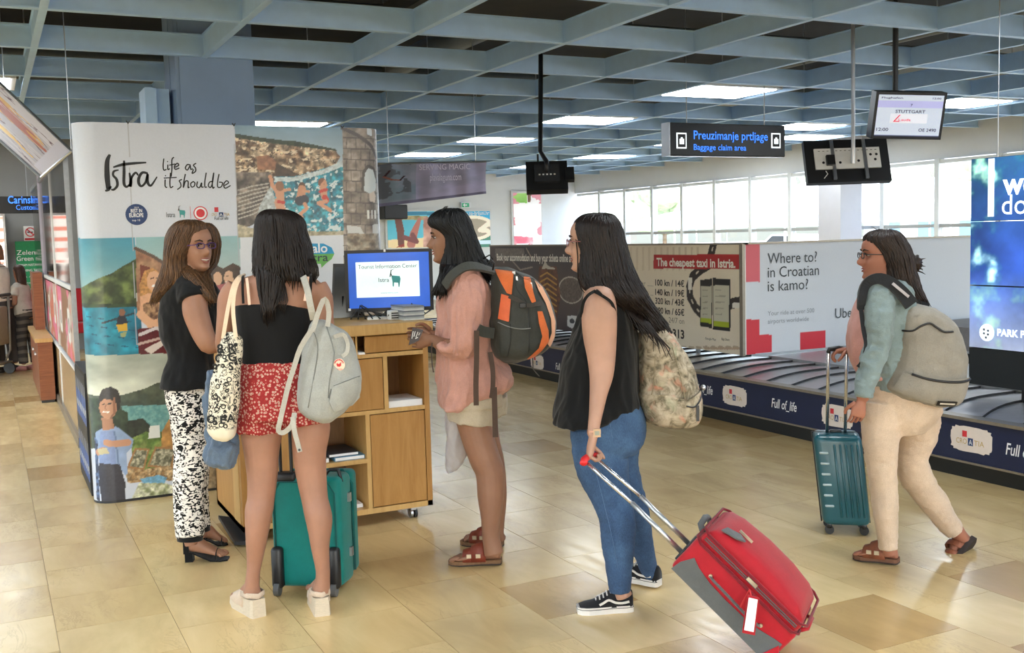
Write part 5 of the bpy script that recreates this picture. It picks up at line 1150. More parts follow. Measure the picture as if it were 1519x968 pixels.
def locks(mb, rows, D, count=60, seed=1, amin=0, amax=2*math.pi, out=.004, r=.0045, t0=.15, t1=1.0, tail=0.03, flare=1.0):
    """hair locks laid over the same sections as a hair mass, ends running free"""
    rg = random.Random(seed); R = crom(rows, .25); n = len(R)
    for q in range(count):
        a = rg.uniform(amin, amax); s0 = rg.uniform(0, t0); s1 = rg.uniform(t1-.3, t1); i0 = int(s0*(n-1)); i1 = max(i0+5, int(s1*(n-1))); i1 = min(i1, n-1); pts = []; rr = []
        m = max(3, (i1-i0)//2+1)
        for j in range(m):
            f = j/(m-1); i = int(i0+(i1-i0)*f); py, xl, xr, dw, dh = R[i]; aa = a+.12*math.sin(f*3+q); hw = (xr-xl)/2; o = out*(.3+f)*rg.uniform(.5, 1.3)*flare
            ca, sa = math.cos(aa), math.sin(aa); pts.append(P((xl+xr)/2+hw*ca, py, D+dw)+CFH*dh*sa+CXH*ca*o+CFH*sa*o); rr.append(r*(1.0 if .05 < f < .8 else .6)*rg.uniform(.8, 1.2))
        e = pts[-1]+(pts[-1]-pts[-2])*.8*rg.uniform(.3, 1)+np.array([0, 0, -tail*rg.random()])+CXH*rg.uniform(-.008, .008); pts.append(e); rr.append(.0008)
        mb.tube(pts, rr, 5)
def strip(pts, w, th, m, name, parent, ref=None, n=None, smooth=True, taper=None):
    """flat band (strap) through 3-d points, width w, thickness th, lying with its face towards ref"""
    R = crom([list(p) for p in pts], .34) if len(pts) > 2 else [np.array(p) for p in pts]
    b = MB(); rf = np.array(ref if ref is not None else CF); rings = []
    for i, p in enumerate(R):
        t = unit(R[min(i+1, len(R)-1)]-R[max(i-1, 0)]); s = unit(np.cross(rf, t)); nn = unit(np.cross(t, s)); ww = w if taper is None else w*np.interp(i/(len(R)-1), [0, 1], taper)
        rings.append([p+s*ww/2+nn*th/2, p-s*ww/2+nn*th/2, p-s*ww/2-nn*th/2, p+s*ww/2-nn*th/2])
    b.loft(rings); return b.build(name, m, parent)
def gp_(px, py, D, dw=0): q = P(px, py, D+dw); return q
# ============================================================ PEOPLE
sk_tan = skin('tan_skin', S(160,116,92)); sk_pale = skin('pale_skin', S(178,138,118)); sk_rose = skin('rosy_skin', S(160,116,94)); sk_w5 = skin('ruddy_skin', S(158,104,84))  # one even tone per skin, the last one ruddier
black_cl = cloth('black_jersey', S(11,11,13), bump=.15); 

# ---------------- woman in patterned trousers at the left end of the counter
D = 5.185
w1 = thing('person', 'smiling woman in black top and black-and-white patterned trousers at the counter', 'person', onZ(300, 832, 0), 'women at the information counter')
fr = Frame(P(289, 367, D), CXH*.77-CFH*.62+ZU*.02, k=1.0)
mb = MB(); ex = MB(); head(mb, fr)
limb(mb, [(289,385,.0,30,.10),(285,402,0,30,.10),(281,418,0,40,.12)], D)
rows_loft(mb, [(412,262,298,0,.07),(420,252,312,0,.09),(440,244,320,0,.11),(480,242,322,0,.11),(527,252,312,0,.10),(556,250,310,0,.11),(580,256,304,0,.10),(600,260,300,0,.10)], D)
limb(mb, [(286,430,-.08,34,.10),(289,446,-.11,37,.11),(290,462,-.13,38,.11),(297,484,-.14,35,.10),(305,503,-.15,31,.09),(312,512,-.14,27,.085),(328,507,-.12,22,.07),(346,499,-.09,17,.05),(356,495,-.08,15,.042)], D)
hand(mb, ex, P(356,495,D-.08), CXH*.9+ZU*.15+CFH*.3, ZU, -CFH, .35)
limb(mb, [(300,430,.08,30,.10),(312,460,.12,30,.09),(320,500,.15,26,.08),(336,500,.14,20,.06),(350,494,.12,15,.045)], D)
hand(mb, ex, P(350,494,D+.12), CXH*.9+ZU*.1+CFH*.1, ZU, -CFH, .35)
h1 = onZ(276, 832, 0)+ZU*.055; t1 = onZ(338, 829, 0)+ZU*.012; h1[:] = h1; d, s, up, L = foot(mb, ex, h1, t1, side=-1)
limb(mb, [(280,770,-.06,30,.09),(282,795,-.07,21,.065),(284,808,-.07,19,.06)], D)
h2 = onZ(296, 812, 0)+ZU*.055; t2 = onZ(336, 806, 0)+ZU*.012; foot(mb, ex, h2, t2, side=1)
limb(mb, [(280,590,-.03,34,.11),(281,680,-.05,30,.10),(280,775,-.06,26,.09)], D)
D2 = 5.36; limb(mb, [(290,590,-.1,32,.11),(291,680,-.07,28,.10),(293,730,-.03,26,.09),(295,765,.0,26,.09),(298,785,.0,19,.06),(300,797,0,18,.06)], D2)
solid(mb, 'body', sk_tan, w1, .005, 2, extra=ex)
face(w1, fr, smile=True); glasses(w1, fr, mat('purple_rim', S(70,44,110), .3))
# shirt
mb = MB(); rows_loft(mb, [(413,266,296,0,.075),(416,258,303,0,.095),(424,249,313,0,.112),(437,242,319,0,.125),(458,239,326,0,.13),(478,238,327,0,.13),(502,241,322,0,.125),(527,249,317,0,.12),(545,245,318,0,.13),(568,240,320,0,.14),(574,240,320,0,.14)], D, e=.85)
limb(mb, [(275,424,-.05,44,.13),(284,434,-.09,46,.135),(287,446,-.115,44,.13)], D); limb(mb, [(300,424,.05,40,.12),(310,444,.1,38,.12)], D)
solid(mb, 'top', black_cl, w1, .006, 5, WRINK)
# trousers
def blotch(name, c1, c2, scale=46, lo=.48, hi=.52, stretch=(1, 1, 1.0), dist=1.2):
    t = NT(name); v = t.coord('Object', stretch); n = t.noise(v, scale, 1.5, .5, dist); t.link(t.ramp(n, [(lo, c1), (hi, c2)]), t.b.inputs['Base Color']); t.set(Roughness=.85, Specular_IOR_Level=.2); t.bump(t.noise(v, 9, 3), .3, .01); return t.m
trm = blotch('squiggle_print', S(20,20,22), S(228,222,214), 44, .46, .51, (1, 1, 1.6))
mb = MB(); rows_loft(mb, [(552,248,311,0,.115),(566,246,312,0,.12),(590,249,310,0,.12),(612,254,311,0,.115)], D, e=.85)
limb(mb, [(279,585,-.03,58,.2),(281,625,-.05,53,.19),(284,667,-.055,51,.17),(281,708,-.06,49,.165),(280,749,-.06,45,.16),(281,780,-.065,42,.15),(282,796,-.07,40,.14)], D)
limb(mb, [(285,590,.06,54,.19),(290,650,.09,44,.17),(290,710,.1,38,.15),(291,760,.12,36,.14),(295,785,.12,34,.13)], D)
solid(mb, 'trousers', trm, w1, .006, 4, WRINK)
mb = MB(); limb(mb, [(282,794,-.07,38,.13),(282,801,-.07,37,.12)], D); limb(mb, [(295,783,.12,32,.12),(296,789,.12,31,.11)], D); mb.build('trouser_cuff', black_cl, w1, smooth=True)
# heeled sandals
def heeled(heel, toe, side):
    d = unit((toe-heel)*[1, 1, 0]); s = np.cross(d, ZU); L = np.linalg.norm((toe-heel)*[1, 1, 0]); b = MB()
    prof = [(-.004,.052),(.2*L,.05),(.4*L,.034),(.62*L,.012),(.85*L,.006),(1.02*L,.008)]; rings = []
    for a, z in prof: p = heel*[1, 1, 0]+d*a; w = .03 if a < .4*L else .042; w = .028 if a > .98*L else w; rings.append([p+s*w+ZU*z, p-s*w+ZU*z, p-s*w+ZU*(z-.008 if z > .01 else .0), p+s*w+ZU*(z-.008 if z > .01 else 0)])
    b.loft(rings); b.prism([heel*[1, 1, 0]+d*a+s*c_+ZU*0 for a, c_ in ((0,-.022),(.038,-.022),(.038,.022),(0,.022))], ZU*.05)
    sh = b.build('sandal', black_cl, w1)
    b = MB(); p = heel*[1, 1, 0]+d*L*.76; b.tube([p+s*.046+ZU*.01, p+s*.036+ZU*.034, p+ZU*.044, p-s*.036+ZU*.034, p-s*.046+ZU*.01], [(.018,.003)]*5, 8, ref=d); b.build('toe_strap', black_cl, sh, smooth=True)
    b = MB(); p = heel*[1, 1, 0]-d*.004; b.prism([p+s*.03+ZU*.05, p+d*.03+s*.034+ZU*.05, p+d*.02+s*.032+ZU*.13, p+s*.028+ZU*.14], -s*.06); b.build('heel_counter', black_cl, sh)
heeled(h1, t1, -1); heeled(h2, t2, 1)
# hair
hm1 = hair_mat('brown_streaked_hair', S(30,20,14), S(120,86,56))
R1 = [(326,279,289,0,.03),(328,268,298,0,.07),(334,258,306,0,.095),(342,252,307,.0,.10),(352,248,301,-.0,.105),(362,247,296,.0,.105),(374,246,286,-.01,.10),(388,245,281,-.01,.09),(400,242,284,-.01,.09),(410,238,286,-.01,.09),(420,234,280,-.02,.08),(432,229,262,-.03,.06),(442,225,248,-.03,.04),(448,224,238,-.03,.02)]
mb = MB(); rows_loft(mb, R1, D, 90, strand=.05, freq=14, seed=3)
R1b = [(330,290,310,.05,.05),(338,298,319,.06,.05),(350,306,324,.07,.05),(362,310,326,.08,.045),(376,311,324,.09,.04),(392,306,320,.08,.04),(404,296,310,.02,.05),(416,294,312,-.02,.05),(430,298,316,-.05,.04),(442,305,321,-.07,.03),(449,312,322,-.08,.015)]
rows_loft(mb, R1b, D, 60, strand=.06, freq=12, seed=6)
R1c = [(384,268,280,.0,.03),(396,268,286,-.03,.035),(404,270,292,-.07,.035),(414,276,300,-.095,.03),(426,286,308,-.11,.025),(438,297,316,-.12,.02),(446,306,318,-.12,.01)]
rows_loft(mb, R1c, D, 40, strand=.08, freq=9, seed=8)
locks(mb, R1, D, 90, 4, math.pi*.6, math.pi*2.05, .003, .0042); locks(mb, R1b, D, 26, 5); locks(mb, R1c, D, 16, 9)
mb.build('hair', hm1, w1, smooth=True)

# ---------------- woman seen from behind with red flowered shorts
D = 4.433
w2 = thing('person', 'woman seen from behind in black strappy top and red flowered shorts', 'person', onZ(425, 905, 0), 'women at the information counter')
fr = Frame(P(419, 356, D+.01), CFH+CXH*.1, k=.97)
mb = MB(); ex = MB(); head(mb, fr)
limb(mb, [(419,380,0,38,.11),(417,398,0,38,.11),(415,412,0,46,.12)], D)
rows_loft(mb, [(399,398,436,0,.06),(405,386,446,0,.075),(411,364,462,0,.085),(418,350,474,0,.095),(430,344,480,0,.10),(445,346,474,0,.105),(462,350,463,0,.11),(500,353,461,0,.105),(525,356,458,0,.10),(560,355,462,0,.12),(590,360,462,0,.11),(615,372,456,0,.095)], D, e=.88)
limb(mb, [(351,424,0,30,.09),(340,442,0,33,.095),(337,468,.0,30,.09),(334,492,.01,27,.085),(333,512,.04,26,.085),(338,520,.12,24,.08),(350,522,.22,20,.06),(362,520,.3,17,.05)], D)
hand(mb, ex, P(362,520,D+.3), CFH*.8+CXH*.5, ZU, CXH, .6)
limb(mb, [(470,424,0,30,.09),(479,442,0,30,.095),(481,468,0,27,.09),(484,492,.02,26,.085),(486,512,.05,25,.085),(480,522,.12,23,.075),(468,524,.22,19,.06),(456,522,.3,16,.05)], D)
hand(mb, ex, P(456,522,D+.3), CFH*.8-CXH*.5, ZU, -CXH, .6)
limb(mb, [(388,600,.01,54,.15),(388,625,.01,58,.16),(388,646,.0,60,.165),(388,670,.0,52,.15),(389,705,0,45,.13),(387,740,.0,40,.125),(384,758,-.01,41,.13),(381,793,-.01,33,.115),(378,828,0,24,.08),(376,846,.0,20,.07),(374,866,.01,22,.075),(373,880,.01,25,.07)], D)
limb(mb, [(452,596,.01,52,.15),(457,618,.01,56,.16),(461,635,0,58,.165),(459,670,.0,50,.15),(462,705,0,45,.13),(467,740,0,39,.125),(471,758,-.01,40,.13),(474,776,-.01,38,.125),(475,811,-.01,27,.10),(479,846,0,21,.07),(478,866,.01,23,.075),(477,879,.01,25,.07)], D)
hl, tl = P(375,884,D-.005), None; ha = onZ(383, 914, 0)+ZU*.075; ta = onZ(352, 893, 0)+ZU*.03; foot(mb, ex, ha, ta, side=1); hb = onZ(478, 912, 0)+ZU*.075; tb_ = onZ(468, 882, 0)+ZU*.03; foot(mb, ex, hb, tb_, side=-1)
solid(mb, 'body', sk_rose, w2, .0055, 3, extra=ex)
# camisole
mb = MB(); rows_loft(mb, [(448,352,461,0,.108),(456,348,464,0,.116),(470,348,464,0,.118),(500,351,462,0,.112),(520,354,459,0,.108),(537,354,459,0,.112)], D, e=.86)
solid(mb, 'camisole', black_cl, w2, .006, 4, [(0.003, (9, 9, 9), 3)])
for a, b_, c_ in (((360,412),(360,430),(361,450)), ((461,410),(461,428),(459,448))):
    strip([P(a[0],a[1]-3,D-.07), P(a[0],a[1],D-.098), P(*b_,D-.112), P(*c_,D-.117)], .010, .003, black_cl, 'shoulder_strap', w2)
clear_st = mat('pale_strap', S(226,190,168), .5)
for a, b_ in (((366,412),(370,452)), ((457,410),(452,446))): strip([P(a[0],a[1],D-.098), P((a[0]+b_[0])/2,430,D-.113), P(*b_,D-.119)], .011, .002, clear_st, 'pale_bra_strap', w2)
# shorts with small flowers
t = NT('red_flower_print'); v = t.coord('Object'); vo = t.add('ShaderNodeTexVoronoi', voronoi_dimensions='3D'); vo.inputs['Scale'].default_value = 84; vo.inputs['Randomness'].default_value = .85; t.link(v, vo.inputs['Vector'])
c_ = t.ramp(vo.outputs['Distance'], [(.0, S(120,40,40)), (.16, S(120,44,40)), (.20, S(206,176,160)), (.36, S(190,150,136)), (.42, S(158,40,38)), (.7, S(140,28,30))]); t.link(c_, t.b.inputs['Base Color']); t.set(Roughness=.85); t.bump(t.noise(v, 8, 3), .4, .012); flow_m = t.m
mb = MB(); rows_loft(mb, [(533,354,459,0,.113),(545,352,461,0,.12),(575,351,466,0,.135),(600,350,472,0,.14),(618,352,478,0,.14)], D, e=.88)
limb(mb, [(388,595,.0,74,.25),(387,620,0,72,.24),(387,641,.0,73,.24)], D); limb(mb, [(450,590,.0,70,.25),(456,612,0,72,.24),(459,628,.0,72,.24)], D)
solid(mb, 'shorts', flow_m, w2, .006, 3, [(0.010, (14, 14, 3), 3), (0.004, (30, 30, 9), 8)])
# platform mules
mule = cloth('beige_suede', S(196,176,156), bump=.1); mule_sole = mat('platform_sole', S(196,182,160), .8, var=.08, scale=60, stretch=(1, 1, 4))
def mule_shoe(heel, toe):
    d = unit((toe-heel)*[1, 1, 0]); s = np.cross(d, ZU); h = heel*[1, 1, 0]-d*.016; L = .25; b = MB(); rings = []
    for a, w, z0, z1 in ((0,.030,0,.078),(.02,.036,0,.077),(.07,.038,0,.072),(.13,.042,.0,.058),(.19,.046,.0,.042),(.24,.036,.008,.036),(.25,.02,.014,.032)):
        p = h+d*a; rings.append([p+s*w*.9+ZU*z1, p-s*w*.9+ZU*z1, p-s*w+ZU*z0, p+s*w+ZU*z0])
    sh = b.loft(rings).build('platform_sole', mule_sole, w2)
    b = MB(); rings = []
    for a, w, z in ((.085,.044,.118),(.12,.045,.112),(.17,.048,.085),(.22,.042,.062),(.25,.024,.046)):
        p = h+d*a; rings.append([p+s*w*math.cos(t_)+ZU*(.036+(z-.036)*max(0, math.sin(t_))**.8) for t_ in np.linspace(0, math.pi, 10)]+[p-s*(w-.005)+ZU*.03, p+s*(w-.005)+ZU*.03])
    b.loft(rings).build('upper', mule, sh, smooth=True)
    b = MB(); rings = []
    for t_ in np.linspace(-math.pi*.5, math.pi*1.5, 3): pass
    b.tube([h+d*.09+s*.042+ZU*.09, h+d*.03+s*.037+ZU*.093, h+d*.004+ZU*.09, h+d*.03-s*.037+ZU*.093, h+d*.09-s*.042+ZU*.09], [(.003,.012)]*5, 8); b.build('heel_band', mule, sh, smooth=True)
mule_shoe(ha, ta); mule_shoe(hb, tb_)
hm2 = hair_mat('dark_brown_hair', S(10,7,6), S(40,28,22))
R2 = [(311,405,414,.02,.03),(313,394,428,.02,.08),(319,386,441,.02,.11),(329,382,450,.02,.125),(345,381,453,.02,.125),(363,379,459,.01,.125),(383,378,462,.0,.12),(398,379,464,-.01,.11),(408,381,466,-.02,.10),(416,388,462,-.04,.07)]
mb = MB(); rows_loft(mb, R2, D, 110, strand=.045, freq=16, seed=11)
R2b = [(392,381,430,-.05,.06),(412,382,424,-.085,.045),(430,384,418,-.10,.032),(446,388,412,-.115,.022),(458,391,406,-.125,.014),(466,394,400,-.125,.006)]
rows_loft(mb, R2b, D, 60, strand=.1, freq=12, seed=13)
locks(mb, R2, D, 190, 14, math.pi*.95, math.pi*2.1, .004, .0045, tail=.06, flare=1.2); locks(mb, R2b, D, 60, 15, tail=.05)
for k in range(7):
    x = 452+k*2.4; mb.tube([P(x,384,D-.05), P(x+5,397,D-.06), P(x+8-k*.3,408,D-.055), P(x+2,413+k*.4,D-.05)], [.004,.0035,.003,.001], 5)
for k in range(8):
    x = 402+k*2; mb.tube([P(x,400,D-.1), P(x+4+k*.4,425,D-.11), P(x+7+k*.5,445,D-.125), P(x+5,452+k*2.0,D-.13)], [.004,.0035,.003,.001], 5)
mb.build('hair', hm2, w2, smooth=True)

# ---------------- woman in the pink shirt
D = 5.071
w3 = thing('person', 'dark-haired woman in loose pink shirt and pale shorts looking at the counter monitor', 'person', onZ(705, 837, 0), 'women at the information counter')
fr = Frame(P(668, 353, D), -CXH-ZU*.06+CFH*.02, k=1.0)
mb = MB(); ex = MB(); head(mb, fr)
limb(mb, [(676,372,0,36,.10),(681,390,0,36,.10),(688,404,0,44,.12)], D)
rows_loft(mb, [(398,676,706,0,.08),(410,664,718,0,.14),(440,656,724,0,.16),(500,660,722,0,.14),(560,662,720,0,.14),(600,662,736,0,.16),(622,670,734,0,.15)], D)
limb(mb, [(692,415,-.16,36,.10),(694,450,-.18,34,.10),(692,490,-.18,30,.09),(686,512,-.17,28,.09),(668,514,-.15,24,.075),(652,509,-.12,20,.055),(643,504,-.10,16,.042)], D)
hand(mb, ex, P(643,504,D-.10), -CXH*.95-ZU*.04, CXH*.1+ZU, CFH, .42, .95)
limb(mb, [(684,415,.14,34,.10),(682,450,.16,32,.09),(676,490,.14,28,.08),(662,502,.08,22,.06),(650,500,.0,17,.045),(643,497,-.03,15,.042)], D)
hand(mb, ex, P(643,497,D-.02), -CXH*.95+ZU*.08, ZU, -CFH, .42, .95)
limb(mb, [(701,612,-.06,56,.17),(704,630,-.06,51,.16),(711,656,-.06,48,.155),(720,682,-.06,46,.15),(727,702,-.06,43,.14),(728,738,-.06,39,.13),(728,771,-.06,29,.10),(728,795,-.06,26,.08),(731,812,-.06,28,.075),(733,822,-.06,29,.07)], D)
limb(mb, [(712,612,.09,50,.16),(718,650,.11,46,.15),(728,690,.14,42,.14),(734,735,.17,36,.12),(736,770,.2,26,.09),(738,792,.2,20,.07),(741,800,.21,22,.07)], D)
h3 = onZ(743, 836, 0)+ZU*.025; t3 = onZ(668, 836, 0)+ZU*.018; foot(mb, ex, h3, t3, side=-1)
h3b = onZ(745, 811, 0)+ZU*.025; t3b = onZ(686, 806, 0)+ZU*.018; foot(mb, ex, h3b, t3b, side=1)
solid(mb, 'body', skin('olive_skin', S(144,104,82)), w3, .005, 2, extra=ex)
face(w3, fr)
pink = cloth('pink_linen', S(196,148,136), bump=.45, rough=.9)
mb = MB(); rows_loft(mb, [(397,680,704,0,.08),(402,670,712,0,.14),(411,663,720,0,.18),(425,658,727,0,.19),(444,648,732,0,.19),(470,649,733,0,.18),(500,648,736,0,.17),(522,647,740,0,.17),(552,648,758,0,.18),(572,650,756,0,.18),(590,652,722,-.0,.18),(603,656,688,-.02,.16)], D, e=.85)
limb(mb, [(690,408,-.13,44,.13),(694,430,-.17,48,.14),(692,460,-.19,50,.15),(689,490,-.19,50,.15),(684,508,-.19,46,.15),(674,518,-.18,36,.13),(662,516,-.16,32,.11),(655,513,-.145,30,.10)], D)
limb(mb, [(684,410,.13,42,.13),(684,450,.17,44,.14),(680,490,.16,40,.13),(668,504,.1,32,.10)], D)
solid(mb, 'shirt', pink, w3, .006, 4, [(0.016, (7, 7, 3), -3), (0.008, (17, 17, 6), -8), (0.003, (40, 40, 20), 5)])
beige = cloth('pale_beige_cotton', S(186,174,154), bump=.35)
mb = MB(); rows_loft(mb, [(560,658,742,0,.16),(585,656,746,0,.17),(600,657,746,0,.17)], D, e=.85)
limb(mb, [(702,590,-.05,76,.21),(700,612,-.06,74,.21),(698,628,-.06,68,.20)], D); limb(mb, [(718,590,.08,70,.2),(722,612,.1,62,.2),(726,624,.1,56,.19)], D)
solid(mb, 'shorts', beige, w3, .006, 4, WRINK)
brown_l = mat('brown_leather', S(122,52,34), .55, var=.15, scale=30, bump=.1); cork = mat('cork_sole', S(120,88,60), .8, var=.2, scale=90); dk_sole = mat('dark_sole', S(44,34,30), .7); bk_m = mat('metal_buckle', S(200,186,160), .3, .8)
def slide(heel, toe, root, lm=brown_l, tilt=None, rim=cork, straps=((.60,.036),(.42,.04))):
    """two-strap sandal under a foot whose sole line runs heel to toe"""
    d = unit(toe-heel); s = unit(np.cross(d, ZU)); up = np.cross(s, d); L = np.linalg.norm(toe-heel); b = MB(); rings = []
    for a, w in ((-.02,.018),(0,.03),(.06,.034),(.4,.032),(.6,.04),(.8,.046),(.95,.036),(1.03,.016)):
        p = heel+d*L*a; rings.append([p+s*w+up*.004, p-s*w+up*.004, p-s*w-up*.014, p+s*w-up*.014])
    sh = b.loft(rings).build('sandal', rim, root)
    b = MB(); rings = []
    for a, w in ((-.02,.018),(0,.03),(.06,.034),(.4,.032),(.6,.04),(.8,.046),(.95,.036),(1.03,.016)):
        p = heel+d*L*a; rings.append([p+s*w*1.01-up*.0135, p-s*w*1.01-up*.0135, p-s*w-up*.02, p+s*w-up*.02])
    b.loft(rings).build('outsole', dk_sole, sh)
    for (a, hw) in straps:
        h = .060 if a > .5 else .083; b = MB(); rings = []
        for da in (-1, 1):
            p = heel+d*(L*a+da*hw*.9); w = .044; hh = h*(1-.16*da)
            rings.append([p+s*w*math.cos(t_)+up*(hh*math.sin(t_)**.8) for t_ in np.linspace(0, math.pi, 14)]+[p+s*(w-.004)*math.cos(t_)+up*((hh-.005)*math.sin(t_)**.8) for t_ in np.linspace(math.pi, 0, 14)])
        b.loft(rings).build('strap', lm, sh, smooth=True)
        for sd in (-1, 1):
            p = heel+d*L*a+s*sd*.044+up*.03; b = MB().obox(p, d*.011, up*.009, s*.003); b.build('buckle', bk_m, sh)
slide(h3, t3, w3); slide(h3b, t3b, w3)
hm3 = hair_mat('black_hair', S(6,6,7), S(24,23,24))
R3 = [(309,664,678,0,.03),(312,652,686,0,.07),(318,642,692,0,.095),(326,636,697,0,.105),(334,638,700,0,.108),(341,647,702,0,.108),(349,656,705,0,.106),(360,659,709,0,.105),(372,658,714,0,.10),(384,656,720,0,.10),(395,654,725,0,.10),(401,654,712,0,.09)]
mb = MB(); rows_loft(mb, R3, D, 100, strand=.04, freq=15, seed=21)
R3b = [(392,655,678,-.08,.05),(406,653,668,-.12,.05),(420,649,662,-.13,.04),(431,644,660,-.14,.03),(438,642,652,-.14,.012)]
rows_loft(mb, R3b, D, 50, strand=.08, freq=10, seed=22)
R3c = [(384,698,722,.0,.08),(396,708,732,.0,.07),(408,717,738,.0,.05),(416,724,738,.0,.02)]
rows_loft(mb, R3c, D, 50, strand=.08, freq=10, seed=23)
locks(mb, R3, D, 110, 24, math.pi*.9, math.pi*2.1, .003, .0042); locks(mb, R3b, D, 40, 25, tail=.03); locks(mb, R3c, D, 30, 26)
mb.tube([P(716,384,D-.05), P(726,378,D-.05), P(731,384,D-.05), P(729,392,D-.05)], [.004,.004,.003,.001], 6); mb.tube([P(650,416,D-.13), P(643,428,D-.14), P(638,437,D-.14)], [.004,.003,.001], 5)
mb.build('hair', hm3, w3, smooth=True)
sgl = MB(); sgl.tube([P(655,312,D-.07), P(660,307,D-.06), P(664,306,D-.03)], .003, 6); sgl.tube([P(661,313,D-.09), P(664,318,D-.1)], .004, 6); sgl.tube([P(654,313,D-.05), P(661,310,D+.0), P(664,306,D+.05)], .003, 6); sgl.build('hair_clip', black_pl, w3, smooth=True)

# ---------------- woman with very long hair pulling the red suitcase
D = 4.39
w4 = thing('person', 'woman with very long dark hair in black top and blue jeans pulling red suitcase', 'person', onZ(900, 905, 0), 'women at the information counter')
w4['group'] = 'women with luggage'
fr = Frame(P(879, 360, D), -CXH*.96+CFH*.25-ZU*.03, k=1.03)
mb = MB(); ex = MB(); head(mb, fr)
limb(mb, [(882,385,0,40,.11),(885,410,0,40,.11),(889,428,0,50,.13)], D)
rows_loft(mb, [(422,872,908,.04,.10),(436,866,908,.04,.13),(470,864,928,.04,.15),(520,862,938,.04,.15),(575,858,942,.03,.15),(620,854,950,.02,.16),(650,852,946,.02,.15)], D)
limb(mb, [(888,436,-.13,44,.11),(889,452,-.16,51,.13),(889,475,-.17,53,.135),(890,500,-.17,50,.125),(892,528,-.18,43,.11),(892,556,-.20,36,.10),(888,583,-.23,27,.08),(884,612,-.26,21,.065),(881,632,-.28,18,.05),(880,646,-.29,18,.045)], D)
hand(mb, ex, P(880,648,D-.29), -ZU*.95-CXH*.22, CFH, CXH, 1.15, .95)
limb(mb, [(890,436,.19,40,.11),(896,480,.22,40,.12),(898,530,.23,34,.10),(896,580,.23,26,.08),(893,625,.23,20,.055)], D)
hand(mb, ex, P(893,627,D+.23), -ZU, -CXH, -CFH, .4)
solid(mb, 'body', sk_pale, w4, .005, 2, extra=ex)
face(w4, fr); glasses(w4, fr, mat('rose_rim', S(150,96,96), .3))
tankm = cloth('black_crepe', S(9,10,12), bump=.2)
mb = MB(); rows_loft(mb, [(427,874,902,.05,.11),(436,868,916,.05,.15),(450,862,926,.05,.17),(478,856,940,.05,.18),(505,846,945,.05,.18),(541,834,947,.04,.19),(575,828,949,.04,.19),(600,823,949,.03,.2),(614,821,926,.02,.2),(627,820,890,-.0,.18)], D, e=.84)
solid(mb, 'tank_top', tankm, w4, .006, 4, [(0.010, (10, 10, 2.0), -3), (0.004, (22, 22, 8), 8)])
strip([P(882,432,D-.22), P(896,440,D-.235), P(908,450,D-.22), P(914,470,D-.17)], .012, .004, tankm, 'shoulder_strap', w4); strip([P(883,431,D-.2), P(872,438,D-.235), P(865,450,D-.22), P(862,470,D-.17)], .012, .004, tankm, 'shoulder_strap', w4)
strip([P(876,431,D-.1), P(886,430,D-.2), P(894,438,D-.235)], .006, .003, black_pl, 'thin_strap', w4)
t = NT('blue_denim'); v = t.coord('Object', (1, 1, 1)); n = t.noise(v, 7, 4, .6); f = t.noise(t.coord('Object', (300, 300, 60)), 2, 2); c_ = t.mix(.35, t.ramp(n, [(.3, S(28,50,80)), (.5, S(42,70,106)), (.72, S(70,102,138))]), t.ramp(f, [(.3, S(20,38,64)), (.7, S(84,114,148))])); t.link(c_, t.b.inputs['Base Color']); t.set(Roughness=.9); t.bump(f, .2, .003); denim = t.m
mb = MB(); rows_loft(mb, [(596,852,948,.02,.17),(620,849,957,.02,.18),(650,848,956,.02,.18),(668,850,944,.02,.165)], D, e=.85)
limb(mb, [(890,640,-.05,88,.2),(890,667,-.06,83,.2),(894,697,-.07,78,.185),(903,728,-.08,63,.17),(911,753,-.09,56,.16),(916,775,-.10,53,.155),(917,806,-.11,51,.15),(918,837,-.12,42,.13),(919,862,-.13,34,.11),(920,877,-.13,31,.10)], D)
limb(mb, [(914,640,.09,80,.2),(920,690,.12,54,.18),(932,728,.16,46,.165),(940,753,.19,44,.16),(946,781,.22,42,.15),(954,812,.25,33,.13),(962,840,.28,26,.11),(966,853,.29,23,.10)], D)
solid(mb, 'jeans', denim, w4, .006, 4, [(0.006, (9, 9, 7), 3), (0.004, (22, 22, 34), 8)])
seam = mat('seam_thread', S(74,100,134), .8)
MB().tube([P(884,700,D-.163), P(893,735,D-.17), P(903,775,D-.18), P(912,815,D-.182), P(918,850,D-.18)], .0013, 5).build('seam', seam, w4)
def pocket():
    q = [P(904,622,D-.158), P(944,624,D-.12), P(940,650,D-.12), P(932,660,D-.14), P(908,648,D-.158)]
    MB().tube(q+[q[0]], .0018, 5).build('pocket_seam', seam, w4)
pocket()
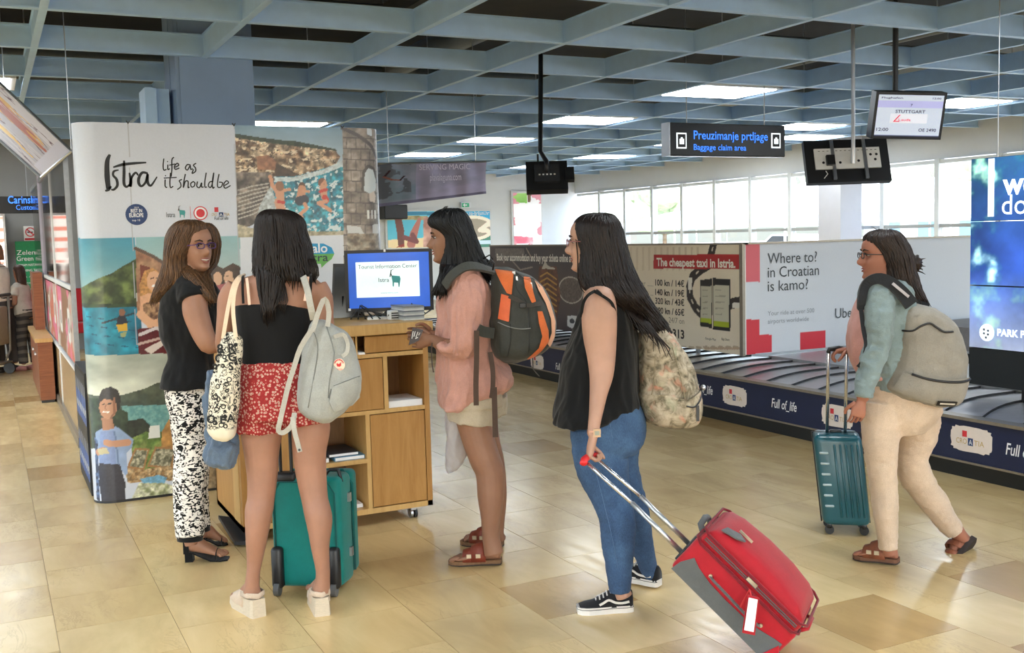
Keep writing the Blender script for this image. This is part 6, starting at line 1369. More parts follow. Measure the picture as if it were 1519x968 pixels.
# sneakers
cv_black = cloth('black_canvas', S(26,26,30), bump=.1); rub = mat('white_rubber', S(214,210,204), .6, var=.04, scale=20)
def sneaker(heel, toe, root, k=1.0, roll=0):
    d = unit(toe-heel); s = unit(np.cross(d, ZU)); up = np.cross(s, d); L = np.linalg.norm(toe-heel); b = MB(); rings = []
    prof = ((-.01,.020),(.02,.030),(.12,.034),(.35,.034),(.6,.042),(.8,.046),(.93,.038),(1.0,.02))
    for a, w in prof: p = heel+d*L*a; rings.append([p+s*w+up*.03, p-s*w+up*.03, p-s*w, p+s*w])
    sh = b.loft(rings).build('sneaker', rub, root)
    b = MB(); rings = []
    for a, w, h in ((.0,.026,.085),(.03,.031,.092),(.15,.034,.088),(.3,.034,.09),(.42,.036,.088),(.55,.040,.07),(.7,.042,.052),(.85,.04,.044),(.96,.028,.036)):
        p = heel+d*L*a; rings.append([p+s*w*math.cos(t_)*(1 if math.sin(t_) < .5 else .86)+up*(.026+(h-.026)*max(0, math.sin(t_))**.7) for t_ in np.linspace(0, math.pi, 14)]+[p-s*w*.9+up*.02, p+s*w*.9+up*.02])
    b.loft(rings).build('upper', cv_black, sh, smooth=True)
    for sd in (-1, 1):
        q = [(.08,.05),(.2,.045),(.33,.05),(.45,.062),(.55,.052),(.62,.044)]; pts = [heel+d*L*a+s*sd*(.0375+.0055*(a > .3)+.004*(a > .5))*(1.02)+up*z for a, z in q]; strip(pts, .009, .004, rub, 'side_stripe', sh, ref=s)
    for i in range(5):
        a = .40+i*.065; z = .092-.009*i; p = heel+d*L*a+up*z; MB().tube([p+s*.022-up*.008, p+up*.004, p-s*.022-up*.008], .0032, 6).build('lace', rub, sh)
    p = heel+d*L*.36+up*.104; MB().tube([p, p+up*.03-d*.004, p+up*.012+d*.016, p-up*.004], .0025, 6).build('lace', rub, sh)
    MB().tube([heel+d*L*a+s*w*1.02+up*.022 for a, w in prof]+[heel+d*L*a-s*w*1.02+up*.022 for a, w in reversed(prof)], .0012, 4).build('sole_line', cv_black, sh)
sneaker(onZ(938, 904, 0), onZ(856, 908, 0), w4); hf = onZ(978, 872, 0)+ZU*.01; sneaker(hf, hf+unit(-CXH*.75+CFH*.6)*.25, w4)
mb = MB(); limb(mb, [(922,874,-.13,24,.08),(926,884,-.13,24,.08)], D); mb.build('ankle', sk_pale, w4, smooth=True); mb = MB(); limb(mb, [(966,850,.29,19,.08),(969,862,.3,19,.08)], D); mb.build('sock', rub, w4, smooth=True)
# digital watch
q = P(881,640,D-.285); wt = MB(); ax_ = unit(np.array([.05, .0, -1])+0*CXH)
MB().tube([q+ZU*.008, q-ZU*.008], [(.0275,.0255)]*2, 20, ref=CF).build('watch_band', mat('rose_metal', S(196,150,126), .3, .8), w4, smooth=False)
q2 = q-CFH*.027+CXH*.010; wf = MB().obox(q2, CXH*.014, ZU*.016, CFH*.004).build('watch_case', mat('watch_case', S(168,140,110), .35, .6), w4); MB().obox(q2-CFH*.0045, CXH*.009, ZU*.008, CFH*.0008).build('watch_face', mat('watch_grey', S(130,134,120), .3), wf)
hm4 = hair_mat('long_dark_hair', S(8,6,6), S(44,32,27))
R4 = [(316,881,897,0,.03),(319,867,908,0,.075),(325,858,914,0,.10),(333,853,919,0,.115),(345,853,923,0,.12),(360,857,926,0,.12),(376,861,930,0,.12),(395,861,936,.0,.125),(410,862,942,.0,.13),(424,866,950,-.0,.15),(436,878,957,.0,.155),(450,898,965,.02,.14),(465,922,976,.04,.11),(480,934,986,.02,.08),(492,956,993,-.0,.04)]
mb = MB(); rows_loft(mb, R4, D, 120, strand=.045, freq=17, seed=31)
locks(mb, R4, D, 230, 34, math.pi*.85, math.pi*2.15, .005, .0042, t1=1.0, tail=.02, flare=1.5)
mb.tube([P(853,340,D-.03), P(857,380,D-.06), P(857,412,D-.1), P(862,428,D-.16), P(867,434,D-.2)], [.003,.003,.003,.003,.001], 6)
for k in range(16):
    x = 915+k*3.2; y = 440+k*2.6; mb.tube([P(x,y,D-.09), P(x+14,y+20,D-.10), P(x+22+(k % 4)*3,y+38,D-.12), P(x+26+(k % 3)*6,y+50+(k % 5)*2,D-.13)], [.004,.0036,.0028,.0008], 5)
mb.build('hair', hm4, w4, smooth=True)

# ---------------- woman striding past the carousel
D = 4.863
w5 = thing('person', 'woman in grey-blue jacket and cream trousers striding left past the carousel', 'person', onZ(1320, 838, 0), 'women with luggage')
fr = Frame(P(1307, 379, D), -CXH-ZU*.03+CFH*.05, k=.96)
mb = MB(); ex = MB(); head(mb, fr)
limb(mb, [(1309,396,0,34,.10),(1313,412,0,34,.10),(1318,425,0,44,.12)], D)
rows_loft(mb, [(415,1296,1334,0,.10),(430,1288,1344,0,.14),(470,1280,1350,0,.15),(530,1284,1350,0,.14),(560,1294,1350,0,.12),(600,1300,1360,0,.10)], D)
limb(mb, [(1316,590,-.04,30,.10),(1310,660,-.05,26,.09),(1314,745,-.055,22,.08),(1317,792,-.05,22,.08)], D)
limb(mb, [(1348,590,.05,32,.10),(1356,660,.09,28,.09),(1364,715,.12,24,.09),(1398,760,.19,22,.08),(1412,778,.2,22,.08)], D)
limb(mb, [(1302,430,-.14,36,.11),(1304,480,-.16,34,.10),(1298,520,-.16,30,.09),(1287,560,-.17,24,.07),(1281,585,-.18,19,.05),(1279,592,-.18,18,.046)], D)
hand(mb, ex, P(1278,594,D-.18), -ZU*.95-CXH*.25, -CXH, CFH, .45, .86)
limb(mb, [(1296,432,.15,34,.10),(1286,475,.18,30,.09),(1280,508,.18,26,.08),(1270,516,.18,20,.06),(1262,519,.18,16,.045)], D)
hand(mb, ex, P(1261,519,D+.18), -CXH-ZU*.05, ZU*.2-CFH, -ZU, .8, .86)
h5 = onZ(1332, 838, 0)+ZU*.03; t5 = onZ(1268, 828, 0)+ZU*.022; foot(mb, ex, h5, t5, side=-1, k=.95)
limb(mb, [(1318,790,-.05,24,.08),(1319,812,-.05,22,.07),(1322,822,-.05,22,.065)], D)
t5b = P(1404,844,5.02); h5b = P(1441,799,5.10); foot(mb, ex, h5b, t5b, up=unit(-CXH*.62+ZU*.35+CFH*.6), side=1, k=.95)
limb(mb, [(1412,775,.2,24,.08),(1424,793,.22,20,.07),(1433,803,.235,20,.065)], D)
solid(mb, 'body', sk_w5, w5, .005, 2, extra=ex)
face(w5, fr); glasses(w5, fr, black_pl)
jk = cloth('grey_blue_denim_jacket', S(124,140,142), bump=.4)
mb = MB(); rows_loft(mb, [(414,1296,1334,.0,.09),(420,1286,1342,0,.14),(430,1280,1348,0,.165),(450,1276,1354,0,.175),(480,1270,1358,0,.175),(515,1270,1358,0,.17),(545,1276,1364,0,.165),(575,1286,1376,0,.17)], D, e=.86)
limb(mb, [(1300,424,-.12,36,.12),(1303,440,-.16,42,.13),(1305,465,-.18,44,.135),(1304,490,-.19,42,.13),(1300,515,-.19,38,.12),(1291,545,-.195,35,.11),(1284,570,-.2,30,.095),(1281,588,-.2,27,.085)], D)
limb(mb, [(1296,426,.13,38,.12),(1288,470,.18,36,.12),(1281,505,.19,32,.10),(1273,514,.19,26,.085)], D)
solid(mb, 'jacket', jk, w5, .006, 4, [(0.008, (13, 13, 16), -3), (0.003, (26, 26, 34), 8)])
mb = MB(); rows_loft(mb, [(440,1276,1310,0,.10),(460,1268,1310,0,.11),(485,1261,1310,0,.115),(510,1259,1310,0,.115),(535,1264,1312,0,.12),(560,1276,1320,0,.13)], D); solid(mb, 'shirt', cloth('dusty_pink_cotton', S(190,140,132)), w5, .006, 4, WRINK)
cr = cloth('cream_trousers', S(196,174,152), bump=.3)
mb = MB(); rows_loft(mb, [(560,1284,1376,0,.15),(585,1279,1388,0,.165),(605,1278,1394,0,.16),(622,1284,1386,0,.145),(640,1296,1368,0,.11)], D, e=.9)
limb(mb, [(1312,600,-.05,66,.2),(1308,630,-.055,60,.19),(1306,658,-.06,52,.18),(1308,687,-.06,44,.165),(1311,716,-.06,40,.15),(1313,745,-.06,37,.145),(1315,774,-.06,33,.13),(1317,802,-.06,28,.11),(1318,814,-.06,26,.10)], D)
limb(mb, [(1354,600,.05,78,.2),(1358,625,.06,72,.2),(1359,652,.08,57,.18),(1352,680,.1,46,.165),(1357,702,.12,48,.16),(1368,722,.14,44,.15),(1388,748,.17,40,.145),(1404,773,.2,34,.125),(1415,787,.22,30,.11)], D)
solid(mb, 'trousers', cr, w5, .006, 7, [(0.006, (9, 9, 14), 3), (0.004, (22, 22, 44), 8)])
slide(h5, t5, w5, mat('brown_sandal_leather', S(132,76,52), .6, var=.15, scale=30), rim=mat('brown_footbed', S(110,74,54), .8))
def back_slide():
    d = unit(t5b-h5b); up = unit(-CXH*.62+ZU*.35+CFH*.6); up = unit(up-d*np.dot(up, d)); s = np.cross(d, up); L = np.linalg.norm(t5b-h5b); b = MB(); rings = []
    for a, w in ((-.04,.018),(0,.03),(.06,.034),(.4,.034),(.6,.04),(.8,.044),(.98,.034),(1.06,.016)): p = h5b+d*L*a; rings.append([p+s*w+up*.002, p-s*w+up*.002, p-s*w-up*.022, p+s*w-up*.022])
    sh = b.loft(rings).build('sandal', dk_sole, w5)
    for a in (.4, .66):
        p = h5b+d*L*a; hh = .078 if a < .5 else .056; b = MB(); b.tube([p+s*.044*math.cos(t_)+up*hh*math.sin(t_) for t_ in np.linspace(0, math.pi, 9)], [(.003,.018)]*9, 8, ref=d); b.build('strap', MATS['brown_sandal_leather'], sh, smooth=True)
back_slide()
hm5 = hair_mat('tied_dark_hair', S(12,10,10), S(62,46,38))
R5 = [(340,1305,1321,0,.03),(344,1292,1331,0,.075),(351,1284,1338,0,.10),(359,1284,1343,0,.105),(366,1289,1347,0,.107),(375,1296,1350,0,.107),(384,1300,1352,0,.105),(396,1306,1354,0,.095),(408,1308,1358,.0,.09),(420,1312,1362,.0,.09),(432,1322,1366,.0,.085),(444,1338,1372,.0,.07),(452,1356,1376,.0,.04)]
mb = MB(); rows_loft(mb, R5, D, 90, strand=.045, freq=15, seed=41); locks(mb, R5, D, 90, 42, math.pi*.9, math.pi*2.1, .004, .004)
v = MB().ball((0, 0, 0), 1, 22, 16); c0 = P(1356, 390, D); vs = []
for p in np.array(v.v): k = 1+.12*math.sin(8*math.atan2(p[2], p[0])+5*p[1]); vs.append(c0+(CXH*p[0]*.034+CFH*p[1]*.036+ZU*p[2]*.040)*k)
mb.add(vs, v.f)
for a_ in range(5): mb.tube([P(1360,385+a_*4,D), P(1368,384+a_*5,D), P(1373-(a_ % 2)*4,383+a_*6,D-.01)], [.004,.003,.0008], 5)
mb.build('hair', hm5, w5, smooth=True)
MB().tube([P(1322,356,D-.09), P(1306,345,D-.06), P(1296,337,D-.02), P(1292,336,D+.02)], .0016, 5).build('hair_wire', black_pl, w5)
# ============================================================ BAGS AND SUITCASES
def surf_point(R, D, px, py, off=0.003):
    """point on the camera side of a row loft"""
    ys = [r[0] for r in R]; xl, xr, dw, dh = [np.interp(py, ys, [r[i] for r in R]) for i in (1, 2, 3, 4)]
    hw = max((xr-xl)/2, 1); u = np.clip((px-(xl+xr)/2)/hw, -1, 1)
    return u, dw, dh, off
def patch(R0, D, poly, m, name, parent, e=.9, off=.004, step=1.3):
    """panel of cloth lying on the camera side of a row loft, outlined in the loft's own rows"""
    R = crom(R0, .25); ys = np.array([r[0] for r in R]); poly = np.array(poly, float)
    x0, x1, y0, y1 = poly[:,0].min(), poly[:,0].max(), poly[:,1].min(), poly[:,1].max()
    nx = max(3, int((x1-x0)/step)+2); ny = max(3, int((y1-y0)/step)+2); X, Y = np.meshgrid(np.linspace(x0, x1, nx), np.linspace(y0, y1, ny))
    ins = np.zeros(X.shape, bool); n = len(poly)
    for i in range(n):
        (a, b), (c, d) = poly[i], poly[(i+1) % n]
        if b == d: continue
        ins ^= ((Y >= min(b, d)) & (Y < max(b, d))) & (X < (c-a)*(Y-b)/(d-b)+a)
    # march: pull outside grid points back onto the outline
    use = ins.copy(); use[:-1] |= ins[1:]; use[1:] |= ins[:-1]; use[:, :-1] |= ins[:, 1:]; use[:, 1:] |= ins[:, :-1]
    for j, i in zip(*np.where(use & ~ins)):
        best = None
        for k in range(n):
            a = poly[k]; b = poly[(k+1) % n]; t = np.clip(np.dot([X[j, i]-a[0], Y[j, i]-a[1]], b-a)/(np.dot(b-a, b-a)+1e-9), 0, 1); q = a+(b-a)*t; dd = (q[0]-X[j, i])**2+(q[1]-Y[j, i])**2
            if best is None or dd < best[0]: best = (dd, q)
        X[j, i], Y[j, i] = best[1]
    idx = -np.ones(X.shape, int); vs = []; fs = []
    for j, i in zip(*np.where(use)):
        px, py = X[j, i], Y[j, i]; xl, xr, dw, dh = [np.interp(py, ys, [r[q] for r in R]) for q in (1, 2, 3, 4)]; hw = max((xr-xl)/2, 1); u = np.clip(abs(px-(xl+xr)/2)/hw, 0, .999)
        ca = u**(1/e); sa = math.sqrt(max(0, 1-ca*ca))**e; idx[j, i] = len(vs); vs.append(P(px, py, D+dw)-CFH*(dh*sa+off))
    for j in range(ny-1):
        for i in range(nx-1):
            q = [idx[j, i], idx[j, i+1], idx[j+1, i+1], idx[j+1, i]]; q2 = [k for k in q if k >= 0]
            if len(q2) >= 3 and ins[j:j+2, i:i+2].any(): fs.append(tuple(q2))
    if not fs: return None
    b = MB(); b.add(vs, fs); return b.build(name, m, parent, smooth=True)
def on_surf(R0, D, pts, e=.9, off=.004):
    R = crom(R0, .25); ys = np.array([r[0] for r in R]); out = []
    for px, py in pts:
        xl, xr, dw, dh = [np.interp(py, ys, [r[q] for r in R]) for q in (1, 2, 3, 4)]; hw = max((xr-xl)/2, 1); u = np.clip(abs(px-(xl+xr)/2)/hw, 0, .995); ca = u**(1/e); sa = math.sqrt(max(0, 1-ca*ca))**e
        out.append(P(px, py, D+dw)-CFH*(dh*sa+off))
    return out
def seamline(R0, D, pts, r, m, name, parent, e=.9, off=.003): 
    R = crom([list(p) for p in pts], .25); q = on_surf(R0, D, [(a[0], a[1]) for a in R], e, off); return MB().tube(q, r, 6).build(name, m, parent, smooth=True)
def rbox(c, ax, ay, az, r, name, m, parent, seg=3, smooth=True):
    b = MB().obox(c, ax, ay, az); off = origin_of(parent); me = bpy.data.meshes.new(name); me.from_pydata([tuple(np.array(p)-off) for p in b.v], [], b.f)
    bm = bmesh.new(); bm.from_mesh(me); bmesh.ops.bevel(bm, geom=bm.edges[:]+bm.verts[:], offset=r, segments=seg, affect='EDGES', profile=.5); bmesh.ops.recalc_face_normals(bm, faces=bm.faces); bm.to_mesh(me); bm.free()
    me.materials.append(m); 
    if smooth: me.shade_smooth()
    o = bpy.data.objects.new(name, me); COL.objects.link(o); o.parent = parent; return o
# --- grey rucksack on the arm of the woman seen from behind
gry = cloth('light_grey_canvas', S(158,160,156), bump=.25); gry_st = cloth('grey_webbing', S(172,168,158), bump=.1)
D = 4.30
R = [(474,464,480,0,.02),(480,460,494,0,.045),(492,455,514,0,.06),(510,450,526,0,.07),(538,446,532,0,.075),(561,444,537,0,.08),(588,442,531,0,.08),(608,446,513,0,.07),(619,460,500,0,.055),(627,476,488,0,.02)]
bk = thing('rucksack', 'pale grey rucksack with round red patch on the shoulder of the woman in shorts', 'backpack', P(485, 627, D))
mb = MB(); rows_loft(mb, R, D, 40, e=.8); solid(mb, 'pack', gry, bk, .006, 3, [(0.008, (12, 12, 9), 3), (0.003, (30, 30, 22), 8)])
patch(R, D, [(500,568),(534,556),(535,588),(524,600),(500,606),(494,590)], gry, 'front_pocket', bk, .8, .012)
for pts in ([(500,568),(518,561),(535,556)], [(496,572),(494,590),(500,606)], [(465,482),(476,510),(470,560),(462,600)], [(488,483),(500,520),(494,560),(492,585)]): seamline(R, D, pts, .0022, mat('grey_seam', S(120,122,120), .8), 'seam', bk, .8, .004)
strip([P(450,410,4.33), P(456,430,4.26), P(461,455,4.24), P(465,474,4.26)], .026, .005, gry_st, 'shoulder_strap', bk)
strip([P(486,484,4.24), P(488,462,4.25), P(482,443,4.25), P(474,458,4.24), P(467,480,4.23), P(463,492,4.22)], .020, .004, gry_st, 'top_handle', bk)
strip([P(463,488,4.22), P(446,515,4.21), P(436,545,4.21), P(428,570,4.21), P(421,600,4.21), P(416,622,4.21), P(413,638,4.22), P(421,641,4.22), P(433,630,4.2), P(437,612,4.21)], .020, .004, gry_st, 'long_strap', bk)
strip([P(434,618,4.2), P(437,640,4.19), P(441,655,4.19), P(445,670,4.19)], .019, .004, gry_st, 'strap_end', bk); MB().tube([P(444,667,4.187), P(444,667,4.182)], .005, 10).build('rivet', black_pl, bk)
strip(on_surf(R, D, [(500,497),(512,494),(519,505),(519,519),(512,525)], .8, .02), .016, .004, gry_st, 'front_loop', bk)
q = on_surf(R, D, [(508,537)], .8, .006)[0]; v_ = -CFH*.9-CXH*.2
def odisc(c, nrm, r, m, name, par, th=.002, n=24): return MB().tube([c, c+unit(nrm)*th], r, n).build(name, m, par)
lg = odisc(q, v_, .0245, mat('patch_cream', S(232,210,190), .7), 'round_patch', bk, .0022); rd = mat('patch_red', S(196,46,50), .7)
ux = unit(np.cross(v_, ZU))*-1; q = q+unit(v_)*.0035
MB().prism([q+ux*a*.001+ZU*b*.001 for a, b in ((-9,-7),(2,-9),(9,-3),(8,5),(12,8),(6,9),(3,5),(-2,2),(-6,6),(-11,4),(-10,-1))], unit(v_)*.0008).build('fox_emblem', rd, lg)
for k in range(12): a = math.pi*(.12+.76*k/11); c_ = q+ux*.0195*math.cos(a)+ZU*.0195*math.sin(a); MB().obox(c_, unit(ux*math.cos(a)+ZU*math.sin(a))*.0025, unit(-ux*math.sin(a)+ZU*math.cos(a))*.0014, unit(v_)*.0006).build('ring_letter', rd, lg)
lettering('KANKEN', q-ux*.013-ZU*.021, ux, ZU, .008, rd, lg, width=.026)
# --- tote bag with printed letters
t = NT('tote_print'); v = t.coord('Object', (1, 1, 1)); n = t.noise(v, 40, 2.5, .6, 1.6); vo = t.add('ShaderNodeTexVoronoi'); vo.inputs['Scale'].default_value = 34; t.link(v, vo.inputs['Vector'])
a1 = t.ramp(n, [(.50, (1, 1, 1)), (.53, (0, 0, 0)), (.585, (0, 0, 0)), (.61, (1, 1, 1))]); a2 = t.ramp(vo.outputs['Distance'], [(.22, (1, 1, 1)), (.25, (0, 0, 0)), (.36, (0, 0, 0)), (.39, (1, 1, 1))])
sx = t.add('ShaderNodeSeparateXYZ'); tc = t.add('ShaderNodeTexCoord'); t.link(tc.outputs['Object'], sx.inputs[0]); zz = t.ramp(sx.outputs['Z'], [(.055, (1, 1, 1)), (.065, (0, 0, 0))])
pr = t.mix(zz, t.mix(1.0, a1, a2, 'MULTIPLY'), (1, 1, 1)); t.link(t.mix(pr, S(28,28,28), S(222,214,194)), t.b.inputs['Base Color']); t.set(Roughness=.9); t.bump(t.noise(v, 14, 3), .4, .01); tote_m = t.m
D = 4.28
tt = thing('tote_bag', 'cream cotton tote bag with black printed letters over the left arm', 'bag', P(330, 656, D))
tt['label'] = 'cream cotton tote bag with black printed letters, beside the red flowered shorts'
RT = [(492,331,340,0,.01),(500,330,358,0,.03),(515,325,360,0,.04),(540,320,359,0,.045),(567,314,357,0,.05),(600,309,355,0,.05),(625,307,352,0,.05),(640,308,351,0,.045),(650,315,347,0,.035),(657,326,338,0,.01)]
mb = MB(); rows_loft(mb, RT, D, 40, e=.8); solid(mb, 'bag_body', tote_m, tt, .006, 3, [(0.012, (16, 16, 5), 3), (0.005, (34, 34, 14), 8)])
hm_ = cloth('beige_webbing', S(222,196,168), bump=.05)
strip([P(331,502,4.26), P(336,470,4.27), P(342,440,4.3), P(348,420,4.33), P(357,409,4.37), P(362,408,4.44)], .016, .004, hm_, 'handle', tt); strip([P(350,500,4.24), P(346,465,4.27), P(347,440,4.3), P(352,420,4.33), P(358,410,4.36), P(363,409,4.43)], .016, .004, hm_, 'handle', tt)
ik = mat('tote_ink', S(30,30,30), .8)
for s_, x, y, h in (('8', 326, 522, .052), ('O', 323, 536, .05), ('3', 320, 551, .052), ('R', 344, 520, .05), ('G', 344, 533, .05), ('S', 345, 546, .045), ('O', 312, 624, .045), ('S', 322, 626, .045), ('E', 333, 624, .045), ('A', 342, 622, .045)):
    q = on_surf(RT, D, [(x, y)], .8, .012)[0]; lettering(s_, q, CXH, ZU, h, ik, tt, bold=.03)
# --- denim jacket hung over the same arm
dj = cloth('pale_denim', S(92,108,128), bump=.4, weave=180)
RJ = [(548,309,318,.1,.01),(556,304,326,.09,.03),(572,302,332,.08,.035),(600,303,338,.08,.035),(640,306,350,.07,.04),(660,304,353,.04,.045),(680,304,349,.04,.045),(689,314,346,.04,.04),(694,330,345,.04,.02)]
mb = MB(); rows_loft(mb, RJ, 4.33, 36, e=.8); m2_, co_ = get_mesh(mb, .006, 3, [(0.014, (16, 16, 8), -3), (0.007, (40, 40, 26), 8)])
jo = finish(m2_, co_, 'denim_jacket', dj); tag(jo, 'light blue denim jacket bundled behind and below the tote bag', 'jacket')

# --- walking rucksack of the woman in pink
D = 5.05
chg = cloth('charcoal_nylon', S(62,64,60), bump=.25, rough=.6); org = cloth('orange_nylon', S(214,110,56), bump=.25, rough=.6); pal = cloth('pale_orange_nylon', S(230,170,132), bump=.2, rough=.6); gst = cloth('dark_grey_webbing', S(74,70,66), bump=.1)
RB = [(396,731,752,0,.05),(402,730,768,0,.11),(411,729,790,0,.14),(425,728,806,0,.155),(445,727,817,0,.16),(474,726,825,0,.165),(498,726,823,0,.165),(515,728,814,0,.16),(527,734,794,0,.13),(537,748,768,0,.06)]
hb = thing('hiking_backpack', 'charcoal and orange hiking backpack on the woman in the pink shirt', 'backpack', P(775, 540, D))
mb = MB(); rows_loft(mb, RB, D, 48, e=.72); solid(mb, 'pack', chg, hb, .007, 4, [(0.007, (9, 9, 9), 3), (0.003, (26, 26, 20), 8)])
patch(RB, D, [(734,398),(762,401),(759,434),(752,432),(744,418)], org, 'top_panel', hb, .72, .008)
patch(RB, D, [(744,433),(758,437),(755,473),(739,469)], mat('rust_patch', S(222,104,58), .6), 'side_patch', hb, .72, .008)
patch(RB, D, [(776,408),(786,410),(790,430),(794,444),(788,446),(778,424)], org, 'upper_panel', hb, .72, .008)
patch(RB, D, [(796,458),(803,458),(812,486),(813,502),(803,515),(786,532),(781,528),(798,511),(803,494),(798,474)], org, 'curved_panel', hb, .72, .008)
patch(RB, D, [(792,413),(804,424),(815,446),(823,474),(822,497),(815,512),(811,506),(817,490),(816,470),(808,446),(798,428)], pal, 'pale_edge', hb, .72, .008)
seamline(RB, D, [(739,474),(755,480),(772,483),(786,482)], .0025, mat('zip_grey', S(130,132,130), .5), 'pocket_hem', hb, .72, .006)
for pts in ([(761,402),(766,425),(780,445),(784,480),(783,520)], [(762,401),(778,412),(790,412),(800,424)], [(757,476),(757,500),(752,528)]): seamline(RB, D, pts, .002, mat('dark_zip', S(34,34,34), .5), 'zip', hb, .72, .006)
strip(on_surf(RB, D, [(755,436),(768,442),(780,449),(792,448),(803,446)], .72, .012), .020, .006, gst, 'compression_strap', hb); q = on_surf(RB, D, [(775,449)], .72, .018)[0]; rbox(q, CXH*.016, ZU*.012, CFH*.004, .003, 'buckle', black_pl, hb)
q = on_surf(RB, D, [(762,403)], .72, .014)[0]; MB().obox(q, CXH*.007, ZU*.007, CFH*.002).build('white_tag', whp, hb)
for x, y in ((787,417), (766,408)): q = on_surf(RB, D, [(x, y)], .72, .012); strip([q[0], q[0]-ZU*.03+CXH*.003], .008, .003, steel, 'zip_puller', hb)
Ds = 4.86
strip([P(737,404,5.0), P(722,399,4.9), P(706,395,Ds-.03), P(692,395,Ds-.05), P(680,401,Ds-.04), P(669,410,Ds-.02), P(660,424,Ds+.02)], .042, .014, chg, 'shoulder_strap', hb, ref=ZU*.6-CFH)
strip([P(741,404,5.0), P(722,401,4.95), P(700,398,4.9)], .02, .012, mat('strap_piping', S(120,116,110), .7), 'strap_piping', hb, ref=ZU-CFH*.5)
strip([P(709,488,4.82), P(718,492,4.84), P(732,494,4.88)], .05, .012, chg, 'hip_wing', hb); patch(RB, D, [(727,492),(740,496),(744,530),(734,528),(728,512)], chg, 'hip_pad', hb, .72, .006)
br_ = cloth('brown_webbing', S(78,62,54), bump=.05)
strip([P(707,490,4.80), P(707,530,4.80), P(706,570,4.80), P(706.5,601,4.80)], .024, .004, br_, 'hanging_strap', hb); strip([P(727,522,4.83), P(731,550,4.82), P(731,575,4.82), P(729,590,4.83)], .022, .004, br_, 'hanging_strap', hb); strip([P(733,574,4.80), P(734,610,4.80), P(735,648,4.80)], .025, .004, br_, 'hanging_strap', hb)
MB().tube([P(803,505,4.93), P(808,508,4.92), P(806,514,4.93), P(796,520,4.95)], .006, 6).build('carabiner', steel, hb, smooth=True); MB().tube([P(790,530,4.97), P(791,548,4.96), P(800,558,4.96)], .003, 5).build('loose_cord', gst, hb); MB().tube([P(724,392,4.9), P(728,384,4.9), P(733,390,4.9), P(731,400,4.92)], .005, 6).build('top_loop', black_pl, hb, smooth=True)
MB().tube([P(641,508,4.92), P(640,520,4.92), P(641,540,4.92), P(643,552,4.92)], .003, 5).build('hanging_cord', br_, hb)

# --- flowered backpack
D = 4.43
t = NT('faded_flower_print'); v = t.coord('Object'); vo = t.add('ShaderNodeTexVoronoi'); vo.inputs['Scale'].default_value = 20; vo.inputs['Randomness'].default_value = 1; 
dn = t.add('ShaderNodeTexNoise'); dn.inputs['Scale'].default_value = 14; t.link(v, dn.inputs['Vector']); md = t.mix(.12, v, dn.outputs['Color'], 'ADD'); t.link(md, vo.inputs['Vector'])
c1 = t.ramp(t.noise(v, 16, 4, .7, .8), [(.34, S(76,72,56)), (.44, S(124,114,94)), (.54, S(164,152,132)), (.66, S(186,174,154))]); sc_ = t.add('ShaderNodeSeparateColor'); t.link(vo.outputs['Color'], sc_.inputs[0])
pk = t.ramp(sc_.outputs[0], [(.0, S(190,120,96)), (.3, S(206,150,128)), (.31, S(140,150,120)), (.55, S(196,184,160)), (1, S(176,160,136))]); msk = t.ramp(vo.outputs['Distance'], [(.0, (.85, .85, .85)), (.5, (0, 0, 0))]); t.link(t.mix(msk, c1, pk), t.b.inputs['Base Color']); t.set(Roughness=.85); t.bump(t.noise(v, 12, 4), .5, .015); flw = t.m
RF = [(480,954,982,0,.02),(487,950,990,0,.07),(498,947,1000,0,.11),(515,946,1011,0,.13),(535,945,1022,0,.14),(556,944,1031,0,.145),(580,944,1037,0,.15),(603,950,1039,0,.15),(618,956,1036,0,.13),(627,968,1030,0,.10),(633,990,1012,0,.03)]
fb = thing('flowered_backpack', 'faded flower-patterned backpack on the back of the long-haired woman', 'backpack', P(995, 634, D))
mb = MB(); rows_loft(mb, RF, D, 48, e=.75); solid(mb, 'pack', flw, fb, .006, 3, [(0.012, (12, 12, 9), 3), (0.006, (30, 30, 22), 8)])
patch(RF, D, [(941,579),(975,576),(1012,584),(1038,572),(1040,604),(1032,624),(1008,632),(975,626),(952,612)], flw, 'front_pocket', fb, .75, .022)
seamline(RF, D, [(1008,592),(1020,594),(1030,586),(1038,573)], .0035, black_pl, 'zip', fb, .75, .028); q = on_surf(RF, D, [(1025,592)], .75, .034)[0]; strip([q, q-ZU*.03, q-ZU*.065], .012, .004, black_pl, 'zip_pull', fb); q = on_surf(RF, D, [(1040,572)], .75, .02)[0]; MB().ball(q, .012, 10, 8).build('side_toggle', steel, fb, smooth=True)
for pts in ([(1002,632),(1008,600),(1003,560),(990,510)], [(955,600),(963,560),(965,520)]): seamline(RF, D, pts, .002, mat('tan_piping', S(140,128,104), .8), 'seam', fb, .75, .010)

# --- grey backpack on the striding woman
D = 4.80
gb = cloth('warm_grey_canvas', S(140,134,124), bump=.3); gbk = mat('black_zip', S(26,24,24), .5)
RG = [(448,1334,1350,0,.03),(453,1328,1372,0,.10),(462,1324,1392,0,.14),(478,1322,1409,0,.16),(500,1320,1420,0,.17),(525,1318,1426,0,.175),(552,1310,1427,0,.175),(572,1304,1424,0,.17),(586,1322,1420,0,.15),(595,1352,1412,0,.12),(601,1378,1400,0,.04)]
bg = thing('grey_backpack', 'big warm grey backpack with black zips on the striding woman', 'backpack', P(1375, 601, D))
mb = MB(); rows_loft(mb, RG, D, 48, e=.75); solid(mb, 'pack', gb, bg, .006, 3, [(0.010, (9, 9, 9), 3), (0.005, (26, 26, 24), 8)])
seamline(RG, D, [(1325,487),(1336,486),(1346,479),(1358,475),(1368,481),(1378,487),(1392,487)], .005, gbk, 'zip', bg, .75, .006)
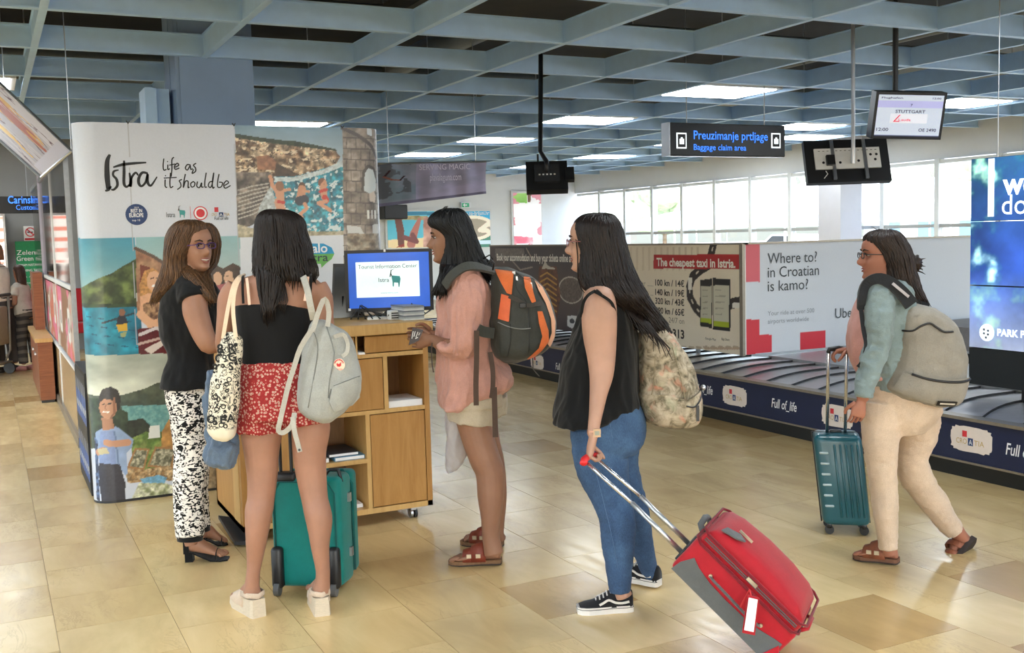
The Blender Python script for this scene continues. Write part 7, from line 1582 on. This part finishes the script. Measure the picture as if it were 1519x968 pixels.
patch(RG, D, [(1322,546),(1348,549),(1375,554),(1424,553),(1425,572),(1418,588),(1402,598),(1372,594),(1330,582),(1308,572)], gb, 'front_pocket', bg, .75, .022)
seamline(RG, D, [(1331,547),(1350,553),(1375,557),(1400,558),(1420,556)], .006, gbk, 'zip', bg, .75, .025)
patch(RG, D, [(1367,585),(1398,587),(1397,596),(1367,593)], gbk, 'label', bg, .75, .03); patch(RG, D, [(1371,588),(1394,589.5),(1394,592),(1371,590.5)], mat('label_print', S(196,190,180), .6), 'label_print', bg, .75, .034)
dkp = cloth('black_padding', S(36,38,42), bump=.15)
strip([P(1352,452,4.66), P(1338,434,4.66), P(1322,420,4.66), P(1305,413,4.67), P(1291,416,4.68), P(1282,426,4.69), P(1278,445,4.68), P(1277,458,4.7)], .062, .018, dkp, 'shoulder_strap', bg, taper=[1, .5]); strip([P(1324,420,4.638), P(1336,430,4.635), P(1348,440,4.64)], .012, .004, mat('strap_stripe', S(170,166,172), .6), 'strap_stripe', bg)
strip([P(1277,458,4.69), P(1281,490,4.67), P(1285,512,4.66), P(1280,534,4.66), P(1273,544,4.68)], .018, .005, dkp, 'lower_strap', bg)
strip([P(1352,440,4.8), P(1362,450,4.8), P(1378,455,4.78)], .03, .02, dkp, 'top_padding', bg)

# --- red suitcase on two wheels, pulled behind
redf = cloth('red_polyester', S(166,16,32), bump=.15, rough=.6, weave=400); gyf = cloth('grey_polyester', S(88,90,90), bump=.15, rough=.6, weave=400); dred = cloth('dark_red_piping', S(120,20,32), bump=.05)
Hd = P(866, 688, 4.10); al, be = math.radians(24), math.radians(42)
dh_ = CXH*math.cos(al)-CFH*math.sin(al); A_ = dh_*math.cos(be)-ZU*math.sin(be); W_ = CXH*math.sin(al)+CFH*math.cos(al); T_ = np.cross(A_, W_); T_ = T_ if T_[2] > 0 else -T_
rs = thing('red_suitcase', 'red and grey soft suitcase tilted on its wheels, pulled by its long silver handle', 'suitcase', (Hd+A_*.98)*[1, 1, 0]); w0 = -.13; w1_ = .21
def sp(s, t, w): return Hd+A_*s+T_*t+W_*w
def slab(s0, s1, t0, t1, wa, wb, r, name, m): return rbox(sp((s0+s1)/2, (t0+t1)/2, (wa+wb)/2), A_*(s1-s0)/2, T_*(t1-t0)/2, W_*(wb-wa)/2, r, name, m, rs, 4)
slab(.50, .975, 0, .165, w0, w1_, .022, 'main_case', redf); slab(.505, .965, .155, .205, w0+.008, w1_-.008, .02, 'front_section', redf); 
b = MB(); rings = []   # bulging front pocket
for s_, h_ in ((.515,.005),(.53,.03),(.58,.05),(.70,.062),(.82,.058),(.91,.04),(.95,.012)): rings.append([sp(s_, .2+h_*max(0, math.sin(a))**.35, w0+.02+(w1_-w0-.04)*(1-math.cos(a))/2) for a in np.linspace(0, math.pi, 12)]+[sp(s_, .195, w1_-.02), sp(s_, .195, w0+.02)])
b.loft(rings).build('front_pocket', redf, rs, smooth=True)
for t_ in (.158, .203):
    e_ = .004; b = MB(); b.tube([sp(s_, t_, w_) for s_, w_ in ((.52,w0-e_),(.95,w0-e_),(.972+e_,w0+.03),(.972+e_,w1_-.03),(.95,w1_+e_),(.52,w1_+e_),(.5-e_,w1_-.03),(.5-e_,w0+.03),(.52,w0-e_))], .0055, 6).build('piping', dred, rs, smooth=True)
for t_ in (.178, .186): MB().tube([sp(.52, t_, w0+.004), sp(.95, t_, w0+.004)], .0022, 6).build('zip', gyf, rs)
def side_poly(pts, name, m, th=.003, par=None): return MB().prism([sp(s_, t_, w0-.001) for s_, t_ in pts], -W_*th).build(name, m, par or rs)
side_poly([(.508,.006),(.515,.05),(.54,.10),(.575,.085),(.64,.072),(.72,.068),(.80,.070),(.87,.078),(.93,.095),(.96,.10),(.968,.03),(.962,.006)], 'grey_side_panel', gyf)
side_poly([(.93,.004),(.97,.004),(.972,.07),(.955,.09)], 'corner_guard', redf, .008)
MB().tube([sp(.63,.092,w0-.004), sp(.645,.1,w0-.03), sp(.70,.1,w0-.034), sp(.80,.096,w0-.034), sp(.845,.096,w0-.03), sp(.86,.09,w0-.004)], [(.010,.004)]*6, 8, ref=T_).build('side_handle', gyf, rs, smooth=True)
for s_ in (.625, .865): MB().tube([sp(s_, .095, w0), sp(s_, .095, w0-.008)], .007, 10).build('rivet', bk_m, rs)
lt = MB(); lt.prism([sp(s_, t_, w0-.044) for s_, t_ in ((0,0),)]*0+[P(x, y, 3.66) for x, y in ((1109,882),(1126,886),(1120,942),(1101,938))], CFH*.004); tg_ = lt.build('luggage_tag', redf, rs); MB().prism([P(x, y, 3.652) for x, y in ((1111,886),(1124,889),(1118,937),(1104,934))], CFH*.002).build('tag_card', whp, tg_); MB().tube([P(1114,883,3.66), P(1112,874,3.67), sp(.77,.1,w0-.034)], .003, 5).build('tag_loop', rd, tg_)
MB().tube([sp(.52,.135,w1_-.22), sp(.475,.165,w1_-.22), sp(.47,.18,w1_-.17), sp(.475,.165,w1_-.10), sp(.52,.135,w1_-.10)], [(.006,.013)]*5, 8, ref=A_).build('top_handle', gyf, rs, smooth=True)
slab(.492, .505, .015, .075, w0+.06, w1_-.06, .006, 'handle_socket', black_pl)
for w_ in (-.045, .065):
    MB().tube([sp(.50,.045,w_+.0), sp(.24,.045,w_)], .0095, 10).build('lower_rod', steel, rs, smooth=True); MB().tube([sp(.25,.045,w_), sp(.012,.03,w_*.9)], .0075, 10).build('upper_rod', mat('bright_rod', S(206,208,212), .25, .9), rs, smooth=True)
MB().tube([sp(.004,.03,-.065), sp(-.006,.03,-.035), sp(-.008,.03,.01), sp(-.006,.03,.05), sp(.004,.03,.08)], [(.015,.013)]*5, 10).build('grip', mat('red_grip', S(214,40,44), .4), rs, smooth=True)
for w_ in (w0+.02, w1_-.05): MB().tube([sp(.985,.0,w_), sp(.985,.0,w_+.03)], .026, 16).build('wheel', black_pl, rs); slab(.94, .99, -.012, .05, w_-.012, w_+.04, .008, 'wheel_housing', gyf)
MB().tube([sp(.977,.16,w0+.07), sp(.992,.175,w0+.09), sp(.992,.175,w0+.2), sp(.977,.16,w0+.22)], .008, 8).build('bottom_handle', redf, rs, smooth=True)
q = sp(.62,.252,w0+.08); MB().obox(sp(.62,.262,w0+.1), W_*.004, A_*.03, T_*.004).build('zip_puller', bk_m, rs); MB().obox(sp(.74,.19,w0-.002), A_*.022, T_*.007, W_*.006).build('zip_puller', bk_m, rs)
b = MB().prism([sp(.54,.236,w0+.03), sp(.60,.252,w0+.03), sp(.63,.256,w0+.06), sp(.60,.252,w0+.09), sp(.55,.243,w0+.07)], T_*.006); b.build('grey_inset', gyf, rs)

# --- teal soft suitcase in front of the woman seen from behind
tea = cloth('teal_polyester', S(0,112,106), bump=.12, rough=.55, weave=400); ted = cloth('dark_teal_edge', S(0,84,82), bump=.05)
b0_, b1_ = P(405, 862, 4.70), P(508, 862, 4.66); rx = unit((b1_-b0_)*[1, 1, 0]); wdt = np.linalg.norm((b1_-b0_)*[1, 1, 0]); fx = unit(np.cross(ZU, rx)); fx = fx if fx@CFH > 0 else -fx
fx = unit(fx+rx*.12)
ts = thing('teal_suitcase', 'upright teal soft suitcase with two wheels at the feet of the woman seen from behind', 'suitcase', ((b0_+b1_)/2+fx*.11)*[1, 1, 0])
g0 = (b0_+b1_)/2*[1, 1, 0]; ht = .50
rbox(g0+fx*.075+ZU*(.03+ht/2), rx*wdt/2, fx*.075, ZU*ht/2, .03, 'main_case', tea, ts, 4); rbox(g0+fx*.185+ZU*(.04+ht/2), rx*(wdt/2-.004), fx*.045, ZU*(ht/2-.012), .028, 'front_section', tea, ts, 4)
for a in (.148,): 
    x_ = wdt/2+.001; MB().tube([g0+fx*a+rx*u_+ZU*z_ for u_, z_ in ((-x_,.07),(-x_,.47),(-x_+.04,.532),(x_-.04,.532),(x_,.47),(x_,.07))], .006, 6).build('piping', ted, ts, smooth=True)
MB().tube([g0+fx*-.003+rx*u_+ZU*z_ for u_, z_ in ((-wdt/2+.02,.05),(-wdt/2+.02,.46),(-wdt/2+.05,.51),(wdt/2-.05,.51),(wdt/2-.02,.46),(wdt/2-.02,.05))], .004, 6).build('piping', ted, ts, smooth=True)
for sd in (-1, 1):
    c_ = g0+rx*sd*(wdt/2-.03); rbox(c_-fx*.008+ZU*.125, rx*.026, fx*.022, ZU*.095, .018, 'wheel_housing', black_pl, ts, 3); MB().tube([c_-fx*.02+ZU*.03-rx*.012, c_-fx*.02+ZU*.03+rx*.012], .03, 18).build('wheel', mat('grey_tyre', S(90,92,94), .5), ts)
rbox(g0+ZU*.528-fx*-.03-rx*.09, rx*.05, fx*.03, ZU*.022, .012, 'handle_socket', black_pl, ts)
for u_ in (-.115, -.065): MB().tube([g0+fx*.03+rx*u_+ZU*.52, g0+fx*.03+rx*u_+ZU*.93], .008, 8).build('rod', black_pl, ts)
MB().tube([g0+fx*.03+rx*-.12+ZU*.93, g0+fx*.03+rx*-.06+ZU*.93], .013, 8).build('grip', black_pl, ts)
MB().tube([g0+fx*.05+rx*.08+ZU*.53, g0+fx*.05+rx*.10+ZU*.555, g0+fx*.05+rx*.14+ZU*.555, g0+fx*.05+rx*.155+ZU*.50], .008, 6).build('top_handle', black_pl, ts, smooth=True)
for z_ in (.17, .42): MB().obox(g0+fx*.10+rx*(wdt/2+.006)+ZU*z_, rx*.006, fx*.01, ZU*.02).build('side_fitting', steel, ts)
# --- hard petrol suitcase
pet = mat('petrol_shell', S(22,84,96), .35, var=.06, scale=6, coat=.3)
c0 = onZ(1256, 787, 0); px_ = unit(CXH*.86-CFH*.2); py_ = unit(np.cross(ZU, px_)); tilt = unit(ZU+CXH*-.10+CFH*.03)
hs = thing('hard_suitcase', 'petrol blue hard-shell cabin suitcase with ribbed front beside the striding woman', 'suitcase', c0)
cen = c0+tilt*.285; 
rbox(cen, px_*.118, py_*.10, tilt*.235, .035, 'shell', pet, hs, 4)
for k in range(6): rbox(cen-py_*.1+px_*-.075+tilt*(-.13+k*.055), px_*.022, py_*.004, tilt*.006, .003, 'bright_slot', mat('pale_slot', S(170,190,196), .3), hs, 1)  # pale bars marking the horizontal slots in the shell
for k in range(5): rbox(cen-py_*.101+px_*(-.02+k*.028), px_*.006, py_*.005, tilt*.19, .004, 'rib', pet, hs, 1)
MB().tube([cen+px_*a_*.12-py_*.0+tilt*b_*.237 for a_, b_ in ((-1,-1),(-1,1),(1,1),(1,-1))]*1, .004, 6).build('zip', black_pl, hs)
for a_ in (-1, 1):
    for b_ in (-1, 1):
        w_ = cen-tilt*.235+px_*a_*.085+py_*b_*.07; g_ = np.array([w_[0], w_[1], .024]); rbox((w_+g_)/2+ZU*.012, px_*.012, py_*.014, ZU*.016, .004, 'wheel_fork', black_pl, hs, 1); MB().tube([g_-py_*.009, g_+py_*.009], .023, 14).build('wheel', black_pl, hs)
hp = P(1245, 519, 5.04)
tops = [P(1229, 523, 5.03), P(1256, 524, 5.06)]
for q, u_ in zip(tops, (-.045, .045)): MB().tube([cen+tilt*.225+px_*u_, q], .0085, 8).build('rod', mat('bright_rod', S(206,208,212), .25, .9), hs, smooth=True)
MB().tube([tops[0], P(1230,518,5.03), P(1245,516,5.04), P(1257,519,5.06), tops[1]], .012, 8).build('grip', black_pl, hs, smooth=True); rbox(cen+tilt*.24, px_*.03, py_*.02, tilt*.008, .005, 'top_handle', black_pl, hs, 1)
# --- passport, plastic bag
pp_ = thing('passport', 'small dark booklet with pale lines held by the woman in pink', 'booklet', P(616, 510, 4.93))
MB().prism([P(x, y, 4.90) for x, y in ((612,486),(628,489),(621,505),(606,512))], CFH*.008).build('cover', mat('passport_cover', S(44,30,34), .4), pp_)
for k, (a, b_) in enumerate((((613,491),(611,502)), ((616,491),(614,499)), ((620,492),(617,500)), ((623,493),(621,497)), ((616,502),(620,500)))): MB().tube([P(*a, 4.897), P(*b_, 4.897)], .002, 5).build('printed_line', whp, pp_)
RP = [(600,664,690,0,.02),(625,660,692,0,.05),(650,661,695,0,.06),(672,660,692,0,.05),(690,660,682,0,.03),(703,664,670,0,.01)]
mb = MB(); rows_loft(mb, RP, 5.22, 30, e=.8); m2_, co_ = get_mesh(mb, .006, 2, [(0.02, (16, 16, 7), 3), (0.01, (34, 34, 20), 8)]); t = NT('thin_plastic'); t.set(Roughness=.35, Transmission_Weight=.35, Alpha=.9); t.b.inputs['Base Color'].default_value = (*S(222,216,218), 1); o = finish(m2_, co_, 'plastic_bag', t.m); tag(o, 'thin whitish plastic carrier bag hanging behind the legs of the woman in pink', 'bag')

# ============================================================ FAR TRAVELLERS AND TROLLEY
def simple_person(label, D, sx, sy, k, top_m, leg_m, shoe_m, hairm, skinm, hair_long, lean=0, tool=None):
    """small standing figure seen from the side; sx, sy: pixel of the feet, k: size"""
    root = thing('person', label, 'person', onZ(sx, sy, 0), 'travellers at the customs passage'); u = D/FPX; g = onZ(sx, sy, 0); R_x = unit(CXH); 
    def q(x, z, d=0): return g+R_x*x*k+ZU*z*k+CFH*d*k
    mb = MB(); ex = MB(); f_ = Frame(q(lean, 1.50), -CXH*.8+CFH*.5, k=k*.95); head(mb, f_)
    mb.tube([q(lean, 1.50), q(lean*.85, 1.26)], [(.058*k,.058*k)]*2, 12); T_r = [q(lean*.85, 1.33), q(lean*.8, 1.22), q(lean*.6, 1.05), q(0, .92), q(0, .8)]
    mb.tube(T_r, [(.1*k,.15*k),(.12*k,.17*k),(.11*k,.15*k),(.13*k,.17*k),(.12*k,.15*k)], 16, ref=CFH)
    for s_ in (-1, 1):
        mb.tube([q(lean*.85, 1.29, s_*.17), q(lean+.0, 1.05, s_*.2), q(lean-.18, .98, s_*.16), q(lean-.35, 1.0, s_*.12)], [.045*k,.04*k,.034*k,.028*k], 10)
        hand(mb, ex, q(lean-.32, 1.0, s_*.12), -CXH, ZU, CFH*-s_, .7, .9*k)
        mb.tube([q(0, .86, s_*.08), q(s_*.04, .48, s_*.09), q(s_*.05+.02, .1, s_*.09)], [.08*k,.055*k,.038*k], 12)
    solid(mb, 'body', skinm, root, .011*k, 2, extra=ex)
    b = MB(); b.tube([q(lean*.85, 1.36), q(lean*.85, 1.3), q(lean*.8, 1.2), q(lean*.6, 1.05), q(0, .88)], [(.06*k,.1*k),(.12*k,.19*k),(.14*k,.18*k),(.125*k,.17*k),(.15*k,.19*k)], 18, ref=CFH)
    for s_ in (-1, 1): b.tube([q(lean*.85, 1.29, s_*.16), q(lean*.9, 1.16, s_*.2)], [.06*k,.062*k], 10)
    solid(b, 'top', top_m, root, .012*k, 2)
    b = MB(); b.tube([q(0, .95), q(0, .82)], [(.14*k,.18*k)]*2, 16, ref=CFH)
    for s_ in (-1, 1): b.tube([q(0, .86, s_*.08), q(s_*.04, .48, s_*.09), q(s_*.05+.02, .12, s_*.09)], [.1*k,.075*k,.07*k], 14)
    solid(b, 'trousers', leg_m, root, .012*k, 2)
    for s_ in (-1, 1): b = MB(); b.tube([q(s_*.05+.06, .04, s_*.09), q(s_*.05-.02, .045, s_*.09), q(s_*.05-.14, .03, s_*.09), q(s_*.05-.17, .02, s_*.09)], [.035*k,.045*k,.035*k,.012*k], 10); b.build('shoe', shoe_m, root, smooth=True)
    b = MB(); c = f_; rings = []
    for z, w, fy, by in ((.135,.02,.02,-.02),(.12,.06,.06,-.07),(.08,.082,.085,-.108),(.03,.084,.03,-.115),(-.04,.084,-.0,-.115),(-.1-.0,.08,-.02,-.12)) + (((-.25,.07,-.05,-.13),(-.36,.04,-.07,-.12)) if hair_long else ()): rings.append([f_.at(w*math.cos(a), (fy+by)/2+(fy-by)/2*math.sin(a), z) for a in np.linspace(0, 2*math.pi, 20, False)])
    b.loft(rings); b.build('hair', hairm, root, smooth=True)
    if tool != 'nof': face(root, f_)
    return root
simple_person('woman in white sleeveless top standing at the luggage trolley in the far passage', 13.2, 10, 552, 1.02, cloth('white_cotton', S(222,206,192)), cloth('dusk_trousers', S(70,64,62)), mat('dark_shoe', S(50,44,42), .6), hair_mat('copper_hair', S(104,62,38), S(168,110,70)), sk_tan, False, -.05)
t = NT('striped_leggings'); v = t.coord('Object', (1, 1, 1)); wv_ = t.add('ShaderNodeTexWave'); wv_.bands_direction = 'Z'; wv_.inputs['Scale'].default_value = 3.2; wv_.inputs['Distortion'].default_value = 3; t.link(v, wv_.inputs[0]); t.link(t.ramp(wv_.outputs[0], [(.4, S(54,50,50)), (.7, S(96,88,80))]), t.b.inputs['Base Color']); t.set(Roughness=.85)
simple_person('girl with long dark hair and striped trousers beside the luggage trolley', 13.4, 43, 549, .84, cloth('grey_white_tee', S(186,178,168)), t.m, mat('pink_shoe', S(176,120,116), .6), hair_mat('girl_hair', S(30,20,16), S(84,54,42)), sk_tan, True, -.06)
tr_ = thing('luggage_trolley', 'grey metal luggage trolley in the far passage', 'trolley', onZ(-20, 560, 0)); g = onZ(-22, 560, 0)
def q(x, z, d=0): return g+CXH*x+ZU*z+CFH*d
tm = mat('trolley_metal', S(150,144,136), .4, .5)
rbox(q(.0, .62, .1), CXH*.16, CFH*.26, ZU*.24, .02, 'front_board', mat('trolley_board', S(156,142,122), .6), tr_); 
for s_ in (-.2, .4): MB().tube([q(.16, 1.0, s_), q(.14, .3, s_), q(.05, .12, s_), q(-.5, .1, s_)], .016, 8).build('side_frame', tm, tr_, smooth=True)
MB().tube([q(.17, 1.0, -.22), q(.17, 1.0, .42)], .02, 8).build('push_bar', black_pl, tr_); rbox(q(-.15, .16, .1), CXH*.34, CFH*.25, ZU*.012, .005, 'tray', tm, tr_, 1)
for a_, b_ in ((.12,-.2),(.12,.4),(-.4,.1)): MB().tube([q(a_, .07, b_-.02), q(a_, .07, b_+.02)], .07, 14).build('wheel', black_pl, tr_)
sb = thing('loaded_bag', 'pale bag lying low on the luggage trolley', 'bag', q(-.12, .175, .1)); mb = MB(); rbox(q(-.14, .27, .1), CXH*.2, CFH*.2, ZU*.09, .06, 'bag_body', cloth('pale_bag', S(196,190,186)), sb, 3); MB().tube([q(-.25, .33, .1), q(-.2, .42, .1), q(-.1, .42, .1), q(-.05, .33, .1)], .01, 6).build('handle', black_pl, sb, smooth=True)
